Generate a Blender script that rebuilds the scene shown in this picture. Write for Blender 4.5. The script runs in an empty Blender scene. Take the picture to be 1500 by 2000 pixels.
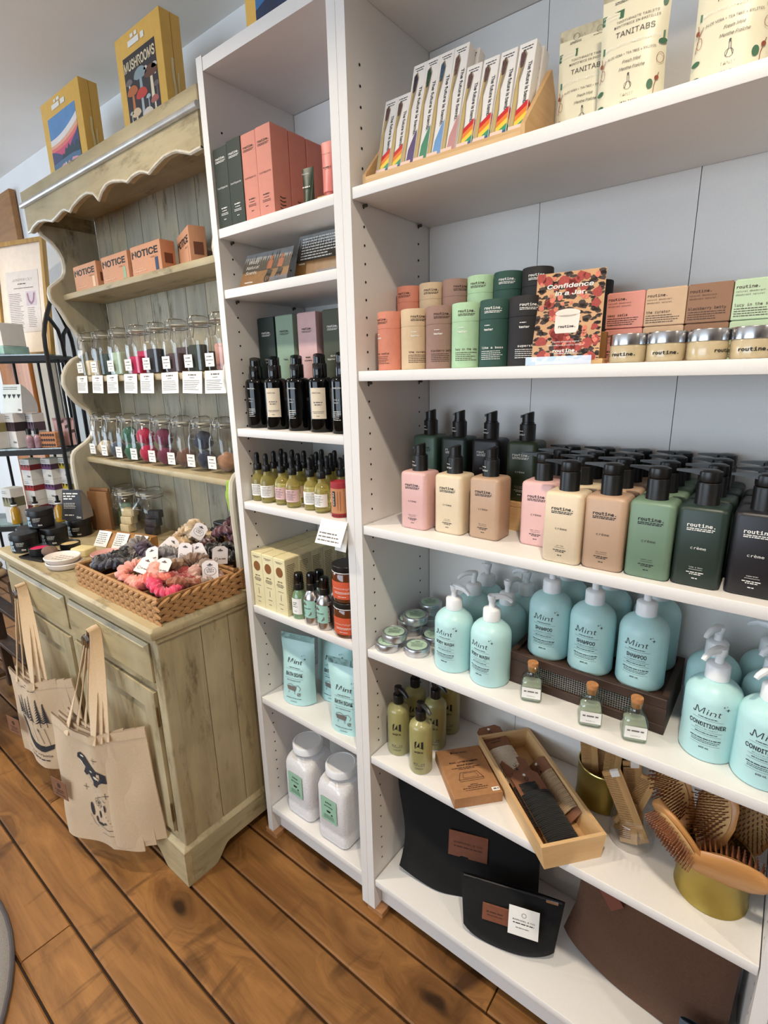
import bpy, bmesh, math, random, os
from mathutils import Vector, Matrix, Euler
from mathutils import noise as mnoise
PI = math.pi
random.seed(7)
sc = bpy.context.scene
COL = sc.collection

# ------------------------------------------------------------------ camera
cd = bpy.data.cameras.new('camera'); cam = bpy.data.objects.new('camera', cd); COL.objects.link(cam)
cd.sensor_fit = 'HORIZONTAL'; cd.sensor_width = 36.0; cd.lens = 36.0*1014.07/1500.0
cd.clip_start = 0.02; cd.clip_end = 60
_r, _d, _f = (0.7884, 0.6147, -0.0220), (0.1382, -0.2118, -0.9675), (-0.5994, 0.7598, -0.2520)
cam.matrix_world = Matrix(((_r[0], -_d[0], -_f[0], 1.10604), (_r[1], -_d[1], -_f[1], -0.79279), (_r[2], -_d[2], -_f[2], 1.35788), (0, 0, 0, 1)))
sc.camera = cam

# ------------------------------------------------------------------ world, daylight, exposure
W = bpy.data.worlds.new('daylight'); sc.world = W; W.use_nodes = True
W.node_tree.nodes['Background'].inputs[0].default_value = (0.72, 0.84, 1.0, 1)
W.node_tree.nodes['Background'].inputs[1].default_value = 1.0
sc.view_settings.view_transform = 'Standard'; sc.view_settings.look = 'None'
sc.view_settings.gamma = 1.0; sc.view_settings.use_curve_mapping = False
sc.view_settings.exposure = -0.12

def area_light(name, loc, rot, sx, sy, power, col, disk=False, spread=180):
    l = bpy.data.lights.new(name, 'AREA'); o = bpy.data.objects.new(name, l); COL.objects.link(o)
    l.shape = 'DISK' if disk else 'RECTANGLE'; l.size = sx; l.size_y = sy; l.energy = power; l.color = col
    l.spread = math.radians(spread)
    o.location = loc; o.rotation_euler = rot
    return o
DAY = (0.72, 0.87, 1.0)
WARM = (1.0, 0.87, 0.68)
# daylight through the shop windows: front wall behind the camera and left wall
area_light('daylight_shop_window', (-0.6, -3.86, 1.35), (PI/2, 0, 0), 3.4, 1.5, 78, DAY)
area_light('daylight_side_window', (-3.96, -1.6, 1.35), (PI/2, 0, -PI/2), 1.8, 1.5, 44, DAY)
# recessed ceiling downlights, a row 0.61 m in front of the shelves and one down the shop
POTS = [(1.12, -0.61), (-0.25, -0.61), (-1.65, -0.61), (2.6, -0.61), (0.4, -2.9), (-1.9, -2.9)]
for px, py in POTS:
    area_light('downlight_glow', (px, py, 2.288), (0, 0, 0), 0.085, 0.085, 11.5, WARM, True, 140)

# ------------------------------------------------------------------ helpers
def lin(c):
    return tuple(((x/255.0)/12.92 if x/255.0 <= 0.04045 else ((x/255.0+0.055)/1.055)**2.4) for x in c)
_mats = {}
def M(name, rgb=(200, 200, 200), rough=0.5, metal=0.0, var=0.04, scale=40.0, bump=0.0, bscale=200.0, spec=0.5, coat=0.0, emis=None, sheen=0.0, stretch=None):
    if name in _mats: return _mats[name]
    m = bpy.data.materials.new(name); m.use_nodes = True; nt = m.node_tree; b = nt.nodes['Principled BSDF']
    c = lin(rgb)
    tc = nt.nodes.new('ShaderNodeTexCoord'); n = nt.nodes.new('ShaderNodeTexNoise'); n.inputs['Scale'].default_value = scale; n.inputs['Detail'].default_value = 4
    src = tc.outputs['Object']
    if stretch:
        mp = nt.nodes.new('ShaderNodeMapping'); mp.inputs['Scale'].default_value = stretch; nt.links.new(src, mp.inputs[0]); src = mp.outputs[0]
    nt.links.new(src, n.inputs['Vector'])
    r = nt.nodes.new('ShaderNodeValToRGB'); r.color_ramp.elements[0].position = 0.3; r.color_ramp.elements[1].position = 0.7
    r.color_ramp.elements[0].color = tuple(x*(1-var) for x in c)+(1,); r.color_ramp.elements[1].color = tuple(min(1, x*(1+var)) for x in c)+(1,)
    nt.links.new(n.outputs['Fac'], r.inputs[0]); nt.links.new(r.outputs[0], b.inputs['Base Color'])
    b.inputs['Roughness'].default_value = rough; b.inputs['Metallic'].default_value = metal; b.inputs['Specular IOR Level'].default_value = spec
    b.inputs['Coat Weight'].default_value = coat; b.inputs['Sheen Weight'].default_value = sheen
    if emis:
        b.inputs['Emission Color'].default_value = lin(emis[0])+(1,); b.inputs['Emission Strength'].default_value = emis[1]
    if bump > 0:
        n2 = nt.nodes.new('ShaderNodeTexNoise'); n2.inputs['Scale'].default_value = bscale; n2.inputs['Detail'].default_value = 3
        nt.links.new(src, n2.inputs['Vector'])
        bp = nt.nodes.new('ShaderNodeBump'); bp.inputs['Strength'].default_value = bump; bp.inputs['Distance'].default_value = 0.002
        nt.links.new(n2.outputs['Fac'], bp.inputs['Height']); nt.links.new(bp.outputs[0], b.inputs['Normal'])
    _mats[name] = m
    return m
def Mglass(name, tint=(255, 255, 255), refl=0.9, rough=0.02, base=0.05):
    if name in _mats: return _mats[name]
    m = bpy.data.materials.new(name); m.use_nodes = True; nt = m.node_tree; nt.nodes.clear()
    o = nt.nodes.new('ShaderNodeOutputMaterial'); mx = nt.nodes.new('ShaderNodeMixShader'); tr = nt.nodes.new('ShaderNodeBsdfTransparent'); gl = nt.nodes.new('ShaderNodeBsdfGlossy')
    lw = nt.nodes.new('ShaderNodeFresnel'); ge = nt.nodes.new('ShaderNodeNewGeometry'); im = nt.nodes.new('ShaderNodeMapRange'); im.inputs[3].default_value = 1.45; im.inputs[4].default_value = 1/1.45; nt.links.new(ge.outputs['Backfacing'], im.inputs[0]); nt.links.new(im.outputs[0], lw.inputs[0])
    mr = nt.nodes.new('ShaderNodeMapRange'); mr.inputs[3].default_value = base; mr.inputs[4].default_value = refl
    n = nt.nodes.new('ShaderNodeTexNoise'); n.inputs['Scale'].default_value = 30
    rr = nt.nodes.new('ShaderNodeMapRange'); rr.inputs[3].default_value = rough; rr.inputs[4].default_value = rough+0.03
    nt.links.new(n.outputs['Fac'], rr.inputs[0]); nt.links.new(rr.outputs[0], gl.inputs['Roughness'])
    tr.inputs[0].default_value = lin(tint)+(1,)
    nt.links.new(lw.outputs[0], mr.inputs[0]); nt.links.new(mr.outputs[0], mx.inputs[0])
    nt.links.new(tr.outputs[0], mx.inputs[1]); nt.links.new(gl.outputs[0], mx.inputs[2]); nt.links.new(mx.outputs[0], o.inputs[0])
    _mats[name] = m
    return m
def Mwood(name, dark, light, axis='x', rough=0.5, scale=6.0, knots=False, rnd=0.0, worn=None, spec=0.5):
    """grain stretched along an axis; optional knots, per-board shift and worn paint patches"""
    if name in _mats: return _mats[name]
    m = bpy.data.materials.new(name); m.use_nodes = True; nt = m.node_tree; b = nt.nodes['Principled BSDF']; L = nt.links.new
    tc = nt.nodes.new('ShaderNodeTexCoord'); oi = nt.nodes.new('ShaderNodeObjectInfo')
    ml = nt.nodes.new('ShaderNodeVectorMath'); ml.operation = 'SCALE'; ml.inputs[0].default_value = (37.0, 17.0, 23.0); L(oi.outputs['Random'], ml.inputs['Scale'])
    ad = nt.nodes.new('ShaderNodeVectorMath'); ad.operation = 'ADD'; L(tc.outputs['Object'], ad.inputs[0]); L(ml.outputs[0], ad.inputs[1])
    mp = nt.nodes.new('ShaderNodeMapping'); s = {'x': (0.12, 1, 1), 'y': (1, 0.12, 1), 'z': (1, 1, 0.12)}[axis]
    mp.inputs['Scale'].default_value = tuple(v*scale*4 for v in s); L(ad.outputs[0], mp.inputs[0])
    n = nt.nodes.new('ShaderNodeTexNoise'); n.inputs['Scale'].default_value = 1.6; n.inputs['Detail'].default_value = 8; n.inputs['Roughness'].default_value = 0.65; n.inputs['Distortion'].default_value = 0.6
    L(mp.outputs[0], n.inputs['Vector'])
    r = nt.nodes.new('ShaderNodeValToRGB'); e = r.color_ramp.elements; e[0].position = 0.28; e[1].position = 0.72; e[0].color = lin(dark)+(1,); e[1].color = lin(light)+(1,)
    L(n.outputs['Fac'], r.inputs[0]); out = r.outputs[0]
    def mix(a, bcol, fac, mode='MIX'):
        x = nt.nodes.new('ShaderNodeMix'); x.data_type = 'RGBA'; x.blend_type = mode; L(a, x.inputs['A'])
        if isinstance(bcol, tuple): x.inputs['B'].default_value = bcol
        else: L(bcol, x.inputs['B'])
        L(fac, x.inputs['Factor']); return x.outputs['Result']
    def ramp(src, a, bb):
        q = nt.nodes.new('ShaderNodeMapRange'); q.inputs[1].default_value = a; q.inputs[2].default_value = bb; L(src, q.inputs[0]); return q.outputs[0]
    if knots:
        mk = nt.nodes.new('ShaderNodeMapping'); mk.inputs['Scale'].default_value = {'x': (4.2, 9, 9), 'z': (9, 9, 4.2), 'y': (9, 4.2, 9)}[axis]; L(ad.outputs[0], mk.inputs[0])
        nn = nt.nodes.new('ShaderNodeTexNoise'); nn.inputs['Scale'].default_value = 1.5; L(mk.outputs[0], nn.inputs['Vector'])
        av = nt.nodes.new('ShaderNodeVectorMath'); av.operation = 'MULTIPLY_ADD'; av.inputs[1].default_value = (0.45, 0.45, 0.45); L(nn.outputs['Color'], av.inputs[0]); L(mk.outputs[0], av.inputs[2])
        vo = nt.nodes.new('ShaderNodeTexVoronoi'); vo.inputs['Scale'].default_value = 0.62; vo.inputs['Randomness'].default_value = 1.0; L(av.outputs[0], vo.inputs['Vector'])
        soft = ramp(vo.outputs['Distance'], 0.42, 0.05)
        sv = nt.nodes.new('ShaderNodeVectorMath'); sv.operation = 'SCALE'; sv.inputs[0].default_value = (0.0, 0.10, 0.10); L(soft, sv.inputs['Scale'])
        a2 = nt.nodes.new('ShaderNodeVectorMath'); a2.operation = 'ADD'; L(ad.outputs[0], a2.inputs[0]); L(sv.outputs[0], a2.inputs[1]); L(a2.outputs[0], mp.inputs[0])
        halo = nt.nodes.new('ShaderNodeMath'); halo.operation = 'MULTIPLY'; halo.inputs[1].default_value = 0.75; L(soft, halo.inputs[0])
        out = mix(out, tuple(v*0.62 for v in lin(dark))+(1,), halo.outputs[0])
        k = ramp(vo.outputs['Distance'], 0.115, 0.055); out = mix(out, tuple(v*0.22 for v in lin(dark))+(1,), k)
        ms = nt.nodes.new('ShaderNodeMapping'); ms.inputs['Scale'].default_value = {'x': (6, 1.6, 1.6), 'z': (1.6, 1.6, 6), 'y': (1.6, 6, 1.6)}[axis]; L(ad.outputs[0], ms.inputs[0])
        n3 = nt.nodes.new('ShaderNodeTexNoise'); n3.inputs['Scale'].default_value = 1.15; n3.inputs['Detail'].default_value = 6; n3.inputs['Distortion'].default_value = 1.6; L(ms.outputs[0], n3.inputs['Vector'])
        k2 = ramp(n3.outputs['Fac'], 0.58, 0.72); out = mix(out, tuple(v*0.45 for v in lin(dark))+(1,), k2)
    if rnd:
        hs = nt.nodes.new('ShaderNodeHueSaturation'); q = nt.nodes.new('ShaderNodeMapRange'); q.inputs[3].default_value = 1-rnd; q.inputs[4].default_value = 1+rnd
        L(oi.outputs['Random'], q.inputs[0]); L(q.outputs[0], hs.inputs['Value']); L(out, hs.inputs['Color']); out = hs.outputs[0]
    if worn:
        mw = nt.nodes.new('ShaderNodeMapping'); mw.inputs['Scale'].default_value = {'x': (4, 14, 14), 'z': (14, 14, 4), 'y': (14, 4, 14)}[axis]; L(ad.outputs[0], mw.inputs[0])
        n4 = nt.nodes.new('ShaderNodeTexNoise'); n4.inputs['Scale'].default_value = 1.3; n4.inputs['Detail'].default_value = 9; n4.inputs['Roughness'].default_value = 0.7; L(mw.outputs[0], n4.inputs['Vector'])
        k3 = ramp(n4.outputs['Fac'], 0.55, 0.66); out = mix(out, lin(worn)+(1,), k3)
        n5 = nt.nodes.new('ShaderNodeTexNoise'); n5.inputs['Scale'].default_value = 5.0; n5.inputs['Detail'].default_value = 5; L(ad.outputs[0], n5.inputs['Vector'])
        k4 = ramp(n5.outputs['Fac'], 0.45, 0.75); out = mix(out, lin((192, 178, 144))+(1,), k4)
    L(out, b.inputs['Base Color']); b.inputs['Roughness'].default_value = rough; b.inputs['Specular IOR Level'].default_value = spec
    bp = nt.nodes.new('ShaderNodeBump'); bp.inputs['Strength'].default_value = 0.25; bp.inputs['Distance'].default_value = 0.0015; L(n.outputs['Fac'], bp.inputs['Height']); L(bp.outputs[0], b.inputs['Normal'])
    _mats[name] = m
    return m

class G:
    def __init__(s): s.v = []; s.f = []
    def add(s, vs, fs, T=None):
        o = len(s.v)
        s.v += [tuple(T @ Vector(p)) for p in vs] if T is not None else [tuple(p) for p in vs]
        s.f += [tuple(i+o for i in f) for f in fs]; return s
    def box(s, x0, x1, y0, y1, z0, z1, T=None):
        return s.add([(x0, y0, z0), (x1, y0, z0), (x1, y1, z0), (x0, y1, z0), (x0, y0, z1), (x1, y0, z1), (x1, y1, z1), (x0, y1, z1)],
                     [(0, 3, 2, 1), (4, 5, 6, 7), (0, 1, 5, 4), (1, 2, 6, 5), (2, 3, 7, 6), (3, 0, 4, 7)], T)
    def loft(s, rings, T=None, c0=True, c1=True):
        n = len(rings[0]); vs = [p for r in rings for p in r]; fs = []
        for k in range(len(rings)-1):
            for i in range(n):
                j = (i+1) % n; fs.append((k*n+i, k*n+j, (k+1)*n+j, (k+1)*n+i))
        if c0: fs.append(tuple(range(n-1, -1, -1)))
        if c1: fs.append(tuple((len(rings)-1)*n+i for i in range(n)))
        return s.add(vs, fs, T)
    def lathe(s, prof, n=28, T=None, c0=True, c1=True, sy=1.0):
        return s.loft([[(r*math.cos(2*PI*i/n), sy*r*math.sin(2*PI*i/n), z) for i in range(n)] for r, z in prof], T, c0, c1)
    def prism(s, poly, a, b, ax='y', T=None):
        """2-D outline (counter-clockwise) extruded from a to b along an axis"""
        if ax == 'y': f = lambda p, t: (p[0], t, p[1])
        elif ax == 'x': f = lambda p, t: (t, p[0], p[1])
        else: f = lambda p, t: (p[0], p[1], t)
        return s.loft([[f(p, a) for p in poly], [f(p, b) for p in poly]], T)
    def tube(s, pts, r, n=7, T=None, closed=False):
        P = [Vector(p) for p in pts]; rings = []; up = None; N = len(P)
        for i in range(N):
            a = P[i-1] if (i > 0 or closed) else P[i]; b = P[(i+1) % N] if (i < N-1 or closed) else P[i]
            t = (b-a).normalized()
            if up is None: up = t.orthogonal().normalized()
            u = (up-t*up.dot(t))
            if u.length < 1e-6: u = t.orthogonal()
            u.normalize(); up = u; w = t.cross(u); rr = r[i] if isinstance(r, (list, tuple)) else r
            rings.append([tuple(P[i]+u*rr*math.cos(2*PI*k/n)+w*rr*math.sin(2*PI*k/n)) for k in range(n)])
        if closed: rings.append(rings[0])
        return s.loft(rings, T, not closed, not closed)
    def grid(s, fn, nu, nv, T=None, closed_u=False):
        vs = [fn(i/(nu), j/(nv)) for j in range(nv+1) for i in range(nu+1)]
        fs = [(j*(nu+1)+i, j*(nu+1)+i+1, (j+1)*(nu+1)+i+1, (j+1)*(nu+1)+i) for j in range(nv) for i in range(nu)]
        return s.add(vs, fs, T)
    def mesh(s, name, sharp=38):
        me = bpy.data.meshes.new(name); me.from_pydata(s.v, [], s.f); me.update()
        me.polygons.foreach_set('use_smooth', [True]*len(me.polygons))
        try: me.set_sharp_from_angle(angle=math.radians(sharp))
        except Exception: pass
        me.materials.append(None)
        return me
def rring(w, d, r, z, n=4, cx=0, cy=0):
    """rounded rectangle ring, counter-clockwise"""
    r = max(1e-5, min(r, w/2-1e-5, d/2-1e-5)); out = []
    for qx, qy, a0 in ((1, 1, 0), (-1, 1, 90), (-1, -1, 180), (1, -1, 270)):
        for k in range(n+1):
            a = math.radians(a0+90*k/n); out.append((cx+qx*(w/2-r)+r*math.cos(a), cy+qy*(d/2-r)+r*math.sin(a), z))
    return out
def rbox(w, d, z0, z1, r=0.004, e=0.003, n=3, cx=0, cy=0, g=None):
    g = g or G(); R = []
    for k in range(n+1):
        a = PI/2*k/n; R.append(rring(w-2*e*(1-math.sin(a)), d-2*e*(1-math.sin(a)), r, z0+e*(1-math.cos(a)), 3, cx, cy))
    for k in range(n+1):
        a = PI/2*k/n; R.append(rring(w-2*e*(1-math.cos(a)), d-2*e*(1-math.cos(a)), r, z1-e+e*math.sin(a), 3, cx, cy))
    return g.loft(R)
_mc = {}
def cm(key, fn, sharp=38):
    if key not in _mc: _mc[key] = fn().mesh(str(key if not isinstance(key, tuple) else key[0]), sharp)
    return _mc[key]
def part(name, me, mat, parent=None, loc=None, rot=None):
    if isinstance(me, G): me = me.mesh(name)
    o = bpy.data.objects.new(name, me); COL.objects.link(o)
    if len(o.material_slots): o.material_slots[0].link = 'OBJECT'; o.material_slots[0].material = mat
    if parent is not None: o.parent = parent
    if loc is not None: o.location = loc
    if rot is not None: o.rotation_euler = rot
    return o
def thing(name, label, cat, loc=(0, 0, 0), rz=0.0, group=None, rot=None):
    o = bpy.data.objects.new(name, None); COL.objects.link(o); o.empty_display_size = 0.02
    o.location = loc; o.rotation_euler = rot if rot else (0, 0, rz)
    return tag(o, label, cat, group)
def tag(o, label, cat, group=None):
    o['label'] = label; o['category'] = cat
    if group: o['group'] = group
    return o
def struct(o): o['kind'] = 'structure'; return o
def stuff(o): o['kind'] = 'stuff'; return o
def rotz(a): return Matrix.Rotation(a, 4, 'Z')
def TR(x=0, y=0, z=0, rx=0, ry=0, rz=0): return Matrix.Translation((x, y, z)) @ Euler((rx, ry, rz)).to_matrix().to_4x4()
ORD = ['first', 'second', 'third', 'fourth', 'fifth', 'sixth', 'seventh', 'eighth', 'ninth', 'tenth', 'eleventh', 'twelfth']

# ------------------------------------------------------------------ lettering
_fonts = {}
def font(k):
    if k in _fonts: return _fonts[k]
    f = None
    try:
        base = bpy.utils.system_resource('DATAFILES', path='fonts')
        fn = {'mono': 'DejaVuSansMono.woff2', 'sans': 'Inter.woff2'}[k]
        p = os.path.join(base, fn)
        if os.path.exists(p): f = bpy.data.fonts.load(p)
    except Exception: f = None
    _fonts[k] = f
    return f
_gl = {}
def glyphs(txt, fk='mono', bold=0.0):
    key = (txt, fk, bold)
    if key in _gl: return _gl[key]
    cu = bpy.data.curves.new('txt', 'FONT'); cu.body = txt; cu.size = 1.0; cu.resolution_u = 2; cu.offset = bold
    f = font(fk)
    if f: cu.font = f
    o = bpy.data.objects.new('txt', cu)
    try:
        me = bpy.data.meshes.new_from_object(o)
    except Exception:
        COL.objects.link(o); me = bpy.data.meshes.new_from_object(o.evaluated_get(bpy.context.evaluated_depsgraph_get()))
    vs = [(v.co.x, v.co.y) for v in me.vertices]; fs = [tuple(p.vertices) for p in me.polygons]
    bpy.data.objects.remove(o); bpy.data.meshes.remove(me); bpy.data.curves.remove(cu)
    if vs:
        x0 = min(v[0] for v in vs); x1 = max(v[0] for v in vs)
    else: x0 = x1 = 0
    _gl[key] = (vs, fs, x0, x1)
    return _gl[key]
def ink(rows, wrap=None, eps=0.0005, seed=1):
    """print on the local XZ plane facing -Y; wrap=(radius) bends it round a cylinder"""
    g = G(); rg = random.Random(seed); polys = []
    for r in rows:
        k = r[0]
        if k == 't':
            _, txt, x, z, size = r[:5]; o = r[5] if len(r) > 5 else {}
            vs, fs, a, b = glyphs(txt, o.get('f', 'mono'), o.get('b', 0.0))
            sx = size*o.get('sx', 1.0); w = (b-a)*sx
            if 'w' in o and w > 0: sx *= o['w']/w; w = o['w']
            al = o.get('a', 'C'); dx = x-(w/2 if al == 'C' else (0 if al == 'L' else w))
            sh = o.get('sh', 0.0); rt = o.get('r', 0.0)
            pts = []
            for vx, vy in vs:
                px = dx+(vx-a)*sx+sh*vy*size; pz = z+vy*size
                if rt: c_, s_ = math.cos(rt), math.sin(rt); qx, qz = px-x, pz-z; px, pz = x+qx*c_-qz*s_, z+qx*s_+qz*c_
                pts.append((px, pz))
            polys.append((pts, fs))
        elif k in 'wl':
            _, x0, x1, z, h = r[:5]; x = x0; st = 0.0035 if k == 'l' else None
            while x < x1-1e-6:
                if k == 'w': L = min(rg.uniform(0.8, 3.2)*h*1.6, x1-x); gap = h*0.7
                else: L = min(st, x1-x); gap = 0
                polys.append(([(x, z), (x+L, z), (x+L, z+h), (x, z+h)], [(0, 1, 2, 3)])); x += L+gap
        elif k == 'e':
            _, cx, cz, rx, rz = r[:5]; n = 20
            polys.append(([(cx+rx*math.cos(2*PI*i/n), cz+rz*math.sin(2*PI*i/n)) for i in range(n)], [tuple(range(n))]))
        elif k == 'p':
            polys.append((r[1], [tuple(range(len(r[1])))]))
        elif k == 'o':
            _, cx, cz, rx, rz, t = r; n = 24
            pts = [(cx+(rx-s*t)*math.cos(2*PI*i/n), cz+(rz-s*t)*math.sin(2*PI*i/n)) for s in (0, 1) for i in range(n)]
            polys.append((pts, [(i, (i+1) % n, n+(i+1) % n, n+i) for i in range(n)]))
        elif k == 's':
            _, cx, cz, s_ = r
            polys.append(([(cx+(s_ if i % 2 == 0 else s_*0.25)*math.sin(PI/4*i), cz+(s_ if i % 2 == 0 else s_*0.25)*math.cos(PI/4*i)) for i in range(8)], [tuple(range(8))]))
        elif k == 'b':                                   # brush stroke through points
            _, pts, wd = r
            for a, b in zip(pts[:-1], pts[1:]):
                dx, dz = b[0]-a[0], b[1]-a[1]; l = math.hypot(dx, dz) or 1; nx, nz = -dz/l*wd/2, dx/l*wd/2
                polys.append(([(a[0]-nx, a[1]-nz), (b[0]-nx, b[1]-nz), (b[0]+nx, b[1]+nz), (a[0]+nx, a[1]+nz)], [(0, 1, 2, 3)]))
    for pts, fs in polys:
        # keep faces turned to the viewer (-Y)
        a = 0.0
        for f in fs[:1]:
            p = [pts[i] for i in f]; a = sum(p[i][0]*p[(i+1) % len(p)][1]-p[(i+1) % len(p)][0]*p[i][1] for i in range(len(p)))
        if a < 0: fs = [tuple(reversed(f)) for f in fs]
        if wrap:
            R = wrap+eps; vs = [(R*math.sin(x/wrap), -R*math.cos(x/wrap), z) for x, z in pts]
        else: vs = [(x, -eps, z) for x, z in pts]
        g.add(vs, fs)
    return g
def micro(x0, x1, z, n, dz, h, seed=0, align='L'):
    rg = random.Random(seed); rows = []
    for i in range(n):
        w = (x1-x0)*rg.uniform(0.72, 1.0)
        a = x0 if align == 'L' else (x0+x1-w)/2
        rows.append(('w', a, a+w, z-i*dz, h))
    return rows

INK_K = M('black_ink', (24, 22, 22), 0.6, var=0.02); INK_W = M('white_ink', (236, 234, 228), 0.6, var=0.02)
INK_G = M('grey_ink', (110, 104, 100), 0.6, var=0.02); INK_B = M('brown_ink', (70, 44, 32), 0.6, var=0.02)
WHITE = M('white_melamine', (232, 229, 226), 0.42, var=0.015, scale=300, bump=0.05, bscale=500)
PAPER = M('white_paper', (240, 238, 234), 0.7, var=0.02)
BLACKP = M('black_plastic', (18, 18, 19), 0.35, var=0.05)
WHITEP = M('white_plastic', (236, 238, 240), 0.35, var=0.02)
CHROME = M('brushed_metal', (200, 200, 204), 0.25, 1.0, var=0.05)
ALU = M('aluminium', (196, 197, 200), 0.32, 1.0, var=0.06, scale=20)
CARDB = M('kraft_cardboard', (168, 122, 82), 0.8, var=0.08, scale=90, bump=0.15, bscale=300)
KRAFTD = M('dark_kraft_card', (132, 88, 62), 0.8, var=0.08, scale=60)
GLASS = Mglass('clear_glass'); ACRYL = Mglass('frosted_acrylic', (225, 225, 230), 0.5, 0.25, 0.22)
LWOOD = Mwood('light_pine', (196, 152, 100), (222, 186, 136), 'x', 0.55, 5)
LWOODY = Mwood('light_pine_y', (196, 152, 100), (222, 186, 136), 'y', 0.55, 5)
BAMBOO = Mwood('bamboo', (188, 140, 84), (216, 172, 116), 'x', 0.5, 9)
PAINT = Mwood('worn_sage_paint', (148, 134, 102), (184, 168, 132), 'z', 0.55, 4, worn=(112, 98, 68), rnd=0.05)
PAINTX = Mwood('worn_sage_paint_x', (152, 136, 102), (190, 172, 134), 'x', 0.5, 4, worn=(116, 102, 72), rnd=0.04)
PAINTD = Mwood('aged_grey_boards', (144, 138, 120), (180, 174, 156), 'z', 0.6, 4, worn=(98, 90, 68), rnd=0.08)
PAINTE = Mwood('silvered_edge', (190, 180, 156), (226, 220, 206), 'z', 0.3, 5)

# ================================================================== the room
YW = 0.285; XL = -4.0; XR = 3.4; YF = -3.9; ZC = 2.30
FLOORM = Mwood('honey_pine_floor', (100, 64, 30), (160, 112, 62), 'x', 0.46, 3.2, knots=True, rnd=0.13, spec=0.28)
FLOORD = M('floor_gap', (44, 26, 14), 0.8)
WALLM = M('white_wall', (238, 240, 242), 0.85, var=0.02, scale=8, bump=0.08, bscale=150)
CEILM = M('white_ceiling', (242, 241, 239), 0.9, var=0.02, scale=6, bump=0.1, bscale=120)
fl = struct(part('floor', G().box(XL, XR, YF, YW, -0.06, -0.012), FLOORD))
edges = [-2.05, -1.93, -1.81, -1.69, -1.57, -1.45, -1.33, -1.21, -1.09, -0.97, -0.85, -0.73, -0.612, -0.4925, -0.37, -0.2465, -0.138, -0.02, 0.10, 0.20, YW]
joints = {12: [-2.4, -0.195, 1.6], 13: [-1.7, 0.9], 14: [-0.684, 1.9], 15: [-2.2, 0.25+0.9], 16: [-1.1, 1.4], 11: [-1.3, 0.6], 17: [-1.9, 0.75], 10: [-2, 0.1], 9: [-1.2, 1.0]}
for i in range(len(edges)-1):
    xs = [XL]+joints.get(i, [-1.5+0.37*(i % 5), 1.1+0.2*(i % 3)])+[XR]
    for a, b in zip(xs[:-1], xs[1:]):
        w = edges[i+1]-edges[i]-0.0055; L = b-a-0.002
        bev = 0.0035
        g = G().loft([rring(L, w, 0.001, -0.012, 1), rring(L, w, 0.001, -bev, 1), rring(L-2*bev*0.3, w-2*bev, 0.001, 0.0, 1)])
        part('floor_plank', g, FLOORM, fl, ((a+b)/2, (edges[i]+edges[i+1])/2, 0))
struct(part('floor_far', G().box(XL, XR, YF, -2.05, -0.012, 0), FLOORM))
struct(part('wall_back', G().box(XL, XR, YW, YW+0.1, 0, ZC), WALLM))
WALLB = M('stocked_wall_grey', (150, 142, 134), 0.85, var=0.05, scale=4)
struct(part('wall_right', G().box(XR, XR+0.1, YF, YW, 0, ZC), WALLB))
struct(part('ceiling', G().box(XL-0.1, XR+0.1, YF-0.1, YW+0.1, ZC, ZC+0.1), CEILM))
def wall_open(name, axis, pos, a0, a1, o0, o1, z0, z1):
    g = G()
    for (p, q, r, s) in ((a0, o0, 0, ZC), (o1, a1, 0, ZC), (o0, o1, 0, z0), (o0, o1, z1, ZC)):
        if axis == 'y': g.box(p, q, pos-0.1, pos, r, s)
        else: g.box(pos-0.1, pos, p, q, r, s)
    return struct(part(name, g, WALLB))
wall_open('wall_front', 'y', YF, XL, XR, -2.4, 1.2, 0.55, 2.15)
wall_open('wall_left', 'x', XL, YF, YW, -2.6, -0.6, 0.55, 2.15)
WINF = M('window_frame_white', (226, 226, 226), 0.5)
w1 = struct(part('window_1', G().box(-2.4, 1.2, YF-0.08, YF-0.02, 0.55, 0.6).box(-2.4, 1.2, YF-0.08, YF-0.02, 2.1, 2.15).box(-2.4, -2.35, YF-0.08, YF-0.02, 0.6, 2.1).box(1.15, 1.2, YF-0.08, YF-0.02, 0.6, 2.1).box(-0.63, -0.57, YF-0.08, YF-0.02, 0.6, 2.1), WINF))
w2 = struct(part('window_2', G().box(XL-0.08, XL-0.02, -2.6, -0.6, 0.55, 0.6).box(XL-0.08, XL-0.02, -2.6, -0.6, 2.1, 2.15).box(XL-0.08, XL-0.02, -2.6, -2.55, 0.6, 2.1).box(XL-0.08, XL-0.02, -0.65, -0.6, 0.6, 2.1), WINF))
part('window_pane', G().box(-2.35, 1.15, YF-0.065, YF-0.06, 0.6, 2.1), GLASS, w1)
part('window_pane', G().box(XL-0.065, XL-0.06, -2.55, -0.65, 0.6, 2.1), GLASS, w2)
for i, (px, py) in enumerate(POTS):
    d = thing('ceiling_downlight', 'round recessed ceiling downlight with white trim ring', 'light', (px, py, ZC), 0, 'ceiling downlights')
    part('trim_ring', cm('trim_ring', lambda: G().lathe([(0.062, -0.006), (0.062, 0.0), (0.044, 0.0), (0.044, -0.006), (0.062, -0.006)], 32, None, False, False)), WHITEP, d)
    part('lens', cm('lens', lambda: G().lathe([(0.043, -0.003), (0.043, 0.0)], 32)), M('lit_lens', (255, 240, 220), 0.5, emis=((255, 236, 205), 6.0)), d)

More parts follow.
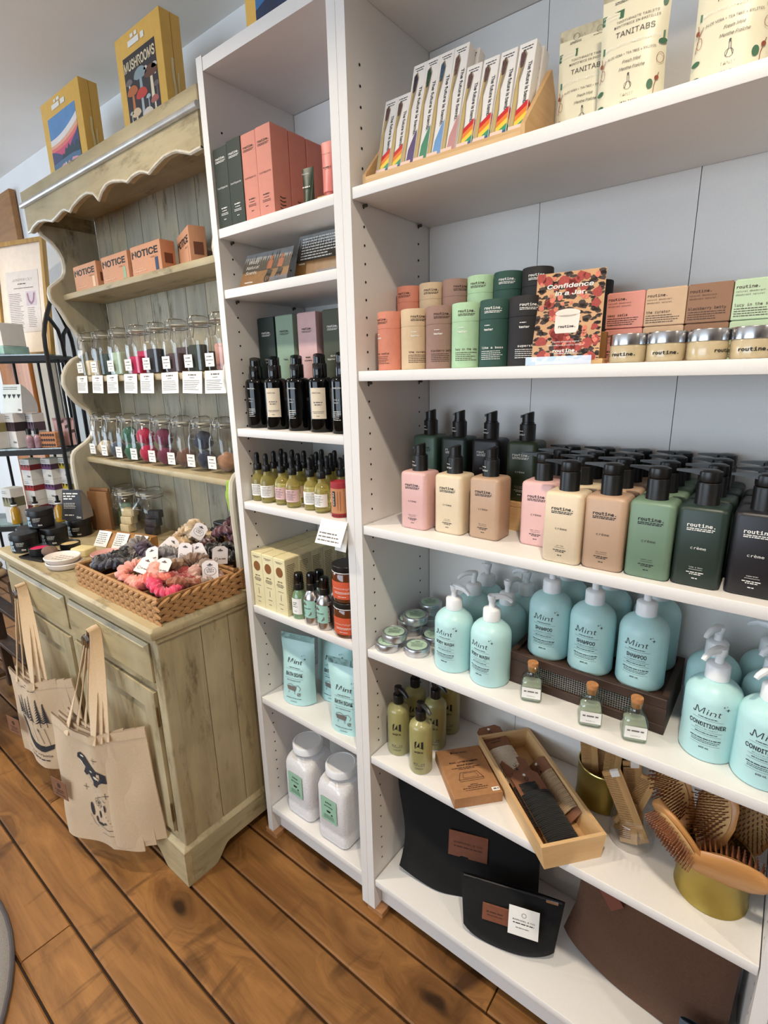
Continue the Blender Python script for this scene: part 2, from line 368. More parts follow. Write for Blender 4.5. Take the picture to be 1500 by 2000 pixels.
# ================================================================== white bookcases
ZB = 0.018; ZT = 2.018; TP = 0.021; TS = 0.019; DI = 0.256
HOLE = M('peg_hole_black', (12, 12, 12), 0.9)
def bookcase(name, label, x0, x1, shelves, seams):
    t = thing(name, label, 'bookcase', (x0, 0, ZB)); w = x1-x0; h = ZT-ZB
    for xa in (0, w-TP):
        part('side_panel', G().box(xa, xa+TP-0.0006, 0, 0.272, 0, h), WHITE, t)
    part('top_panel', G().box(TP, w-TP, 0.001, 0.272, h-0.004-0.024, h-0.004), WHITE, t)
    bs = [TP]+seams+[w-TP]
    for a, b in zip(bs[:-1], bs[1:]):
        part('back_panel', G().box(a+0.0006, b-0.0006, DI+0.001, DI+0.006, 0.05, h-0.029), WHITE, t)
    for k, z in enumerate(shelves):
        zl = z-ZB; last = (k == len(shelves)-1)
        s = part('shelf', rbox(w-2*TP-0.003, DI-0.003, zl-TS, zl, 0.0015, 0.001, 2, w/2, DI/2+0.0005), WHITE, t)
        if not last:
            for xx in (TP, w-TP-0.008):
                for yy in (0.035, 0.215): part('shelf_pin', cm('shelf_pin', lambda: G().lathe([(0.003, 0), (0.003, 0.008)], 8, TR(0, 0, 0, 0, PI/2, 0))), M('pin_metal', (90, 84, 78), 0.4, 0.8), t, (xx, yy, zl-TS-0.004))
    part('plinth', G().box(TP, w-TP, 0.03, 0.046, 0.0, shelves[-1]-ZB-TS-0.0005), WHITE, t)
    g = G(); z = 0.14
    while z < h-0.1:
        for yy in (0.035, 0.215):
            for xx, sg in ((TP, 1), (w-TP, -1)):
                n = 8; c = (xx+sg*0.0003)
                ring = [(c, yy+0.0024*math.cos(2*PI*i/n), z+0.0024*math.sin(2*PI*i/n)) for i in range(n)]
                g.add(ring, [tuple(range(n)) if sg > 0 else tuple(reversed(range(n)))])
        z += 0.032
    stuff(part('peg_holes', g, HOLE, t))
    return t
S1, S2, S3, S4, S5, S6 = 1.6875, 1.3695, 1.0565, 0.7685, 0.4865, 0.114
N1, N2, N3, N4, N5, N6, N7 = 1.6875, 1.560, 1.242, 1.0565, 0.7685, 0.4865, 0.110
bookcase('bookcase', 'narrow white bookcase standing beside the painted wooden hutch', 0.0, 0.4, [N1, N2, N3, N4, N5, N6, N7], [])
bookcase('bookcase', 'wide white bookcase full of lotion bottles, right of the narrow one', 0.4, 1.2, [S1, S2, S3, S4, S5, S6], [0.27, 0.535])
SHIM = Mwood('shim_wood', (150, 100, 62), (186, 136, 90), 'y', 0.6, 6)
tag(part('wooden_shim', rbox(0.05, 0.12, 0.0, 0.017, 0.001, 0.001, 1), SHIM, None, (0.012, 0.058, 0)), 'small wooden shim under the left foot of the narrow bookcase', 'shim', 'bookcase shims')
tag(part('wooden_shim', rbox(0.05, 0.12, 0.0, 0.017, 0.001, 0.001, 1), SHIM, None, (0.418, 0.062, 0)), 'small wooden shim between floor and the two bookcases', 'shim', 'bookcase shims')
tag(part('wooden_shim', rbox(0.05, 0.12, 0.0, 0.017, 0.001, 0.001, 1), SHIM, None, (1.19, 0.062, 0)), 'small wooden shim under the right foot of the wide bookcase', 'shim', 'bookcase shims')

# ================================================================== painted hutch on a sideboard
HX0, HX1 = -1.12, -0.035
H = thing('painted_hutch', 'distressed sage-painted wooden hutch with scalloped cornice and drawers', 'hutch', ((HX0+HX1)/2, 0, 0))
cx = (HX0+HX1)/2
def hp(name, g, m, parent=None):
    o = part(name, g, m, parent or H)
    if parent is None: o.location = (-cx, 0, 0)
    return o
ZTOP = 0.785
# countertop with moulded edge
g = G().loft([rring(1.075, 0.515, 0.003, 0.742, 2, cx, 0.012), rring(1.075, 0.515, 0.003, 0.752, 2, cx, 0.012), rring(1.088, 0.528, 0.004, 0.757, 2, cx, 0.008), rring(1.092, 0.532, 0.006, 0.765, 2, cx, 0.007), rring(1.092, 0.532, 0.006, 0.777, 2, cx, 0.007), rring(1.080, 0.522, 0.006, 0.785, 2, cx, 0.009)])
hp('countertop', g, PAINTX)
BX0, BX1, BYF, BYB = HX0+0.018, HX1-0.014, -0.238, 0.262
# right and left side boards
for (a, b) in ((-0.205, -0.119), (-0.117, -0.035), (-0.033, BYB)):
    hp('side_board', G().box(BX1-0.018, BX1, a, b, 0.11, 0.742), PAINT)
hp('side_board', G().box(BX0, BX0+0.018, -0.205, BYB, 0.11, 0.742), PAINT)
hp('corner_post', rbox(0.036, 0.036, 0.10, 0.742, 0.004, 0.001, 2, BX1-0.016, BYF+0.017), PAINT)
hp('corner_post', rbox(0.036, 0.036, 0.10, 0.742, 0.004, 0.001, 2, BX0+0.016, BYF+0.017), PAINT)
hp('cabinet_back', G().box(BX0+0.02, BX1-0.02, BYB-0.012, BYB, 0.1, 0.742), PAINTD)
# face frame
for (z0, z1) in ((0.728, 0.742), (0.592, 0.614), (0.118, 0.150)):
    hp('rail', G().box(BX0+0.034, BX1-0.034, BYF, BYF+0.022, z0, z1), PAINTX)
hp('stile', G().box(-0.590, -0.560, BYF+0.0005, BYF+0.022, 0.150, 0.728), PAINT)
PAINTDR = Mwood('worn_sage_paint_drawer', (152, 134, 98), (184, 166, 124), 'x', 0.5, 3, worn=(122, 110, 80), rnd=0.04)
GLKNOB = Mglass('glass_knob', (170, 165, 155), 0.9, 0.05, 0.35)
def knob(parent, x, z, y):
    k = part('knob', G().lathe([(0.006, 0), (0.006, 0.012), (0.012, 0.016), (0.021, 0.022), (0.023, 0.03), (0.019, 0.038), (0.008, 0.042)], 12, TR(x, y, z, PI/2)), GLKNOB, parent)
    part('knob_rosette', G().lathe([(0.014, 0), (0.014, 0.003), (0.006, 0.006)], 16, TR(x, y, z, PI/2)), M('aged_brass', (110, 96, 70), 0.4, 0.9), parent)
for (a, b, kx) in ((BX0+0.040, -0.594, -0.90), (-0.556, BX1-0.040, -0.36)):
    d = hp('drawer', G().loft([[(x, BYF+0.018, z) for x, z in ((a, .616), (b, .616), (b, .726), (a, .726))][::-1], [(x, BYF-0.003, z) for x, z in ((a, .616), (b, .616), (b, .726), (a, .726))][::-1], [(x, BYF-0.012, z) for x, z in ((a+.012, .626), (b-.012, .626), (b-.012, .716), (a+.012, .716))][::-1]], None, True, True), PAINTDR)
    knob(d, kx, 0.664, BYF-0.012)
for di, (a, b) in enumerate(((BX0+0.040, -0.594), (-0.556, BX1-0.040))):
    z0, z1 = 0.154, 0.588; s = 0.058
    d = hp('door', G().box(a, a+s, BYF-0.008, BYF+0.012, z0, z1).box(b-s, b, BYF-0.008, BYF+0.012, z0, z1).box(a+s, b-s, BYF-0.008, BYF+0.012, z0, z0+s).box(a+s, b-s, BYF-0.008, BYF+0.012, z1-s, z1), PAINT)
    part('door_panel', G().loft([[(x, BYF+0.008, z) for x, z in ((a+s, z0+s), (b-s, z0+s), (b-s, z1-s), (a+s, z1-s))][::-1], [(x, BYF-0.002, z) for x, z in ((a+s+.03, z0+s+.03), (b-s-.03, z0+s+.03), (b-s-.03, z1-s-.03), (a+s+.03, z1-s-.03))][::-1]], None, True, True), PAINT, d)
    if di == 0:
        g = G()
        for k in range(3):
            rr = 0.021-0.006*k
            g.tube([(b-0.028+rr*math.cos(t*PI/6), BYF-0.012-0.007*k, 0.352+rr*math.sin(t*PI/6)) for t in range(12)], 0.0045, 6, None, True)
        part('rose_handle', g, M('pewter', (128, 120, 108), 0.4, 0.8), d)
    else:
        for hz in (0.22, 0.52): part('hinge', G().lathe([(0.0035, -0.028), (0.0035, 0.028)], 8, TR(b+0.004, BYF-0.007, hz)), M('old_brass', (120, 98, 60), 0.5, 0.8), d)
# bracket plinth: a scalloped board on each visible side
def bracket(L, foot):
    pts = [(0, 0.0), (foot, 0.0)]
    for k in range(1, 7):
        t = k/6; pts.append((foot+0.055*t, 0.046*(0.5-0.5*math.cos(PI*t))))
    q = [(L-p[0], p[1]) for p in pts][::-1]
    return pts+q+[(L, 0.112), (0, 0.112)]
PY0, PY1 = -0.252, 0.27; PX0, PX1 = HX0+0.004, HX1-0.004
hp('plinth_board', G().prism([(PX0+p[0], p[1]) for p in bracket(PX1-PX0, 0.10)], PY0, PY0+0.02, 'y'), PAINTX)
hp('plinth_board', G().prism([(PY0+0.0203+p[0], p[1]) for p in bracket(PY1-PY0-0.0203, 0.065)], PX1-0.02, PX1, 'x'), Mwood('worn_sage_paint_y', (148, 138, 106), (184, 174, 140), 'y', 0.5, 4, worn=(116, 102, 72)))
hp('plinth_board', G().prism([(PY0+0.0203+p[0], p[1]) for p in bracket(PY1-PY0-0.0203, 0.065)], PX0, PX0+0.02, 'x'), PAINTX)
hp('plinth_moulding', G().loft([rring(PX1-PX0, PY1-PY0, 0.002, 0.112, 1, cx, (PY0+PY1)/2), rring(PX1-PX0-0.004, PY1-PY0-0.004, 0.002, 0.116, 1, cx, (PY0+PY1)/2), rring(PX1-PX0-0.024, PY1-PY0-0.024, 0.002, 0.128, 1, cx, (PY0+PY1)/2)]), PAINTX)
# upper part: boards, shelves, scalloped sides
UX0, UX1 = -1.09, -0.062
nb = 9; bw = (UX1-UX0-0.04)/nb
for i in range(nb):
    a = UX0+0.02+i*bw
    hp('back_plank', G().box(a+0.0012, a+bw-0.0012, 0.250, 0.262, ZTOP, 1.955), PAINTD)
hp('back_liner', G().box(UX0+0.01, UX1-0.01, 0.2625, 0.268, ZTOP, 1.955), M('dark_gap', (52, 46, 34), 0.9))
scal = [(0.060, 1.900), (0.058, 1.886), (0.065, 1.8704), (0.093, 1.851), (0.1123, 1.8249), (0.1228, 1.80), (0.1248, 1.7754), (0.121, 1.75), (0.1105, 1.7303), (0.091, 1.714), (0.073, 1.70), (0.062, 1.690), (0.0585, 1.674), (0.0605, 1.6569), (0.0704, 1.642), (0.0804, 1.6311), (0.094, 1.604), (0.1064, 1.5759), (0.1165, 1.559), (0.1282, 1.5443), (0.137, 1.523), (0.143, 1.4986), (0.141, 1.4704), (0.122, 1.454), (0.0972, 1.4417), (0.072, 1.415), (0.0576, 1.386), (0.0531, 1.3581), (0.064, 1.325), (0.0874, 1.2903), (0.107, 1.272), (0.1238, 1.2591), (0.134, 1.23), (0.1355, 1.1986), (0.130, 1.17), (0.1181, 1.1499), (0.094, 1.130), (0.0686, 1.1151), (0.051, 1.103), (0.0419, 1.0885), (0.037, 1.06), (0.0361, 1.0291), (0.0372, 0.9781), (0.040, 0.90), (0.040, ZTOP)]
poly = scal+[(0.25, ZTOP), (0.25, 1.90)]
def side(xa, xb): return G().prism(poly, xa, xb, 'x')
for xa in (UX0, UX1-0.02):
    sp = hp('side_panel', side(xa, xa+0.02), PAINTD)
    e = G()
    e.tube([(xa+0.01, y-0.001, z) for y, z in scal], 0.0098, 8)
    part('edge_bead', e, PAINTE, sp)
for i, (z, yf) in enumerate(((1.6745, 0.098), (1.383, 0.093), (1.080, 0.085))):
    hp('hutch_shelf', rbox(UX1-UX0-0.04, 0.250-yf, z-0.020, z, 0.001, 0.004, 2, (UX0+UX1)/2, (0.250+yf)/2), PAINTX)
# cornice: scalloped valance, silver bead, sloping crown, roof board
val = [(-1.100, 1.8725), (-1.0791, 1.8721), (-1.05, 1.883), (-1.0016, 1.8905), (-0.95, 1.886), (-0.8943, 1.8729), (-0.866, 1.8765), (-0.842, 1.8813), (-0.815, 1.887), (-0.79, 1.887), (-0.7583, 1.8745), (-0.73, 1.886), (-0.6787, 1.8969), (-0.65, 1.900), (-0.626, 1.8998), (-0.59, 1.8902), (-0.5650, 1.8679), (-0.54, 1.886)]
val += [(-0.5112, 1.8962), (-0.488, 1.8975), (-0.466, 1.896), (-0.42, 1.887), (-0.3938, 1.8785), (-0.3669, 1.8854), (-0.345, 1.887), (-0.3263, 1.887), (-0.305, 1.882), (-0.2834, 1.8739), (-0.245, 1.885), (-0.2053, 1.8932), (-0.175, 1.8935), (-0.1507, 1.8915), (-0.12, 1.882), (-0.0958, 1.8734), (-0.0671, 1.8745), (-0.052, 1.8745)]
vz = hp('valance', G().prism(val+[(-0.052, 1.952), (-1.100, 1.952)], 0.03, 0.048, 'y'), PAINTX)
part('valance_edge', G().tube([(x, 0.031, z+0.001) for x, z in val], 0.0045, 6), PAINTE, vz)
hp('cornice_end', G().box(-0.056, -0.052, 0.048, 0.262, 1.89, 1.952), PAINTX)
hp('cornice_end', G().box(-1.100, -1.096, 0.048, 0.262, 1.89, 1.952), PAINTX)
hp('cornice_bead', G().tube([(-1.108, 0.026, 1.957), (-0.044, 0.026, 1.957)], 0.0085, 10), M('silver_bead', (196, 194, 190), 0.32, 0.55, var=0.15, scale=25))
hp('crown', G().loft([rring(1.056, 0.235, 0.002, 1.952, 1, -0.576, 0.1455), rring(1.062, 0.238, 0.002, 1.962, 1, -0.576, 0.1465), rring(1.062, 0.238, 0.002, 1.998, 1, -0.576, 0.1465)]), PAINTX)
for o in list(H.children_recursive): pass

# ================================================================== generic product builders
def carton(name, label, x0, y0, z0, w, d, h, col, rows=None, inkm=None, group=None, rz=0.0, side=None, cat='box', tone=None):
    """folding carton; x0,y0 = front left bottom corner"""
    t = thing(name, label, cat, (x0+w/2, y0+d/2, z0), rz, group)
    m = M('carton_%d_%d_%d' % col, col, 0.62, var=0.03, scale=60)
    part('carton_body', cm(('carton', w, d, h), lambda: rbox(w, d, 0.0, h-0.0012, 0.0008, 0.0008, 1)), m, t)
    part('tuck_flap', cm(('flap', w, d, h), lambda: G().loft([rring(w-0.003, d-0.002, 0.0005, h-0.0012, 1, 0, 0.0008), rring(w-0.003, d-0.002, 0.0005, h, 1, 0, 0.0008)])), m, t)
    if rows:
        part('lettering', cm(('ink', str(rows)), lambda: ink(rows)), inkm or INK_K, t, (0, -d/2, 0))
    if side:
        part('side_print', cm(('ink', str(side)), lambda: ink(side)), inkm or INK_K, t, (w/2, 0, 0), (0, 0, PI/2))
    return t
def cyl_at(name, label, cat, loc, group=None, rz=0.0): return thing(name, label, cat, loc, rz, group)
LOOK = -0.55      # turn of printed fronts towards the shop floor (radians)

# ------------------------------------------------------------------ lotion pump bottles (square shoulders)
def creme_body(): 
    w, d, h, r = 0.0615, 0.057, 0.118, 0.009; R = []
    for z, ins in ((0, .004), (.0015, .0018), (.005, 0), (h-.007, 0), (h-.003, .0012), (h-.0008, .004), (h, .008)):
        R.append(rring(w-2*ins, d-2*ins, r, z, 4))
    return G().loft(R)
def creme_collar(): return G().lathe([(0.0160, 0.117), (0.0160, 0.118), (0.0154, 0.119), (0.0154, 0.1475), (0.0148, 0.149), (0.006, 0.149)], 24)
def creme_head(long=True):
    if not long:
        n = 20; r = 0.0112; g = G().lathe([(0.0125, 0.149), (0.0125, 0.152), (r, 0.1525)], n)
        return g.loft([[(r*math.cos(2*PI*i/n), r*math.sin(2*PI*i/n), 0.1525) for i in range(n)], [(r*math.cos(2*PI*i/n), r*math.sin(2*PI*i/n), 0.1690+0.0028*math.cos(2*PI*i/n)) for i in range(n)], [(r*0.8*math.cos(2*PI*i/n), r*0.8*math.sin(2*PI*i/n), 0.1700+0.0028*math.cos(2*PI*i/n)) for i in range(n)]]).loft([[(-0.006, -0.004, 0.160), (-0.006, 0.004, 0.160), (-0.006, 0.003, 0.1675), (-0.006, -0.003, 0.1675)], [(-0.0145, -0.0028, 0.161), (-0.0145, 0.0028, 0.161), (-0.0145, 0.0024, 0.1655), (-0.0145, -0.0024, 0.1655)]])
    g = G().lathe([(0.0125, 0.149), (0.0146, 0.1502), (0.0152, 0.152), (0.0152, 0.160), (0.0146, 0.1640), (0.010, 0.1662), (0.0, 0.1665)], 24)
    g.loft([[(-0.006, -0.0105, 0.1580), (-0.006, 0.0105, 0.1580), (-0.006, 0.009, 0.1655), (-0.006, -0.009, 0.1655)], [(-0.022, -0.0058, 0.1605), (-0.022, 0.0058, 0.1605), (-0.022, 0.005, 0.1655), (-0.022, -0.005, 0.1655)], [(-0.042, -0.0030, 0.1618), (-0.042, 0.0030, 0.1618), (-0.042, 0.0026, 0.1644), (-0.042, -0.0026, 0.1644)]])
    return g
CREMEROWS = {}
def creme_rows(name2):
    r = [('t', 'routine.', 0.0, 0.0895, 0.0092, {'b': 0.02, 'w': 0.034})]
    r += [('w', -0.017, 0.017, 0.0862, 0.0013), ('w', -0.017, 0.015, 0.0838, 0.0013)]
    r += [('t', 'crème', 0.0, 0.057, 0.0072, {'w': 0.019})]
    r += [('t', name2, 0.0, 0.0295, 0.0036, {}), ('l', -0.0085, 0.0085, 0.0270, 0.0004)]
    r += [('w', -0.011, 0.011, 0.0222, 0.0013), ('w', -0.007, 0.007, 0.0196, 0.0013), ('w', -0.0035, 0.0035, 0.0135, 0.0013)]
    return r
CC = {'pink': ((226, 182, 178), 'moon sisters', 0), 'cream': ((228, 208, 178), 'cat lady', 0), 'tan': ((190, 158, 132), 'the curator', 0), 'sage': ((112, 138, 116), 'sweet jane', 0),
      'dark green': ((36, 52, 46), 'like a boss', 1), 'black': ((26, 26, 32), 'superstar', 1), 'olive': ((50, 62, 40), 'dirty hipster', 1), 'muted green': ((74, 100, 84), 'lucy in the sky', 0)}
def creme(key, label, x, y, z, long, spout=0.0, group=None, tester=False, front=True):
    col, nm, light = CC[key]
    t = thing('pump_bottle', label, 'bottle', (x, y, z), 0, group)
    part('bottle_body', cm('creme_body', creme_body), M('lotion_plastic_'+key, col, 0.42, var=0.02, scale=120), t)
    part('collar', cm('creme_collar', creme_collar), BLACKP, t)
    part('pump_head', cm(('creme_head', long), lambda: creme_head(long)), BLACKP, t, None, (0, 0, spout))
    if front:
        rows = creme_rows(nm); part('lettering', cm(('creme_ink', nm), lambda: ink(rows)), INK_W if light else INK_K, t, (0, -0.0285, 0))
    if tester:
        part('tester_print', cm('tester_ink', lambda: ink([('t', 'tester', 0, 0.128, 0.0062, {'b': 0.01, 'w': 0.017}), ('w', -0.008, 0.004, 0.1355, 0.0011)], 0.0154)), INK_W, t, None, (0, 0, -0.45))
    return t
g_t = 'tester lotion bottles on the third shelf'
creme('pink', 'pale pink tester lotion bottle, front left on the third shelf', 0.524, 0.066, S3, False, 0.5, g_t, True)
creme('cream', 'cream tester lotion bottle between the pink and tan testers', 0.599, 0.076, S3, False, 0.5, g_t, True)
creme('tan', 'tan tester lotion bottle, right end of the front tester row', 0.672, 0.083, S3, False, 0.5, g_t, True)
rs = thing('wooden_riser', 'light wooden step riser under the back row of tester bottles', 'riser', (0.59, 0.185, S3))
part('riser_top', rbox(0.31, 0.085, 0.048, 0.058, 0.002, 0.001, 1), LWOOD, rs)
part('riser_front', G().box(-0.155, 0.155, -0.0425, -0.034, 0, 0.048), LWOOD, rs)
part('riser_side', G().prism([(-0.0425, 0), (0.0425, 0), (0.0425, 0.048), (-0.0425, 0.048)], -0.155, -0.146, 'x'), LWOODY, rs)
part('riser_side', G().prism([(-0.0425, 0), (0.0425, 0), (0.0425, 0.048), (-0.0425, 0.048)], 0.146, 0.155, 'x'), LWOODY, rs)
zr = S3+0.058
for i, (k, x, y) in enumerate((('muted green', 0.472, 0.186), ('dark green', 0.547, 0.182), ('black', 0.622, 0.180), ('olive', 0.700, 0.178))):
    creme(k, '%s tester lotion bottle raised on the wooden riser' % k, x, y, zr, False, 0.4, 'tester lotion bottles on the riser', True)
rowsC = [('pink', [(0.768, 0.098), (0.775, 0.160), (0.775, 0.220)]), ('cream', [(0.834, 0.038), (0.836, 0.100), (0.836, 0.160), (0.838, 0.221)]),
         ('tan', [(0.897, 0.043), (0.899, 0.104), (0.899, 0.163), (0.900, 0.222)]), ('sage', [(0.961, 0.045), (0.963, 0.106), (0.963, 0.165), (0.963, 0.223)]),
         ('dark green', [(1.024, 0.049), (1.026, 0.109), (1.026, 0.168), (1.026, 0.225)]), ('black', [(1.090, 0.053), (1.090, 0.114), (1.090, 0.172)])]
for k, spots in rowsC:
    for j, (x, y) in enumerate(spots):
        lab = ('%s lotion bottle with long black pump, front of its row' % k) if j == 0 else ('%s lotion bottle, %s from the front of its row' % (k, ORD[j]))
        creme(k, lab, x, y, S3, True, random.uniform(-0.15, 0.25) if k != 'pink' else 0.1, 'stock lotion bottles on the third shelf', False, j == 0)

# ------------------------------------------------------------------ mint bottles
MINT = M('mint_plastic', (186, 226, 226), 0.38, var=0.02, scale=60)
def mint_body():
    R = 0.0395
    return G().lathe([(R-0.006, 0), (R-0.002, 0.0015), (R, 0.006), (R, 0.098), (R-0.0008, 0.105), (R-0.004, 0.113), (R-0.010, 0.120), (R-0.018, 0.1255), (0.0165, 0.1275), (0.0165, 0.130)], 36)
def mint_collar():
    g = G(); n = 40; R = []
    for z, r in ((0.1285, 0.0163), (0.129, 0.0168), (0.150, 0.0164), (0.152, 0.0150), (0.1545, 0.009), (0.1545, 0.001)):
        R.append([((r+(0.0003 if i % 2 else 0))*math.cos(2*PI*i/n), (r+(0.0003 if i % 2 else 0))*math.sin(2*PI*i/n), z) for i in range(n)])
    return g.loft(R)
def mint_pump():
    g = G().lathe([(0.0062, 0.154), (0.0062, 0.166), (0.0075, 0.167), (0.009, 0.176), (0.0085, 0.179), (0.0, 0.180)], 16)
    g.tube([(0.0, 0, 0.175), (0.012, 0, 0.1775), (0.024, 0, 0.1765), (0.034, 0, 0.171), (0.037, 0, 0.167)], [0.0068, 0.0062, 0.0052, 0.0042, 0.0036], 8)
    return g
def mint_rows(kind, fr):
    r = [('t', 'M', -0.0125, 0.083, 0.021, {'f': 'sans', 'sh': 0.15, 'w': 0.0125, 'b': -0.01}), ('t', 'int', 0.0065, 0.083, 0.0175, {'f': 'sans', 'sh': 0.2, 'w': 0.019, 'b': -0.008}), ('b', [(-0.0215, 0.0845), (-0.0195, 0.0822), (-0.0175, 0.084)], 0.0014)]
    r += [('s', 0.019, 0.1015, 0.0022), ('s', 0.0245, 0.097, 0.0034), ('s', 0.0225, 0.103, 0.0014)]
    r += [('w', -0.013, 0.013, 0.0770, 0.0011), ('l', -0.021, 0.021, 0.0740, 0.0003), ('t', kind, 0.0, 0.0622, 0.0130, {'f': 'sans', 'b': 0.016, 'w': 0.0046*len(kind)})]
    r += [('t', fr, 0.0, 0.0570, 0.0050, {'f': 'sans', 'b': -0.012, 'w': 0.03}), ('l', -0.021, 0.021, 0.0545, 0.0003), ('w', -0.015, 0.015, 0.0505, 0.0011), ('l', -0.021, 0.021, 0.0475, 0.0003)]
    r += [('w', -0.021, 0.021, 0.0405, 0.0014), ('w', -0.019, 0.02, 0.0373, 0.0009), ('w', -0.019, 0.017, 0.0345, 0.0009), ('l', -0.021, 0.021, 0.031, 0.0003), ('t', '400 mL', 0.0, 0.0245, 0.0052, {'f': 'sans', 'b': 0.02, 'w': 0.014})]
    return r
MT = {'wash': ('BODY WASH', 'NETTOYANT POUR LE CORPS'), 'shampoo': ('SHAMPOO', 'SHAMPOOING'), 'conditioner': ('CONDITIONER', 'REVITALISANT')}
def mint(kind, label, x, y, z, spout, turn=-0.25, group=None, front=True):
    t = thing('mint_pump_bottle', label, 'bottle', (x, y, z), 0, group)
    part('bottle_body', cm('mint_body', mint_body), MINT, t)
    part('collar', cm('mint_collar', mint_collar), WHITEP, t)
    part('pump_head', cm('mint_pump', mint_pump), WHITEP, t, None, (0, 0, spout))
    if front:
        a, b = MT[kind]; part('lettering', cm(('mint_ink', kind), lambda: ink(mint_rows(a, b), 0.0395)), INK_K, t, None, (0, 0, turn))
    return t
def face(x, y, extra=0.0):
    """turn so a local -Y front looks about half way towards the aisle"""
    return math.atan2(1.106-x, y+0.793)*0.5+extra
gm = 'mint bottles on the fourth shelf'
mint('wash', 'mint body wash pump bottle beside the round tins', 0.609, 0.062, S4, -0.15, face(0.609, .06)-0.25, gm)
mint('wash', 'mint body wash pump bottle, nearest the wooden crate', 0.694, 0.060, S4, 0.45, face(0.694, .06)-0.35, gm)
mint('wash', 'mint bottle behind the left body wash bottle', 0.606, 0.150, S4, -2.2, 0, gm, False)
mint('wash', 'mint bottle at the back left, against the rear panel', 0.607, 0.213, S4, 2.4, 0, gm, False)
mint('wash', 'mint bottle behind the right body wash bottle', 0.687, 0.146, S4, 1.2, 0, gm, False)
mint('wash', 'mint bottle at the back, left of the raised shampoos', 0.700, 0.213, S4, 2.9, 0, gm, False)
DARKW = Mwood('dark_walnut_crate', (44, 28, 20), (74, 48, 34), 'x', 0.6, 5)
DARKWY = Mwood('dark_walnut_crate_y', (44, 28, 20), (74, 48, 34), 'y', 0.6, 5)
cr = thing('wooden_crate', 'dark stained wooden crate with wire mesh front under the shampoos', 'crate', (0.867, 0.072, S4), 0.0)
cw, cdp, ch = 0.277, 0.165, 0.066
part('front_slat', rbox(cw, 0.010, 0.0, 0.017, 0.001, 0.001, 1, 0, 0.005), DARKW, cr)
part('front_slat', rbox(cw, 0.010, ch-0.017, ch, 0.001, 0.001, 1, 0, 0.005), DARKW, cr)
for sx in (-1, 1):
    part('front_block', G().box(sx*(cw/2-0.0225)-0.0225, sx*(cw/2-0.0225)+0.0225, 0.0005, 0.0095, 0.017, ch-0.017), DARKW, cr)
    part('side_board', G().box(sx*(cw/2-0.005)-0.005, sx*(cw/2-0.005)+0.005, 0.010, cdp, 0, ch), DARKWY, cr)
part('back_board', G().box(-cw/2+0.01, cw/2-0.01, cdp-0.01, cdp, 0, ch), DARKW, cr)
part('crate_deck', G().box(-cw/2+0.01, cw/2-0.01, 0.010, cdp-0.01, ch-0.018, ch-0.008), DARKW, cr)
g = G(); zz = 0.019
while zz < ch-0.017: g.box(-cw/2+0.045, cw/2-0.045, 0.0045, 0.0053, zz, zz+0.0008); zz += 0.0042
xx = -cw/2+0.046
while xx < cw/2-0.045: g.box(xx, xx+0.0008, 0.0042, 0.005, 0.017, ch-0.017); xx += 0.0042
stuff(part('wire_mesh', g, M('galvanised_wire', (150, 148, 142), 0.45, 0.7), cr))
zc = S4+ch-0.008
gs = 'shampoo bottles raised on the crate'
for nm, x, y in (('left', 0.785, 0.127), ('middle', 0.866, 0.121), ('right', 0.951, 0.123)):
    mint('shampoo', 'mint shampoo bottle standing on the crate, %s one in front' % nm, x, y, zc, 0.6, face(x, y)-0.12, gs)
for nm, x in (('left', 0.790), ('middle', 0.872), ('right', 0.955)):
    mint('shampoo', 'mint shampoo bottle behind, %s one at the back of the crate' % nm, x, 0.206, zc, 0.6, 0, gs, False)
gcn = 'conditioner bottles at the right of the fourth shelf'
mint('conditioner', 'mint conditioner bottle standing right of the crate', 1.066, 0.080, S4, -2.1, face(1.066, .08)-0.06, gcn)
mint('conditioner', 'mint conditioner bottle, rightmost in front', 1.138, 0.062, S4, -2.3, face(1.138, .06)+0.02, gcn)
mint('conditioner', 'mint conditioner bottle, second from front beside the crate', 1.056, 0.160, S4, -2.0, 0, gcn, False)
mint('conditioner', 'mint conditioner bottle against the back panel on the right', 1.128, 0.213, S4, 2.9, 0, gcn, False)
mint('conditioner', 'mint conditioner bottle behind the rightmost front one', 1.137, 0.141, S4, -2.2, 0, gcn, False)
# ------------------------------------------------------------------ tins
def tin_body():
    R = 0.0285
    return G().lathe([(R-0.001, 0), (R, 0.001), (R, 0.0085), (R-0.0006, 0.009), (R+0.0006, 0.0095), (R+0.0006, 0.0165), (R-0.0005, 0.018), (R-0.0025, 0.0182), (R-0.003, 0.0175), (0, 0.0175)], 40)
GLABEL = M('pale_green_label', (178, 206, 184), 0.6, var=0.02)
def tin(label, x, y, z, turn=0.6, tilt=(0, 0)):
    t = thing('balm_tin', label, 'tin', (x, y, z), 0, 'round balm tins', (tilt[0], tilt[1], turn))
    part('tin_body', cm('tin_body', tin_body), ALU, t)
    part('tin_label', cm('tin_label', lambda: G().lathe([(0.0225, 0.0175), (0.0225, 0.01785)], 36)), GLABEL, t)
    part('lettering', cm('tin_ink', lambda: ink([('t', 'Mint', 0, 0.0105, 0.007, {'f': 'sans', 'b': 0.02, 'sh': 0.2}), ('t', 'BODY BUTTER', 0, 0.0045, 0.0036, {'f': 'sans', 'b': 0.03, 'w': 0.028})]+micro(-0.015, 0.015, 0.0, 4, 0.0032, 0.0008, 3, 'C'))), INK_K, t, (0, 0, 0.0183), (-PI/2, 0, 0))
    return t
tin('round silver tin, bottom of the leftmost stack', 0.4555, 0.0365, S4)
tin('round silver tin, lying on top of the leftmost stack', 0.4620, 0.052, S4+0.0184, 0.45)
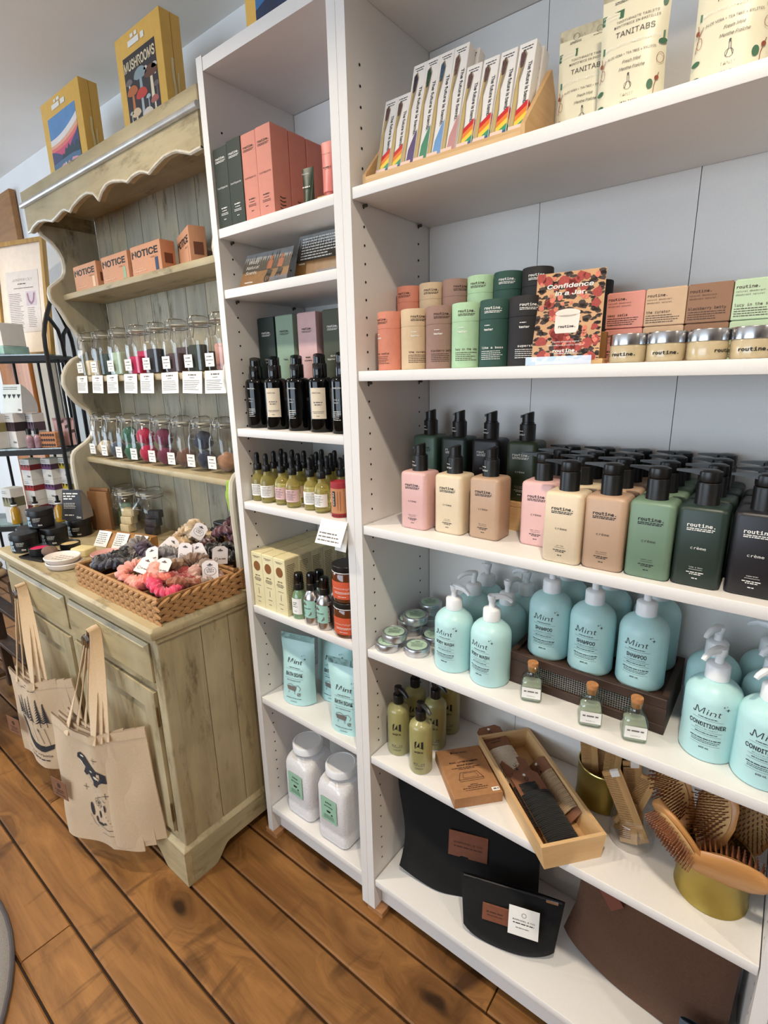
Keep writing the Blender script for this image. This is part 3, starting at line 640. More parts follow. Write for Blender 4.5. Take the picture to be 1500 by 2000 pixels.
tin('single round silver tin lying nearest the body wash bottles', 0.519, 0.058, S4, 0.5)
tin('round silver tin under the tall tin pile, at the panel', 0.4515, 0.128, S4)
tin('round silver tin, second of the tall pile', 0.4515, 0.126, S4+0.0184, 0.4)
tin('round silver tin set forward at middle of the pile', 0.474, 0.118, S4+0.0368, 0.5)
tin('round silver tin against the back under the topmost tin', 0.463, 0.197, S4)
tin('round silver tin in the middle of the rear stack', 0.462, 0.196, S4+0.0184)
tin('topmost round silver tin of the rear stack', 0.464, 0.196, S4+0.0368, 0.7)
tin('round silver tin half hidden behind the left body wash bottle', 0.522, 0.122, S4, 0.9)
# ------------------------------------------------------------------ corked sample bottles
def cork_glass():
    R = []
    for z, w, r in ((0, .030, .006), (.0015, .0355, .007), (.005, .038, .008), (.036, .038, .008), (.042, .036, .0095), (.047, .030, .012), (.051, .0225, .0105), (.054, .019, .0094), (.062, .0185, .0092), (.063, .021, .0104), (.066, .0215, .0107), (.067, .020, .0099)):
        R.append(rring(w, w, r, z, 4))
    return G().loft(R, None, True, False)
PLIQ = M('pale_liquid', (226, 228, 214), 0.15, var=0.03); PLIQ.node_tree.nodes['Principled BSDF'].inputs['Transmission Weight'].default_value = 0.45
CORK = M('cork', (178, 122, 74), 0.85, var=0.18, scale=250, bump=0.4, bscale=300)
for nm, x, y in (('left', 0.787, 0.046), ('middle', 0.896, 0.038), ('right', 0.966, 0.042)):
    t = thing('corked_bottle', 'small corked glass sample bottle, %s of the three before the crate' % nm, 'bottle', (x, y, S4), 0.33, 'corked sample bottles')
    part('glass', cm('cork_glass', cork_glass), Mglass('green_tint_glass', (232, 240, 234), 0.9, 0.02, 0.08), t)
    part('liquid', cm('cork_liq', lambda: rbox(0.034, 0.034, 0.003, 0.033, 0.006, 0.003, 2)), PLIQ, t)
    part('cork', cm('cork', lambda: G().lathe([(0.0075, 0.056), (0.0088, 0.064), (0.0098, 0.072), (0.0094, 0.074), (0, 0.0745)], 20)), CORK, t)
    lb = part('paper_label', cm('cork_label', lambda: G().box(-0.0165, 0.0165, -0.0196, -0.0191, 0.010, 0.031)), PAPER, t)
    part('handwriting', cm('cork_ink', lambda: ink([('w', -0.013, 0.012, 0.0225, 0.0026), ('t', 'SAMPLE', 0.0, 0.0135, 0.0042, {'f': 'sans', 'b': -0.01, 'w': 0.015})], None, 0.0199)), INK_G, t)

# ------------------------------------------------------------------ second shelf: paper deodorant tubes
def tube_body(): 
    R = 0.0262
    return G().lathe([(R-0.0015, 0), (R, 0.001), (R, 0.0747), (R-0.0005, 0.0750), (R-0.0005, 0.0756), (R, 0.0760), (R, 0.1045), (R-0.0010, 0.106), (R-0.0018, 0.1062), (R-0.003, 0.1055), (0, 0.1055)], 36)
def tube_rows(nm, nm2, front):
    r = [('t', 'routine.', 0, 0.0905, 0.0075, {'b': 0.02, 'w': 0.029}), ('w', -0.0145, 0.0145, 0.0872, 0.0011), ('w', -0.0145, 0.012, 0.0850, 0.0011)]
    r += [('t', nm, 0, 0.0295, 0.006, {'b': 0.015, 'w': min(0.04, 0.0034*len(nm))})]+micro(-0.0195, 0.0195, 0.0250, 5, 0.0031, 0.001, len(nm))
    return r
TUBE = {'coral': ((208, 132, 108), 'sexy sadie', 0), 'beige': ((208, 182, 148), 'the curator', 0), 'mauve': ((150, 118, 106), 'blackberry betty', 0), 'mint': ((170, 204, 166), 'lucy in the sky', 0), 'forest green': ((38, 74, 66), 'like a boss', 1), 'black': ((30, 29, 31), 'superstar', 1)}
def dtube(key, label, x, y, z, turn, group, tester):
    col, nm, li = TUBE[key]
    t = thing('deodorant_tube', label, 'tube', (x, y, z), turn, group)
    part('tube_body', cm('tube_body', tube_body), M('paper_tube_'+key, col, 0.72, var=0.04, scale=80, bump=0.1, bscale=400), t)
    part('lettering', cm(('tube_ink', nm), lambda: ink(tube_rows(nm, '', True), 0.0262)), INK_W if li else INK_B, t)
    if tester: part('tester_sticker', cm('tube_test', lambda: ink([('t', 'tester', 0, 0.058, 0.0058, {'b': 0.03, 'w': 0.016}), ('w', -0.007, 0.003, 0.0655, 0.0012)], 0.0262)), INK_W, t, None, (0, 0, -0.25))
    return t
tr_front = [('coral', 0.4715, -0.1), ('beige', 0.527, 0.95), ('mauve', 0.582, 0.75), ('mint', 0.636, 0.55), ('forest green', 0.690, 0.35), ('black', 0.742, 0.7)]
for k, x, a in tr_front:
    dtube(k, '%s paper deodorant tube in the front row of the second shelf' % k, x, 0.047, S2, a-0.1, 'front row of deodorant tubes', True)
rz = thing('wooden_riser', 'wooden riser block under the back row of deodorant tubes', 'riser', (0.60, 0.132, S2))
part('riser_top', rbox(0.33, 0.066, 0.046, 0.056, 0.001, 0.001, 1), LWOOD, rz)
part('riser_side', G().box(-0.165, -0.155, -0.033, 0.033, 0, 0.046), LWOODY, rz); part('riser_side', G().box(0.155, 0.165, -0.033, 0.033, 0, 0.046), LWOODY, rz)
for (k, x, a) in [('coral', 0.4545, 0.1), ('beige', 0.509, 0.45), ('mauve', 0.5625, 0.9), ('mint', 0.6165, 0.2), ('forest green', 0.670, 0.3), ('black', 0.7235, 0.35)]:
    dtube(k, '%s paper deodorant tube in the raised back row' % k, x, 0.134, S2+0.056, a, 'back row of deodorant tubes', False)
dtube('black', 'black paper tube peeking out behind the floral card', 0.765, 0.170, S2+0.040, 0.2, 'back row of deodorant tubes', False)
dtube('black', 'black paper tube furthest back behind the floral card', 0.803, 0.205, S2+0.034, 0.2, 'back row of deodorant tubes', False)
# floral card in a wooden holder
ct = thing('promo_card', 'floral advertising card with white jar picture on the second shelf', 'card', (0.813, 0.034, S2+0.006), 0.0, None, (-0.10, 0, 0.12))
part('card_sheet', G().box(-0.050, 0.050, 0, 0.0012, 0, 0.130), M('floral_print', (206, 158, 112), 0.4, var=0.10, scale=40), ct)
rg = random.Random(4); fl_d = []; fl_r = []; fl_p = []; fl_l = []
def blob(rg, cx_, cz_, r, n=9, sq=1.0):
    return ('p', [(max(-0.0498, min(0.0498, cx_+r*rg.uniform(0.55, 1.0)*math.cos(2*PI*i/n))), max(0.0002, min(0.1298, cz_+sq*r*rg.uniform(0.55, 1.0)*math.sin(2*PI*i/n)))) for i in range(n)])
for i in range(300): fl_d.append(blob(rg, rg.uniform(-0.048, 0.048), rg.uniform(0.002, 0.128), rg.uniform(0.003, 0.008), 7, rg.uniform(0.3, 0.8)))
for i in range(34): fl_r.append(blob(rg, rg.uniform(-0.046, 0.046), rg.choice([rg.uniform(0.004, 0.05), rg.uniform(0.07, 0.126)]), rg.uniform(0.006, 0.012), 10))
for i in range(30): fl_p.append(blob(rg, rg.uniform(-0.046, 0.046), rg.uniform(0.004, 0.126), rg.uniform(0.003, 0.006), 8))
stuff(part('leaf_print', ink(fl_d, None, 0.0003), M('print_dark_leaves', (62, 44, 32), 0.5), ct))
stuff(part('rose_print', ink(fl_r, None, 0.0005), M('print_red_roses', (166, 62, 50), 0.5, var=0.2, scale=300), ct))
stuff(part('petal_print', ink(fl_p, None, 0.0006), M('print_pink_petals', (216, 122, 98), 0.5, var=0.15, scale=300), ct))
part('jar_print', ink([('p', [(-0.018, 0.046), (-0.016, 0.041), (0.014, 0.041), (0.017, 0.046), (0.0185, 0.068), (-0.018, 0.067)]), ('e', 0, 0.0705, 0.0185, 0.006)], None, 0.0008), M('print_white_jar', (232, 220, 208), 0.5), ct)
part('lettering', ink([('t', 'Confidence', 0, 0.107, 0.0115, {'f': 'sans', 'b': 0.02, 'w': 0.068, 'sh': 0.12}), ('t', 'in a Jar.', 0.002, 0.0965, 0.0115, {'f': 'sans', 'b': 0.02, 'w': 0.046, 'sh': 0.12}), ('t', 'The life-changing legend', 0, 0.0275, 0.0042, {'f': 'sans', 'w': 0.040}), ('t', 'Made with love. Loved by millions.', 0, 0.0225, 0.0042, {'f': 'sans', 'w': 0.054}), ('t', 'routine.', 0, 0.0130, 0.0085, {'b': 0.03, 'w': 0.036}), ('w', -0.016, 0.018, 0.0105, 0.0010)], None, 0.0010), INK_W, ct)
part('jar_lettering', ink([('t', 'routine.', 0, 0.049, 0.0065, {'b': 0.03, 'w': 0.025})], None, 0.0011), INK_K, ct)
hd = thing('card_holder', 'small wooden and clear acrylic stand holding the floral card', 'stand', (0.818, 0.040, S2), 0.12)
part('holder_base', rbox(0.10, 0.050, 0.0, 0.008, 0.001, 0.001, 1, 0, 0.020), LWOOD, hd)
part('holder_back', rbox(0.088, 0.014, 0.008, 0.048, 0.001, 0.001, 1, 0.004, 0.034), Mwood('brown_stand', (110, 74, 36), (150, 106, 56), 'z', 0.5, 8), hd)
part('acrylic_lip', G().box(-0.062, 0.036, -0.0165, -0.0140, 0.0, 0.013), ACRYL, hd)
# balm jars with metal lids and their cartons
def jar_glass(): return G().lathe([(0.021, 0), (0.0235, 0.001), (0.0245, 0.004), (0.0245, 0.023), (0.0235, 0.025)], 36)
def jar_lid(): return G().lathe([(0.0240, 0.0245), (0.0250, 0.0250), (0.0250, 0.0385), (0.0245, 0.0398), (0.023, 0.0402), (0, 0.0402)], 36)
JARM = M('cream_in_glass', (190, 172, 138), 0.18, var=0.06, scale=90, coat=0.6)
for i, (x, a) in enumerate(((0.9005, -0.05), (0.950, 0.18), (1.000, 1.15), (1.050, 0.12))):
    t = thing('balm_jar', 'glass cream jar with brushed metal lid, %s from the floral card' % ORD[i], 'jar', (x, 0.050, S2), a, 'cream jars with metal lids')
    part('glass_jar', cm('jar_glass', jar_glass), JARM, t); part('metal_lid', cm('jar_lid', jar_lid), M('lid_brushed_steel', (206, 206, 208), 0.22, 1.0, var=0.12, scale=14), t)
    part('lettering', cm('jar_ink', lambda: ink([('t', 'routine.', 0, 0.010, 0.0078, {'b': 0.03, 'w': 0.033})], 0.0245)), INK_K, t)
bx = [('coral', (218, 148, 134), 'sexy sadie'), ('beige', (204, 172, 140), 'the curator'), ('brown', (146, 108, 82), 'blackberry betty'), ('mint', (186, 206, 172), 'lucy in the sky')]
for i, (cn, col, nm) in enumerate(bx):
    rows = [('t', 'routine.', -0.0245, 0.0405, 0.0070, {'b': 0.015, 'w': 0.026, 'a': 'L'}), ('t', 'natural deodorant.', -0.0245, 0.0355, 0.0042, {'w': 0.034, 'a': 'L'}), ('t', 'déodorant naturel.', -0.0245, 0.0312, 0.0042, {'w': 0.034, 'a': 'L'}), ('t', nm, -0.0245, 0.0175, 0.0068, {'b': 0.01, 'w': min(0.046, 0.0029*len(nm)), 'a': 'L'})]+micro(-0.0245, 0.022, 0.0140, 4, 0.0031, 0.001, i)
    for j, y0, lev in ((0, 0.101, 0), (1, 0.101, 1)):
        x0 = 0.851+0.0552*i
        carton('balm_carton', '%s paper carton, %s, behind the metal-lidded jars' % (cn, 'lower one' if lev == 0 else 'upper one of the stack'), x0, y0, S2+0.0528*lev, 0.0542, 0.054, 0.0524, col, rows, INK_B, 'small cream cartons on the second shelf')

# ================================================================== top shelf: bamboo toothbrush display
td = thing('display_tray', 'wooden tray with sloping sides holding toothbrush boxes', 'tray', (0.588, 0.018, S1))
side_poly = [(0.0, 0.0), (0.112, 0.0), (0.112, 0.082), (0.090, 0.118), (0.0, 0.020)]
part('tray_side', G().prism(side_poly, -0.153, -0.146, 'x'), LWOODY, td); part('tray_side', G().prism(side_poly, 0.146, 0.153, 'x'), LWOODY, td)
part('tray_floor', G().box(-0.146, 0.146, 0.0, 0.112, 0.0, 0.012), LWOOD, td)
part('tray_lip', G().box(-0.146, 0.146, 0.0, 0.007, 0.012, 0.0165), LWOOD, td)
part('tray_back', G().box(-0.146, 0.146, 0.105, 0.112, 0.012, 0.08), LWOOD, td)
TB = {'purple': (92, 74, 118), 'green': (74, 138, 106), 'blue': (112, 156, 204), 'rose': (196, 142, 140)}
RB = [(206, 42, 44), (232, 128, 48), (240, 204, 70), (60, 150, 110), (58, 82, 150)]
WBOX = M('white_brush_box', (232, 228, 224), 0.5, var=0.02)
def brushbox(label, x, y, z, kind, tall, tilt=-0.27):
    w, d, h = 0.027, 0.020, (0.176 if tall else 0.134)
    t = thing('toothbrush_box', label, 'box', (x+w/2, y, z), 0, 'bamboo toothbrush boxes', (tilt, 0, 0))
    part('box_body', cm(('tbb', h), lambda: rbox(w, d, 0, h, 0.0008, 0.0006, 1, 0, d/2)), WBOX, t)
    bc = TB.get(kind, (120, 60, 50)); s = h/0.176
    win = [('p', [(-0.0122, 0.008), (-0.0035, 0.008), (-0.003, 0.06*s), (-0.0055, 0.10*s), (-0.001, 0.128*s), (0.001, 0.152*s), (-0.003, 0.163*s), (-0.009, 0.158*s), (-0.0105, 0.12*s), (-0.012, 0.09*s)])]
    part('die_cut_window', cm(('tbw', h), lambda: ink(win, None, 0.0003)), M('window_shadow', (92, 70, 52) if tall else (150, 136, 112), 0.6), t)
    br = [('p', [(-0.0108, 0.010), (-0.0055, 0.010), (-0.005, 0.07*s), (-0.0075, 0.11*s), (-0.0055, 0.135*s), (-0.009, 0.135*s), (-0.0105, 0.10*s)])]
    part('bamboo_handle', cm(('tbh', h), lambda: ink(br, None, 0.0006)), M('bamboo_brush', (176, 120, 70) if tall else (196, 168, 110), 0.5), t)
    hb = [('p', [(-0.0075, 0.128*s), (-0.003, 0.130*s), (-0.0005, 0.150*s), (-0.004, 0.160*s), (-0.0085, 0.155*s)])]
    part('bristle_head', cm(('tbr', h), lambda: ink(hb, None, 0.0008)), M('bristle_'+kind, tuple(int(v*0.5) for v in bc) if tall else (92, 66, 66), 0.7, var=0.5, scale=500), t)
    part('lettering', cm(('tbt', h), lambda: ink([('t', 'The future is bamb.', 0.0052, 0.135*s, 0.0105, {'f': 'sans', 'b': 0.015, 'r': -PI/2, 'a': 'L', 'w': 0.082*s}), ('w', -0.009, 0.009, h-0.008, 0.0012), ('w', -0.006, 0.008, h-0.012, 0.0012)], None, 0.0005)), INK_K, t)
    if tall:
        part('colour_band', cm('tbc', lambda: ink([('p', [(-0.002, 0.001), (0.0133, 0.001), (0.0133, 0.062), (0.008, 0.052), (0.0, 0.030)])], None, 0.0007)), M('band_'+kind, bc, 0.5), t)
    else:
        for q, c in enumerate(RB):
            o = 0.0085*q
            part('rainbow_stripe', cm(('tbs', q), lambda: ink([('p', [(-0.004, 0.034-o if 0.034-o > 0.001 else 0.001), (0.0133, max(0.0015, 0.046-o)), (0.0133, max(0.001, 0.046-o-0.0085)), (-0.004, max(0.001, 0.034-o-0.0085))])], None, 0.0007+0.0001*q)), M('rainbow_%d' % q, c, 0.5), t)
            if q < 4: part('side_stripe', cm(('tbss', q), lambda: ink([('p', [(0.001, max(0.001, 0.046-o)), (0.019, max(0.0015, 0.040-o)), (0.019, max(0.001, 0.040-o-0.0085)), (0.001, max(0.001, 0.046-o-0.0085))])], None, 0.0005)), M('rainbow_%d' % q, c, 0.5), t, (w/2, 0, 0), (0, 0, PI/2))
    part('barcode_sticker', cm('tbk', lambda: G().box(-0.0128, 0.008, -0.0013, -0.0009, 0.0005, 0.012)), M('peach_sticker', (240, 206, 190), 0.6), t)
    return t
tbx = [0.4510, 0.4780, 0.5050, 0.5320, 0.5590, 0.5865, 0.6160, 0.6455, 0.6750, 0.7050]
tk = ['rainbow', 'rainbow', 'purple', 'green', 'blue', 'rose', 'rainbow', 'rainbow', 'rainbow', 'rainbow']
for i, (x, k) in enumerate(zip(tbx, tk)):
    brushbox('%s-printed toothbrush box, %s from the left in the wooden tray' % (k, ORD[i]), x, 0.034, S1+0.0165, k, k != 'rainbow')
brushbox('rose toothbrush box standing behind the front rose one', 0.592, 0.058, S1+0.0165, 'rose', True)
brushbox('rose toothbrush box, furthest back behind the tall boxes', 0.604, 0.078, S1+0.0165, 'rose', False)
brushbox('rainbow toothbrush box behind the ninth one', 0.680, 0.058, S1+0.0165, 'rainbow', False)
brushbox('rainbow toothbrush box behind the rightmost one', 0.7065, 0.058, S1+0.0165, 'rainbow', False)
# ------------------------------------------------------------------ stand-up pouches
def pouch_mesh(Wd, Hh, Dp, seed=0, seal=0.10, pinch=0.04, wr=0.0012):
    nu, nv = 18, 22; g = G()
    def half(u, v):
        e = max(0.0, 1-abs(2*u-1)**2.6); vv = min(1.0, v/(1-seal)); gz = max(0.0, math.cos(PI/2*vv))**0.62
        return Dp/2*(e**0.75)*gz
    def pt(u, v, s):
        x = Wd*(u-0.5)*(1-pinch*math.sin(PI*min(1, v*1.05))); z = Hh*v; h = half(u, v)
        n = mnoise.noise(Vector((x*38+seed*7.3, s*3.1, z*32)))
        bow = 0.06*Hh*((2*u-1)**2)*max(0, 0.16-v)*2.0
        return (x+0.3*wr*n, s*(h+wr*n*(1 if h > 0.0005 else 0.0))+0.0015*math.sin(z*55+seed)*v, z+bow)
    g.grid(lambda u, v: pt(u, v, -1), nu, nv); g.grid(lambda u, v: pt(1-u, v, 1), nu, nv)
    # bottom gusset
    vs = [pt(i/nu, 0, -1) for i in range(nu+1)]+[pt(i/nu, 0, 1) for i in range(nu+1)]
    g.add(vs, [(i+1, i, nu+1+i, nu+2+i) for i in range(nu)])
    return g
def drape(rows, Wd, Hh, Dp, seed=0, seal=0.10, eps=0.0007):
    """print that follows the bulge of a pouch front"""
    g = ink(rows, None, 0.0)
    out = []
    for x, y, z in g.v:
        u = min(1, max(0, x/Wd+0.5)); v = min(1, max(0, z/Hh)); e = max(0.0, 1-abs(2*u-1)**2.6); vv = min(1.0, v/(1-seal)); gz = max(0.0, math.cos(PI/2*vv))**0.62
        n = mnoise.noise(Vector((x*38+seed*7.3, -3.1, z*32))); h = Dp/2*(e**0.75)*gz
        out.append((x, -(h+0.0012*n*(1 if h > 0.0005 else 0))+0.0015*math.sin(z*55+seed)*v-eps, z))
    g.v = out
    return g
CREAMP = M('cream_pouch', (226, 218, 190), 0.4, var=0.02, scale=30); TGREEN = M('print_green', (62, 104, 76), 0.5)
TW, TH, TD = 0.083, 0.150, 0.036
tt = [('t', 'TOOTHPASTE TABLETS', 0.004, 0.104, 0.0056, {'f': 'sans', 'w': 0.050}), ('t', 'DENTIFRICE EN PASTILLES', 0.004, 0.0985, 0.0056, {'f': 'sans', 'w': 0.054}), ('t', 'TANITABS', 0.003, 0.0865, 0.0125, {'f': 'sans', 'w': 0.046}), ('t', 'ALOE VERA + TEA TREE + XYLITOL', 0.001, 0.0640, 0.0052, {'f': 'sans', 'w': 0.058}),
      ('t', 'Fresh Mint', 0.002, 0.0545, 0.007, {'f': 'sans', 'sh': 0.3, 'w': 0.021}), ('t', 'Menthe Fraîche', 0.003, 0.0465, 0.007, {'f': 'sans', 'sh': 0.3, 'w': 0.030}), ('b', [(-0.003, 0.026), (-0.0005, 0.034), (-0.001, 0.040), (0.001, 0.040), (0.0015, 0.034), (0.004, 0.026)], 0.0006), ('o', 0.0002, 0.0285, 0.0045, 0.0045, 0.0004), ('e', 0, 0.0415, 0.0012, 0.0014), ('t', 'TANIT', 0, 0.0165, 0.0072, {'f': 'sans', 'b': -0.02, 'w': 0.016}), ('t', '(124 TABS)', 0.003, 0.0085, 0.0052, {'f': 'sans', 'b': 0.01, 'w': 0.020}), ('o', -0.018, 0.1385, 0.0042, 0.0042, 0.0004), ('o', 0.014, 0.1385, 0.0042, 0.0042, 0.0004), ('w', -0.026, -0.010, 0.1315, 0.0008), ('w', 0.006, 0.022, 0.1315, 0.0008), ('w', -0.026, -0.010, 0.1295, 0.0008)]
tg = [('p', [(-0.040, 0.110), (-0.013, 0.110), (-0.013, 0.1205), (-0.040, 0.1205)]), ('p', [(-0.035, 0.0735), (0.038, 0.0735), (0.038, 0.0815), (-0.035, 0.0815)]), ('e', -0.035, 0.030, 0.0045, 0.0028), ('e', -0.034, 0.012, 0.005, 0.003), ('e', 0.026, 0.024, 0.0035, 0.0055), ('e', 0.035, 0.115, 0.003, 0.007), ('e', 0.036, 0.070, 0.0045, 0.003), ('e', 0.024, 0.008, 0.0055, 0.003)]
tw_ = [('t', 'Plastic-free', -0.0385, 0.1165, 0.0045, {'f': 'sans', 'sh': 0.2, 'a': 'L', 'w': 0.018}), ('t', 'Sans plastique', -0.0385, 0.1120, 0.0045, {'f': 'sans', 'sh': 0.2, 'a': 'L', 'w': 0.021}), ('t', 'WITH | AVEC HYDROXYAPATITE', 0.001, 0.0757, 0.0058, {'f': 'sans', 'w': 0.066})]
tr_ = [('b', [(-0.037, 0.042), (-0.034, 0.058), (-0.036, 0.070)], 0.0007), ('b', [(-0.034, 0.058), (-0.030, 0.066)], 0.0007), ('e', -0.036, 0.062, 0.002, 0.0026), ('e', 0.033, 0.030, 0.0022, 0.0026), ('b', [(0.030, 0.006), (0.031, 0.022), (0.035, 0.036)], 0.0007), ('o', 0.035, 0.052, 0.004, 0.006, 0.0005), ('o', -0.033, 0.050, 0.003, 0.006, 0.0005)]
for i, (lab, x, y, a) in enumerate((('cream toothpaste tablet pouch, left and half hidden', 0.800, 0.092, 0.10), ('cream toothpaste tablet pouch beside the toothbrush tray, in front', 0.874, 0.045, 0.06), ('cream toothpaste tablet pouch, rightmost on the top shelf', 0.985, 0.048, 0.04))):
    t = thing('tablet_pouch', lab, 'pouch', (x, y, S1), a, 'toothpaste tablet pouches')
    part('pouch_body', cm(('tpouch', i), lambda: pouch_mesh(TW, TH, TD, i)), CREAMP, t)
    part('lettering', cm(('tp1', i), lambda: drape(tt, TW, TH, TD, i)), M('print_charcoal', (64, 58, 60), 0.5), t)
    part('green_print', cm(('tp2', i), lambda: drape(tg, TW, TH, TD, i, 0.10, 0.0006)), TGREEN, t)
    part('white_lettering', cm(('tp3', i), lambda: drape(tw_, TW, TH, TD, i, 0.10, 0.0011)), INK_W, t)
    part('botanical_print', cm(('tp4', i), lambda: drape(tr_, TW, TH, TD, i, 0.10, 0.0009)), M('print_red_brown', (140, 74, 52), 0.5), t)

# ================================================================== fifth shelf
SOAPM = M('frosted_yellow_bottle', (176, 170, 112), 0.28, var=0.04, scale=25, coat=0.3)
_b = SOAPM.node_tree.nodes['Principled BSDF']; _b.inputs['Transmission Weight'].default_value = 0.25; _b.inputs['Subsurface Weight'].default_value = 0.0
def soap_body():
    R = 0.0262
    return G().lathe([(R-0.006, 0), (R-0.002, 0.001), (R, 0.005), (R, 0.112), (R-0.002, 0.119), (R-0.007, 0.124), (R-0.015, 0.127), (0.0105, 0.128), (0.0105, 0.134)], 32)
def soap_pump():
    g = G().lathe([(0.0118, 0.130), (0.0122, 0.131), (0.0122, 0.150), (0.0115, 0.152), (0.0055, 0.153), (0.0055, 0.158), (0.0085, 0.160), (0.0095, 0.166), (0.0085, 0.172), (0.0, 0.174)], 20)
    g.tube([(0.0, 0, 0.167), (0.014, 0, 0.168), (0.026, 0, 0.164), (0.034, 0, 0.158)], [0.0062, 0.0058, 0.0048, 0.0036], 8)
    return g
srows = [('p', [(-0.010, 0.068), (0.010, 0.068), (0.010, 0.088), (0.005, 0.088), (0.005, 0.073), (0.0015, 0.073), (0.0015, 0.088), (-0.004, 0.076)]), ('p', [(-0.010, 0.084), (-0.0075, 0.088), (-0.005, 0.088), (-0.008, 0.071), (-0.010, 0.071)]), ('t', 'MIFA', 0, 0.058, 0.009, {'f': 'sans', 'b': 0.02, 'w': 0.020})]
srow2 = [('w', -0.013, 0.013, 0.028, 0.003), ('w', -0.013, 0.013, 0.0245, 0.0015), ('w', -0.010, 0.010, 0.018, 0.0012), ('w', -0.010, 0.008, 0.0155, 0.0012)]
for lab, x, y, sp in (('frosted yellow soap bottle with black pump, nearest the shelf edge', 0.538, 0.043, -0.3), ('frosted yellow soap bottle at left, nearest the side panel', 0.462, 0.062, -0.25), ('frosted yellow soap bottle behind, between the two front ones', 0.456, 0.140, 0.6), ('frosted yellow soap bottle behind the nearest one', 0.522, 0.130, -0.2), ('frosted yellow soap bottle furthest back in its group', 0.520, 0.198, 0.2)):
    t = thing('soap_bottle', lab, 'bottle', (x, y, S5), 0, 'yellow soap pump bottles')
    part('bottle_body', cm('soap_body', soap_body), SOAPM, t); part('pump', cm('soap_pump', soap_pump), BLACKP, t, None, (0, 0, sp))
    f_ = face(x, y)
    part('logo_print', cm('soap_ink', lambda: ink(srows, 0.0262)), INK_K, t, None, (0, 0, f_+0.12)); part('lettering', cm('soap_ink2', lambda: ink(srow2, 0.0262)), INK_G, t, None, (0, 0, f_+0.12))
# kraft soap-dish box
t = thing('kraft_box', 'flat brown kraft box with soap dish drawing and price sticker', 'box', (0.661, -0.0155, S5), math.radians(48.3))
part('box_body', rbox(0.106, 0.146, 0.0, 0.0245, 0.001, 0.001, 1, 0.053, 0.073), CARDB, t)
part('lid_flap', G().box(0.0015, 0.1045, -0.0006, 0.004, 0.0235, 0.0252), CARDB, t)
kr = [('t', 'DUAL LAYER BAMBOO', 0.053, 0.098, 0.0085, {'f': 'sans', 'b': 0.03, 'w': 0.066}), ('t', 'SOAP DISH', 0.053, 0.088, 0.0085, {'f': 'sans', 'b': 0.03, 'w': 0.038}), ('w', 0.02, 0.086, 0.0815, 0.0020), ('w', 0.034, 0.072, 0.0775, 0.0018), ('b', [(0.026, 0.048), (0.034, 0.068), (0.072, 0.068), (0.081, 0.048), (0.026, 0.048)], 0.0009), ('b', [(0.026, 0.048), (0.027, 0.043), (0.080, 0.043), (0.081, 0.048)], 0.0008), ('b', [(0.036, 0.052), (0.040, 0.065), (0.067, 0.065), (0.072, 0.052), (0.036, 0.052)], 0.0006), ('t', 'Planetary', 0.055, 0.128, 0.008, {'f': 'sans', 'b': 0.01, 'w': 0.034}), ('e', 0.034, 0.131, 0.003, 0.003), ('w', 0.046, 0.062, 0.031, 0.0018), ('w', 0.038, 0.070, 0.0265, 0.0018), ('w', 0.026, 0.082, 0.0215, 0.0018), ('w', 0.03, 0.078, 0.0165, 0.0012)]
part('lettering', ink(kr), INK_B, t, (0, 0, 0.0248), (-PI/2, 0, 0))
part('price_sticker', G().box(0.086, 0.102, 0.006, 0.016, 0.0246, 0.0251), PAPER, t); part('price_print', ink([('w', 0.089, 0.100, 0.009, 0.0035)], None, 0.0006), INK_G, t, (0, 0, 0.0252), (-PI/2, 0, 0))
# long pine tray with hair ties
A = math.radians(49.5)
tp = thing('pine_tray', 'long light pine tray full of hair tie cards, overhanging the shelf', 'tray', (0.857, -0.033, S5), A)
tw, tl, thh, tk_ = 0.114, 0.300, 0.050, 0.007
part('tray_floor', G().box(0.004, tw-0.004, 0.004, tl-0.004, 0.0, 0.006), LWOODY, tp)
def flare(a, b): return G().loft([a, b])
part('tray_end', G().prism([(0.0, 0), (tw, 0), (tw+0.008, thh), (-0.008, thh)], -0.004, tk_-0.004, 'y'), LWOOD, tp)
part('tray_end', G().prism([(0.0, 0), (tw, 0), (tw+0.008, thh), (-0.008, thh)], tl-tk_+0.004, tl+0.004, 'y'), LWOOD, tp)
part('tray_side', G().prism([(0, 0), (tk_, 0), (tk_-0.008, thh), (-0.008, thh)], tk_-0.004, tl-tk_+0.004, 'y'), LWOODY, tp)
part('tray_side', G().prism([(tw-tk_, 0), (tw, 0), (tw+0.008, thh), (tw-tk_+0.008, thh)], tk_-0.004, tl-tk_+0.004, 'y'), LWOODY, tp)
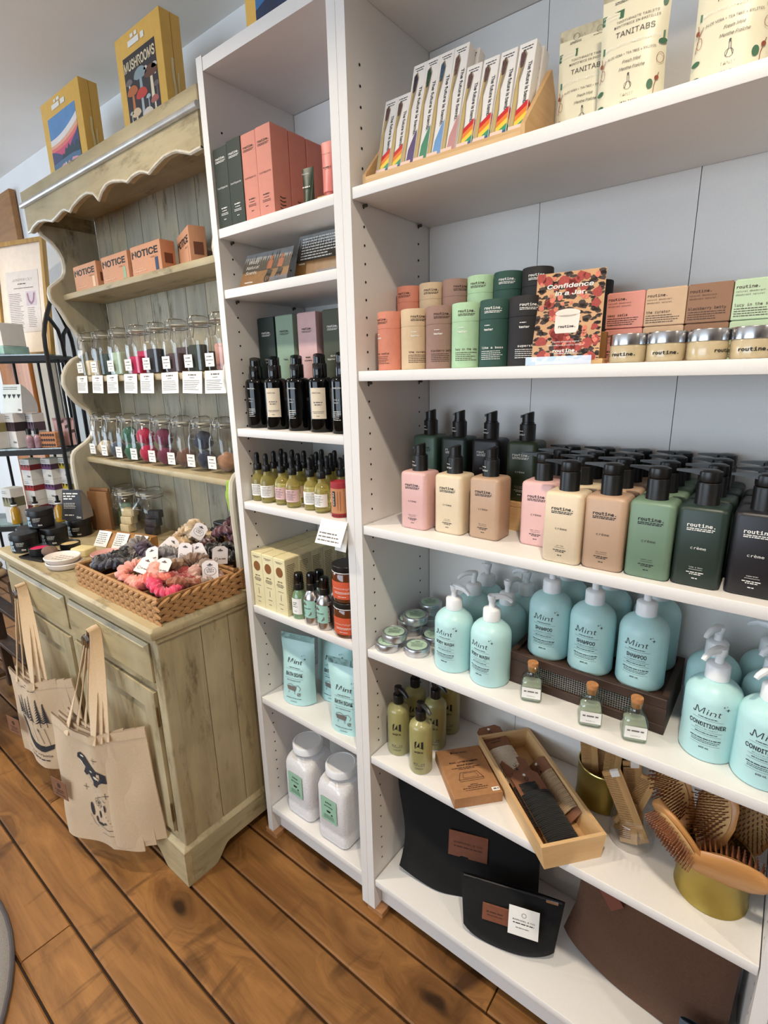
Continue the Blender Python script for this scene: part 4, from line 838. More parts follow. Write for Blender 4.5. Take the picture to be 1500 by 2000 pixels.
def tie_card(label, lx, ly, lz, rx, ry, rzz, cm_, wound=(0.0, 0.108), w=0.058, L=0.165):
    """card lies in local XY, length along +Y; wound cord block on its near part"""
    Mx = Matrix.Translation((0.857, -0.033, S5)) @ rotz(A) @ TR(lx, ly, lz, rx, ry, rzz)
    t = thing('hair_tie_card', label, 'hair ties', (0, 0, 0), 0, 'hair tie cards in the pine tray'); t.matrix_world = Mx
    pl = [(-w/2, 0), (w/2, 0), (w/2, wound[1]), (w/2, L-0.010), (w/2-0.010, L), (-w/2+0.010, L), (-w/2, L-0.010)]
    part('kraft_card', G().prism(pl, 0.0, 0.0012, 'z'), KRAFTD, t)
    g = G(); n = 32; step = (wound[1]-wound[0])/n
    for i in range(n):
        y = wound[0]+step*(i+0.5); R_ = step*0.60; hw = w/2-0.004
        ring = []
        pts = [(-hw, 0.0, -0.003), (-hw-0.003, 0, 0.003), (-hw*0.7, 0, 0.0085), (0, 0, 0.0098), (hw*0.7, 0, 0.0085), (hw+0.003, 0, 0.003), (hw, 0, -0.003)]
        sk = 0.0006*math.sin(i*1.7)
        g.tube([(px, y+sk*(px/hw), pz) for px, _, pz in pts], R_, 5)
    stuff(part('wound_cord', g, cm_, t))
    rows = [('o', 0, L-0.020, 0.004, 0.0045, 0.0012), ('t', 'PLASTIC FREE', 0, L-0.043, 0.0055, {'f': 'sans', 'b': 0.02, 'w': 0.034}), ('t', 'HAIR TIES', 0, L-0.050, 0.0055, {'f': 'sans', 'b': 0.02, 'w': 0.025}), ('p', [(-0.003, L-0.034), (0.003, L-0.034), (0, L-0.026)])]
    part('lettering', cm(('tieink', L), lambda: ink(rows)), INK_K, t, (0, 0, 0.0012), (-PI/2, 0, 0))
    part('hang_hole', G().lathe([(0.0032, 0.0013), (0.0032, 0.0016)], 14, TR(0, L-0.009, 0)), PAPER, t)
    return t
CORD_K = M('black_cord', (14, 14, 15), 0.8, sheen=0.2); CORD_W = M('ivory_cord', (212, 198, 178), 0.85, var=0.06, scale=300); CORD_T = M('tan_cord', (172, 146, 114), 0.85, var=0.08, scale=300)
tie_card('black hair ties wound on a kraft card, front of the pine tray', 0.050, 0.018, 0.026, 0.10, 0.0, 0.03, CORD_K, (0.0, 0.108), 0.062)
tie_card('kraft hair tie card half covered by the black ones', 0.044, 0.060, 0.022, 0.10, 0.0, 0.02, CORD_K, (0.0, 0.095), 0.060, 0.170)
tie_card('ivory hair ties on a kraft card at the far end of the tray', 0.036, 0.175, 0.022, 0.16, -0.05, 0.05, CORD_W, (0.0, 0.090), 0.060, 0.160)
tie_card('tan hair ties on a kraft card leaning on the right tray wall', 0.096, 0.062, 0.020, 0.06, -0.80, -0.04, CORD_T, (0.015, 0.115), 0.050, 0.160)
# glass jar with wooden combs
jx, jy = 0.968, 0.127
gj = thing('glass_jar', 'open clear glass jar holding wooden combs', 'jar', (jx, jy, S5))
part('glass_wall', G().lathe([(0.030, 0.0), (0.037, 0.001), (0.0395, 0.006), (0.0395, 0.048), (0.038, 0.053), (0.0355, 0.057), (0.0355, 0.060), (0.0372, 0.062), (0.0372, 0.066), (0.0355, 0.0675), (0.0335, 0.066), (0.0335, 0.057), (0.036, 0.052), (0.0372, 0.047), (0.0372, 0.006), (0.034, 0.0035), (0, 0.0035)], 36, None, True, False), GLASS, gj)
COMBW = Mwood('comb_wood', (176, 134, 84), (208, 168, 114), 'z', 0.5, 10)
def comb(label, base, top, roll, L=0.16, w=0.034, tag_=False):
    b = Vector(base); tpv = Vector(top); zax = (tpv-b).normalized(); ref = Vector((math.cos(roll), math.sin(roll), 0)); xax = (ref-zax*ref.dot(zax)).normalized(); yax = zax.cross(xax)
    Mx = Matrix(((xax.x, yax.x, zax.x, b.x), (xax.y, yax.y, zax.y, b.y), (xax.z, yax.z, zax.z, b.z), (0, 0, 0, 1)))
    t = thing('wooden_comb', label, 'comb', (0, 0, 0), 0, 'wooden combs in the glass jar'); t.matrix_world = Mx
    part('comb_spine', G().prism([(0.004, 0), (w/2, 0), (w/2, L), (0.004, L)], -0.0022, 0.0022, 'y').prism([(-w/2, L-0.008), (0.004, L-0.008), (0.004, L), (-w/2, L)], -0.0022, 0.0022, 'y').prism([(-w/2, 0), (0.004, 0), (0.004, 0.008), (-w/2, 0.008)], -0.0022, 0.0022, 'y'), COMBW, t)
    g = G(); z = 0.0105
    while z < L-0.010: g.prism([(-w/2, z-0.0006), (0.005, z-0.0011), (0.005, z+0.0011), (-w/2, z+0.0006)], -0.0017, 0.0017, 'y'); z += 0.0036
    stuff(part('teeth', g, COMBW, t))
    if tag_: part('price_sticker', G().box(-0.003, 0.012, -0.0028, 0.0028, L-0.012, L+0.0004), PAPER, t)
    return t
comb('wooden comb with price sticker, leaning left in the jar', (0.985, 0.120, S5+0.006), (0.925, 0.105, S5+0.150), 0.35, 0.155, 0.034, True)
comb('wooden comb in the middle of the jar', (0.972, 0.136, S5+0.006), (0.953, 0.145, S5+0.145), 0.5, 0.15, 0.032, True)
comb('wooden comb leaning to the right in the jar', (0.950, 0.132, S5+0.006), (0.985, 0.140, S5+0.135), 0.4, 0.14, 0.03)
comb('small wooden comb sunk low in the jar', (0.968, 0.108, S5+0.006), (0.958, 0.125, S5+0.07), 0.2, 0.075, 0.03)
comb('small wooden comb lying in the bottom of the jar', (0.990, 0.128, S5+0.007), (0.945, 0.124, S5+0.035), 0.4, 0.06, 0.02)
GOLD = M('gold_tin', (164, 144, 74), 0.34, 0.85, var=0.06, scale=30)
def gold_tin(label, x, y, R, hgt):
    t = thing('gold_tin', label, 'tin', (x, y, S5), 0, 'gold tins on the fifth shelf')
    part('tin_wall', G().lathe([(R-0.002, 0), (R, 0.001), (R, 0.002), (R-0.0012, 0.004), (R-0.0012, hgt-0.003), (R-0.0002, hgt-0.0015), (R-0.0012, hgt), (R-0.0028, hgt-0.001), (R-0.0028, 0.003), (0, 0.003)], 48, None, True, False), GOLD, t)
    part('rim_bead', G().tube([((R-0.0012)*math.cos(2*PI*i/48), (R-0.0012)*math.sin(2*PI*i/48), hgt) for i in range(48)], 0.0014, 6, None, True), M('gold_rim', (214, 196, 126), 0.25, 0.9), t)
    return t
gold_tin('gold tin full of wooden hair brushes at the right', 1.102, 0.100, 0.0555, 0.085)
gold_tin('gold tin at the back holding bagged wooden combs', 0.893, 0.200, 0.052, 0.085)
BRW = Mwood('brush_beech', (176, 118, 62), (206, 150, 90), 'z', 0.35, 7)
PINW = M('brush_pins', (122, 70, 38), 0.5, var=0.1); CUSH = M('brush_cushion', (206, 162, 104), 0.6, var=0.04)
def brush_wood(handle=True):
    g = G(); R = []
    prof = [(-0.150, .006), (-0.145, .0085), (-0.10, .0095), (-0.075, .0075), (-0.062, .012), (-0.052, .023), (-0.03, .0325), (0.0, .0365), (0.03, .033), (0.046, .0245), (0.054, .014), (0.057, .004)]
    if not handle: prof = [(-0.057, .004), (-0.054, .014), (-0.046, .0245)]+prof[6:]
    for z, hw in prof:
        th = 0.0075 if z > -0.062 else hw*0.9
        R.append([(hw*math.cos(2*PI*i/16), th*math.sin(2*PI*i/16)+0.004, z) for i in range(16)])
    return g.loft(R)
def brush_pins():
    g = G()
    for i in range(-4, 5):
        for j in range(-6, 7):
            x, z = i*0.0066+(0.0033 if j % 2 else 0), j*0.0072
            if (x/0.029)**2+(z/0.046)**2 < 1:
                a = 0.25*x/0.03; b_ = 0.25*z/0.05
                g.lathe([(0.0011, 0), (0.0009, 0.016), (0.0015, 0.0175), (0.0010, 0.019)], 5, TR(x, -0.006, z, PI/2-b_*0.0, 0, 0) @ TR(0, 0, 0, -b_, a, 0))
    return g
def brush(label, c, up, front, handle=True):
    c, z, f = Vector(c), Vector(up).normalized(), Vector(front)
    y = -(f-z*f.dot(z)).normalized(); x = y.cross(z)
    t = thing('hair_brush', label, 'brush', (0, 0, 0), 0, 'wooden hair brushes in the gold tin')
    t.matrix_world = Matrix(((x.x, y.x, z.x, c.x), (x.y, y.y, z.y, c.y), (x.z, y.z, z.z, c.z), (0, 0, 0, 1)))
    part('brush_paddle', cm(('brush_wood', handle), lambda: brush_wood(handle)), BRW, t)
    part('cushion', cm('brush_cushion', lambda: G().lathe([(0.030, 0), (0.028, 0.002), (0.018, 0.004), (0, 0.005)], 28, TR(0, -0.002, 0, PI/2) @ Matrix.Diagonal((1, 1.55, 1, 1)))), CUSH, t)
    stuff(part('bristles', cm('brush_pins', brush_pins), PINW, t))
    return t
z0 = S5+0.085
brush('wooden hair brush tilted left over the tin rim, bristles left', (1.046, 0.052, z0+0.038), (-0.66, 0.0, 0.75), (-0.49, -0.76, -0.43), False)
brush('wooden hair brush lying across the tin with its back showing', (1.120, 0.048, z0+0.018), (0.96, 0.0, 0.16), (0.0, 0.95, 0.28), False)
brush('wooden hair brush upright in the middle, bristles facing out', (1.090, 0.112, z0+0.058), (0.15, 0.25, 0.95), (-0.55, -0.75, 0.05))
brush('wooden hair brush leaning back left behind the others', (1.025, 0.135, z0+0.055), (-0.35, 0.25, 0.9), (-0.45, -0.85, 0.1))
brush('wooden hair brush at far right, bristles facing the front', (1.141, 0.165, z0+0.020), (0.30, 0.35, 0.88), (-0.15, -0.95, 0.2))
for i, (lab, b, tp_) in enumerate((('wooden comb in a clear bag in the rear gold tin, left', (0.875, 0.19, S5+0.006), (0.862, 0.175, S5+0.15)), ('wooden comb in a clear bag in the rear gold tin, right', (0.905, 0.195, S5+0.006), (0.912, 0.185, S5+0.145)), ('dark wooden comb in the rear gold tin', (0.89, 0.215, S5+0.006), (0.888, 0.205, S5+0.15)))):
    comb(lab, b, tp_, 0.5, 0.15, 0.032)

# ================================================================== bottom shelf: cloth pouches
BLKC = M('black_canvas', (10, 10, 12), 0.95, var=0.15, scale=400, bump=0.3, bscale=600)
BRNC = M('brown_corduroy', (88, 58, 40), 0.9, var=0.12, scale=200, bump=0.4, bscale=300, sheen=0.1)
LEATH = M('stamped_leather', (122, 72, 50), 0.6, var=0.08, scale=80)
def cloth_pouch(Wd, Hh, Dp, seed, poly):
    """flat zip pouch with a soft outline (poly: x offset of left/right edges over height)"""
    g = G(); nu, nv = 22, 20
    def pt(u, v, s):
        l, r_, b = poly(v); x = l+(r_-l)*u; e = max(0, 1-abs(2*u-1)**3)**0.6; gz = max(0, math.sin(PI*min(1, 0.06+v*0.92)))**0.5
        n = mnoise.noise(Vector((x*9+seed, s*2.0, v*4)))
        return (x, s*(Dp/2*e*gz)+0.010*n*e-0.0, b+(Hh-b)*v+0.028*(abs(2*u-1)**3.0)*(1-v)*0.9)
    g.grid(lambda u, v: pt(u, v, -1), nu, nv); g.grid(lambda u, v: pt(1-u, v, 1), nu, nv)
    return g
t = thing('cloth_pouch', 'large black canvas zip pouch with leather label leaning on bottom shelf', 'pouch', (0.618, 0.105, S6), 0, 'canvas pouches on the bottom shelf', (-0.16, 0, 0.33))
part('pouch_body', cloth_pouch(0.36, 0.30, 0.05, 1, lambda v: (-0.165+0.012*math.sin(v*5), 0.178-0.004*v, 0.0)), BLKC, t)
part('leather_label', rbox(0.094, 0.003, 0.118, 0.182, 0.0008, 0.0006, 1, 0.012, -0.028), LEATH, t)
part('stamped_print', ink([('t', 'RAPHAEL & CO', 0.012, 0.153, 0.0085, {'f': 'sans', 'b': 0.01, 'w': 0.068}), ('w', -0.022, 0.046, 0.1435, 0.003)], None, 0.0299), INK_B, t)
t = thing('cloth_pouch', 'small black canvas zip pouch with white hang card, in front', 'pouch', (0.762, 0.052, S6), 0, 'canvas pouches on the bottom shelf', (-0.22, 0, 0.32))
part('pouch_body', cloth_pouch(0.2, 0.145, 0.035, 5, lambda v: (-0.100-0.012*v, 0.098+0.016*v, 0.0)), BLKC, t)
part('zip', G().tube([(-0.105, -0.004, 0.143), (0.0, -0.006, 0.1445), (0.108, -0.004, 0.143)], 0.0022, 6), M('black_zip', (30, 30, 32), 0.5), t)
part('zip_pull', G().box(0.075, 0.100, -0.009, -0.006, 0.139, 0.144), CHROME, t)
part('leather_label', rbox(0.058, 0.003, 0.070, 0.108, 0.0008, 0.0006, 1, -0.028, -0.0225), LEATH, t)
part('stamped_print', ink([('w', -0.048, -0.010, 0.090, 0.003), ('w', -0.046, -0.012, 0.083, 0.002)], None, 0.0242), INK_B, t)
hc = part('hang_card', rbox(0.064, 0.0012, 0.062, 0.126, 0.0005, 0.0003, 1, 0.032, -0.0285), PAPER, t)
part('card_print', ink([('t', 'RAPHAEL & CO', 0.032, 0.096, 0.006, {'f': 'sans', 'b': 0.01, 'w': 0.046}), ('w', 0.010, 0.054, 0.0895, 0.0022), ('o', 0.032, 0.110, 0.005, 0.005, 0.0008), ('w', 0.016, 0.044, 0.080, 0.0014)], None, 0.0295), INK_K, t)
t = thing('cloth_pouch', 'big brown corduroy pouch filling the right of bottom shelf', 'pouch', (1.010, 0.125, S6), 0, 'canvas pouches on the bottom shelf', (-0.22, 0, -0.16))
part('pouch_body', cloth_pouch(0.33, 0.32, 0.06, 9, lambda v: (-0.150+0.01*v-0.05*max(0, 0.25-v), 0.152, 0.0)), BRNC, t)
part('leather_label', G().box(-0.030, 0.030, -0.0015, 0.0015, -0.016, 0.016, TR(-0.075, -0.036, 0.195, 0, 0.72, 0)), M('rust_leather', (112, 56, 36), 0.6, var=0.08), t)
t = thing('cloth_pouch', 'slate blue cloth pouch just showing beside the right panel', 'pouch', (1.132, 0.060, S6), 0, 'canvas pouches on the bottom shelf', (-0.1, 0, 0.1))
part('pouch_body', cloth_pouch(0.08, 0.10, 0.03, 12, lambda v: (-0.040, 0.040, 0.0)), M('slate_cloth', (62, 74, 88), 0.9, var=0.1, scale=200), t)

# ================================================================== narrow bookcase, top down
prow = [('t', 'routine.', 0, 0.134, 0.0085, {'b': 0.02, 'w': 0.034}), ('w', -0.017, 0.017, 0.1305, 0.0012), ('w', -0.017, 0.013, 0.1282, 0.0012), ('t', 'toothpaste', 0, 0.078, 0.007, {'w': 0.036}), ('w', -0.010, 0.010, 0.0385, 0.0022), ('w', -0.008, 0.008, 0.0335, 0.0014), ('w', -0.012, 0.012, 0.0285, 0.0012), ('w', -0.012, 0.012, 0.0258, 0.0012), ('w', -0.004, 0.004, 0.0165, 0.0014)]
pside = [('b', [(-0.008, 0.034), (0.0, 0.032), (0.008, 0.034)], 0.002), ('b', [(-0.008, 0.027), (0.0, 0.025), (0.008, 0.027)], 0.002), ('b', [(-0.008, 0.020), (0.0, 0.018), (0.008, 0.020)], 0.002), ('b', [(-0.008, 0.013), (0.0, 0.011), (0.008, 0.013)], 0.002)]
gtp = 'toothpaste cartons on the narrow top shelf'
DKG = (42, 52, 42); SAL = (214, 138, 120)
carton('toothpaste_carton', 'dark green toothpaste carton against the left panel', 0.0225, 0.006, N1, 0.0465, 0.0470, 0.158, DKG, prow, INK_W, gtp)
carton('toothpaste_carton', 'dark green toothpaste carton next to the salmon ones', 0.0693, 0.006, N1, 0.0465, 0.0470, 0.162, DKG, prow, INK_W, gtp)
carton('toothpaste_carton', 'salmon toothpaste carton beside the dark green ones', 0.1161, 0.008, N1, 0.0460, 0.0470, 0.162, SAL, prow, INK_B, gtp)
carton('toothpaste_carton', 'salmon toothpaste carton, right end of the front row', 0.1625, 0.008, N1, 0.0460, 0.0470, 0.163, SAL, prow, INK_B, gtp, 0, pside)
for j in range(1, 5):
    carton('toothpaste_carton', 'salmon toothpaste carton, %s in the row running back' % ORD[j], 0.1625+0.001*j, 0.008+0.0485*j, N1, 0.0460, 0.0470, 0.163-0.001*j, (206, 128, 112), None, INK_B, gtp, 0, pside)
def crimp_tube(w, h, d):
    R = []
    for k in range(9):
        t = k/8; R.append([(w/2*(0.86+0.14*t)*math.cos(2*PI*i/20)*(1+0.06*t), (d/2*(1-t)+0.0008)*math.sin(2*PI*i/20), 0.010+(h-0.010)*t) for i in range(20)])
    return G().loft(R).lathe([(0.008, 0), (0.0085, 0.001), (0.0085, 0.011)], 20)
t = thing('toothpaste_tube', 'small dark green tube standing before the salmon cartons', 'tube', (0.2765, 0.040, N1), 0.15)
part('tube_body', crimp_tube(0.027, 0.074, 0.018), M('dark_green_tube', (40, 58, 40), 0.4), t)
part('lettering', ink([('t', 'routine.', 0, 0.060, 0.005, {'w': 0.018}), ('w', -0.009, 0.009, 0.037, 0.002)], None, 0.0085), INK_W, t)
t = thing('wooden_block', 'small stepped wooden block behind the dark green tube', 'block', (0.318, 0.075, N1))
part('lower_step', rbox(0.050, 0.060, 0.0, 0.020, 0.001, 0.001, 1), LWOOD, t); part('upper_step', rbox(0.050, 0.030, 0.0205, 0.042, 0.001, 0.001, 1, 0, 0.014), LWOOD, t)
t = thing('toothpaste_tube', 'pink tube standing at the right panel of the top shelf', 'tube', (0.352, 0.022, N1), 0.1)
part('tube_body', crimp_tube(0.034, 0.096, 0.022), M('pink_tube', (222, 128, 118), 0.4), t)
part('lettering', ink([('t', 'routine.', 0, 0.072, 0.005, {'w': 0.020}), ('w', -0.009, 0.009, 0.050, 0.002)], None, 0.0085), INK_B, t)
carton('toothpaste_carton', 'salmon carton at the back right of the narrow top shelf', 0.300, 0.200, N1, 0.0460, 0.0470, 0.130, (200, 116, 100), None, INK_B, gtp)
# ------------------------------------------------------------------ postcards
def postcard(label, x, y, w, h, rz, tilt, text):
    t = thing('postcard', label, 'card', (x, y, N2+0.003), 0, 'picture postcards on the narrow second shelf', (tilt, 0, rz))
    part('card_sheet', G().box(-w/2, w/2, 0, 0.001, 0, h), M('print_field_brown', (128, 92, 52), 0.35, var=0.15, scale=60), t)
    rg = random.Random(int(x*1000)); pa = [('p', [(-w/2, h*0.42), (w/2, h*0.50), (w/2, h), (-w/2, h)])]; pb = []; pc = []
    for i in range(20):
        xx = -w/2+w*(i+0.5)/20; hh = rg.uniform(0.78, 1.0)*h; pb.append(('p', [(xx-w*0.028, h*0.42), (xx+w*0.028, h*0.42), (xx+w*0.022, h*0.7), (xx+0.001, hh), (xx-w*0.022, h*0.72)]))
    part('sky_print', ink(pa, None, 0.0002), M('print_grey_sky', (138, 142, 144), 0.35, var=0.1, scale=60), t)
    part('trees_print', ink(pb, None, 0.0004), M('print_dark_trees', (62, 54, 44), 0.35, var=0.3, scale=200), t)
    if text:
        mk = []
        for bx_ in (0.012, 0.045):
            mk += [('o', bx_, 0.012, 0.0085, 0.011, 0.0035), ('o', bx_+0.004, 0.013, 0.005, 0.010, 0.002), ('p', [(bx_-0.006, 0.018), (bx_+0.010, 0.016), (bx_+0.012, 0.030), (bx_-0.002, 0.034)]), ('b', [(bx_-0.010, 0.036), (bx_, 0.034), (bx_+0.012, 0.037)], 0.002)]
            pc += [('p', [(bx_-0.008, 0.034), (bx_+0.008, 0.034), (bx_+0.009, 0.052), (bx_, 0.056), (bx_-0.007, 0.052)]), ('e', bx_+0.002, 0.060, 0.0045, 0.0055)]
        part('motorcycle_print', ink(mk, None, 0.0006), M('print_black', (30, 28, 28), 0.35), t)
        part('rider_print', ink(pc, None, 0.0007), M('print_tan_jackets', (150, 84, 52), 0.35, var=0.2, scale=200), t)
        part('lettering', ink([('t', 'Wildly', -0.044, 0.053, 0.0155, {'f': 'sans', 'sh': 0.25, 'b': -0.01, 'w': 0.034}), ('t', 'Natural', -0.044, 0.040, 0.0155, {'f': 'sans', 'sh': 0.25, 'b': -0.01, 'w': 0.040}), ('t', 'Scents.', -0.044, 0.027, 0.0155, {'f': 'sans', 'sh': 0.25, 'b': -0.01, 'w': 0.038}), ('t', 'routine.', -0.044, 0.006, 0.0068, {'b': 0.03, 'w': 0.028})], None, 0.0009), INK_W, t)
    else:
        part('lettering', ink(micro(-w/2+0.012, w/2-0.03, h*0.90, 8, 0.0062, 0.0024, 5)+[('t', 'routine', -w/2+0.018, h*0.36, 0.006, {'b': 0.03, 'w': 0.018})], None, 0.0008), INK_W, t)
    return t
postcard('postcard with two motorbike riders and white lettering', 0.135, 0.020, 0.150, 0.078, 0.05, -0.42, True)
postcard('postcard of a forest with dense white text, behind', 0.268, 0.064, 0.150, 0.100, 0.03, -0.28, False)
for lab, x, y, w in (('small white card stand under the rider postcard', 0.165, 0.030, 0.10), ('small white card stand under the forest postcard', 0.285, 0.052, 0.10)):
    t = thing('card_stand', lab, 'stand', (x, y, N2), 0.03, 'white postcard stands')
    part('stand_base', rbox(w, 0.035, 0, 0.003, 0.001, 0.0005, 1, 0, 0.012), WHITEP, t); part('stand_lip', G().box(-w*0.05, w*0.5, -0.010, -0.0085, 0.003, 0.014), ACRYL, t)
# ------------------------------------------------------------------ tall cartons and black oil bottles
rb = thing('white_riser', 'plain white riser block hidden behind the black bottles', 'riser', (0.2, 0.118, N3))
part('riser_top', G().box(-0.172, 0.172, -0.034, 0.034, 0.066, 0.074), WHITEP, rb); part('riser_side', G().box(-0.172, -0.164, -0.034, 0.034, 0, 0.066), WHITEP, rb); part('riser_side', G().box(0.164, 0.172, -0.034, 0.034, 0, 0.066), WHITEP, rb)
def oil_rows(nm, nm2=None):
    r = [('t', 'routine.', 0, 0.150, 0.0088, {'b': 0.02, 'w': 0.032}), ('w', -0.016, 0.016, 0.1465, 0.0011), ('w', -0.016, 0.012, 0.1442, 0.0011), ('t', nm, 0, 0.088 if nm2 else 0.086, 0.0066, {'b': 0.02, 'w': 0.0037*len(nm)})]
    if nm2: r.append(('t', nm2, 0, 0.081, 0.0066, {'b': 0.02, 'w': 0.0034*len(nm2)}))
    return r+[('w', -0.014, 0.014, 0.030, 0.0013), ('w', -0.014, 0.014, 0.0262, 0.0013), ('w', -0.012, 0.014, 0.0225, 0.0013)]
gob = 'tall cartons behind the black bottles'
for lab, x0, col, nm, nm2, ik in (('dark green tall carton, leftmost behind the black bottles', 0.0235, (34, 48, 42), 'like a', 'boss', INK_W), ('sage tall carton behind the black bottles', 0.090, (142, 166, 146), 'lucy', None, INK_K), ('pink tall carton behind the black bottles', 0.166, (214, 176, 176), 'moon', 'sisters', INK_K), ('olive tall carton, rightmost behind the black bottles', 0.247, (70, 74, 56), 'dirty', 'hipster nº4', INK_W)):
    carton('oil_carton', lab, x0, 0.090, N3+0.074, 0.060, 0.056, 0.188, col, oil_rows(nm, nm2), ik, gob)
def oil_body():
    R = 0.0272
    return G().lathe([(R-0.003, 0), (R-0.0008, 0.001), (R, 0.004), (R, 0.108), (R-0.001, 0.113), (R-0.005, 0.117), (R-0.012, 0.1185), (0.0145, 0.119)], 36)
def oil_cap(): 
    g = G().lathe([(0.0150, 0.1185), (0.0155, 0.120), (0.0155, 0.146), (0.0145, 0.1475), (0.0130, 0.148), (0.0130, 0.152)], 24)
    n = 24; g.loft([[(0.0130*math.cos(2*PI*i/n), 0.0130*math.sin(2*PI*i/n), z0_) if k == 0 else (0.0130*math.cos(2*PI*i/n), 0.0130*math.sin(2*PI*i/n), 0.164+0.005*(-math.cos(2*PI*i/n))) for i in range(n)] for k, z0_ in ((0, 0.152), (1, 0))])
    return g
OILG = M('black_glossy_glass', (5, 5, 6), 0.05, var=0.05, spec=0.4)
obrows = [('t', 'routine.', -0.006, 0.094, 0.0062, {'b': 0.01, 'w': 0.022}), ('t', 'like a', -0.008, 0.070, 0.005, {'w': 0.013}), ('t', 'boss', -0.008, 0.064, 0.005, {'w': 0.010})]+micro(-0.017, 0.002, 0.046, 5, 0.0042, 0.0012, 2)
for i, (x, y) in enumerate(((0.0500, 0.052), (0.126, 0.046), (0.2005, 0.048), (0.273, 0.048), (0.342, 0.046))):
    t = thing('oil_bottle', 'glossy black spray bottle%s, %s from the left on its shelf' % (' with cream label' if i in (1, 3) else '', ORD[i]), 'bottle', (x, y, N3), 0, 'black oil bottles')
    part('bottle_body', cm('oil_body', oil_body), OILG, t); part('spray_cap', cm('oil_cap', oil_cap), M('gloss_black_cap', (12, 12, 13), 0.12), t, None, (0, 0, -0.6))
    f_ = face(x, y)
    if i in (1, 3):
        g = G().grid(lambda u, v: (0.0275*math.sin((u-0.5)*1.28), -0.0275*math.cos((u-0.5)*1.28), 0.030+0.066*v), 14, 1)
        part('paper_label', g, M('cream_label', (222, 208, 184), 0.6), t, None, (0, 0, f_+0.1))
        part('lettering', cm(('obl', i), lambda: ink([('t', 'routine.', -0.003, 0.084, 0.006, {'b': 0.01, 'w': 0.022}), ('w', -0.010, 0.010, 0.064, 0.0022), ('w', -0.008, 0.008, 0.059, 0.0022), ('w', -0.014, 0.014, 0.045, 0.001), ('w', -0.012, 0.012, 0.042, 0.001), ('w', -0.004, 0.002, 0.035, 0.0014)], 0.0275)), INK_G, t, None, (0, 0, f_+0.1))
    else: part('lettering', cm('obrows', lambda: ink(obrows, 0.0272)), INK_W, t, None, (0, 0, f_+0.05))
# ------------------------------------------------------------------ dropper bottles
OILY = M('yellow_oil', (238, 224, 140), 0.06, var=0.08, scale=40, coat=0.6)
_b = OILY.node_tree.nodes['Principled BSDF']; _b.inputs['Transmission Weight'].default_value = 0.8; _b.inputs['IOR'].default_value = 1.2
def drop_body():
    R = 0.0180
    return G().lathe([(R-0.004, 0), (R-0.001, 0.001), (R, 0.004), (R, 0.050), (R-0.001, 0.057), (R-0.004, 0.064), (R-0.009, 0.069), (0.0082, 0.071), (0.0082, 0.080)], 28)
def drop_cap(): 
    g = G().lathe([(0.0100, 0.0795), (0.0102, 0.0800), (0.0102, 0.0945), (0.0095, 0.0955), (0.0068, 0.0960)], 24)
    return g.lathe([(0.0062, 0.0955), (0.0058, 0.108), (0.0064, 0.112), (0.0058, 0.120), (0.0035, 0.1235), (0, 0.1240)], 18)
lab_pink = M('pink_label', (226, 190, 192), 0.6, var=0.02)
def dlab(): return G().grid(lambda u, v: (0.0183*math.sin((u-0.5)*2.6), -0.0183*math.cos((u-0.5)*2.6), 0.015+0.030*v), 16, 1)
drow = [('t', 'BODY OIL', 0, 0.0395, 0.0040, {'f': 'sans', 'b': 0.02, 'w': 0.019})]+micro(-0.0125, 0.0125, 0.0355, 6, 0.0031, 0.0010, 8)
dspots = [(0.0410, 0.040, 0), (0.0800, 0.036, 0), (0.1285, 0.042, 1), (0.1735, 0.037, 1), (0.2280, 0.044, 0), (0.2680, 0.040, 0), (0.062, 0.077, 0), (0.104, 0.079, 0), (0.150, 0.080, 1), (0.198, 0.082, 0), (0.246, 0.083, 0), (0.290, 0.082, 0), (0.045, 0.118, 0), (0.085, 0.120, 0), (0.128, 0.121, 0), (0.172, 0.122, 1), (0.220, 0.124, 0), (0.268, 0.124, 0), (0.314, 0.120, 0), (0.332, 0.160, 0), (0.290, 0.165, 0), (0.242, 0.166, 0), (0.194, 0.165, 0), (0.150, 0.163, 0)]
for i, (x, y, pk) in enumerate(dspots):
    row = 0 if i < 6 else (1 if i < 12 else (2 if i < 19 else 3)); k = i-(0, 6, 12, 19)[row]
    lab = ('dropper bottle of yellow oil with %s label, %s in the front row' % ('pink' if pk else 'white', ORD[k])) if row == 0 else ('dropper bottle of yellow oil, %s row, %s from the left' % (ORD[row], ORD[k]))
    if row == 3: lab = 'dropper bottle of yellow oil, back row, %s from the right' % ORD[k]
    t = thing('dropper_bottle', lab, 'bottle', (x, y, N4), 0, 'yellow oil dropper bottles')
    part('glass_bottle', cm('drop_body', drop_body), OILY, t); part('dropper_cap', cm('drop_cap', drop_cap), BLACKP, t)
    a = face(x, y)+0.25*math.sin(i*2.1)
    part('paper_label', cm('dlab', dlab), lab_pink if pk else PAPER, t, None, (0, 0, a))
    if row < 2: part('lettering', cm('drow', lambda: ink(drow, 0.0183)), INK_G if not pk else INK_B, t, None, (0, 0, a))
t = thing('paper_tube', 'short kraft tube with red ends standing by the right panel', 'tube', (0.328, 0.036, N4), face(0.328, .03))
part('tube_body', G().lathe([(0.0205, 0.010), (0.0205, 0.066)], 32), M('orange_kraft', (196, 132, 88), 0.6, var=0.04), t)
REDP = M('red_band', (160, 40, 48), 0.6)
part('red_base', G().lathe([(0.0200, 0), (0.0206, 0.001), (0.0206, 0.0098)], 32), REDP, t)
part('red_lid', G().lathe([(0.0206, 0.0662), (0.0206, 0.079), (0.019, 0.080), (0.0185, 0.078), (0, 0.078)], 32), REDP, t)
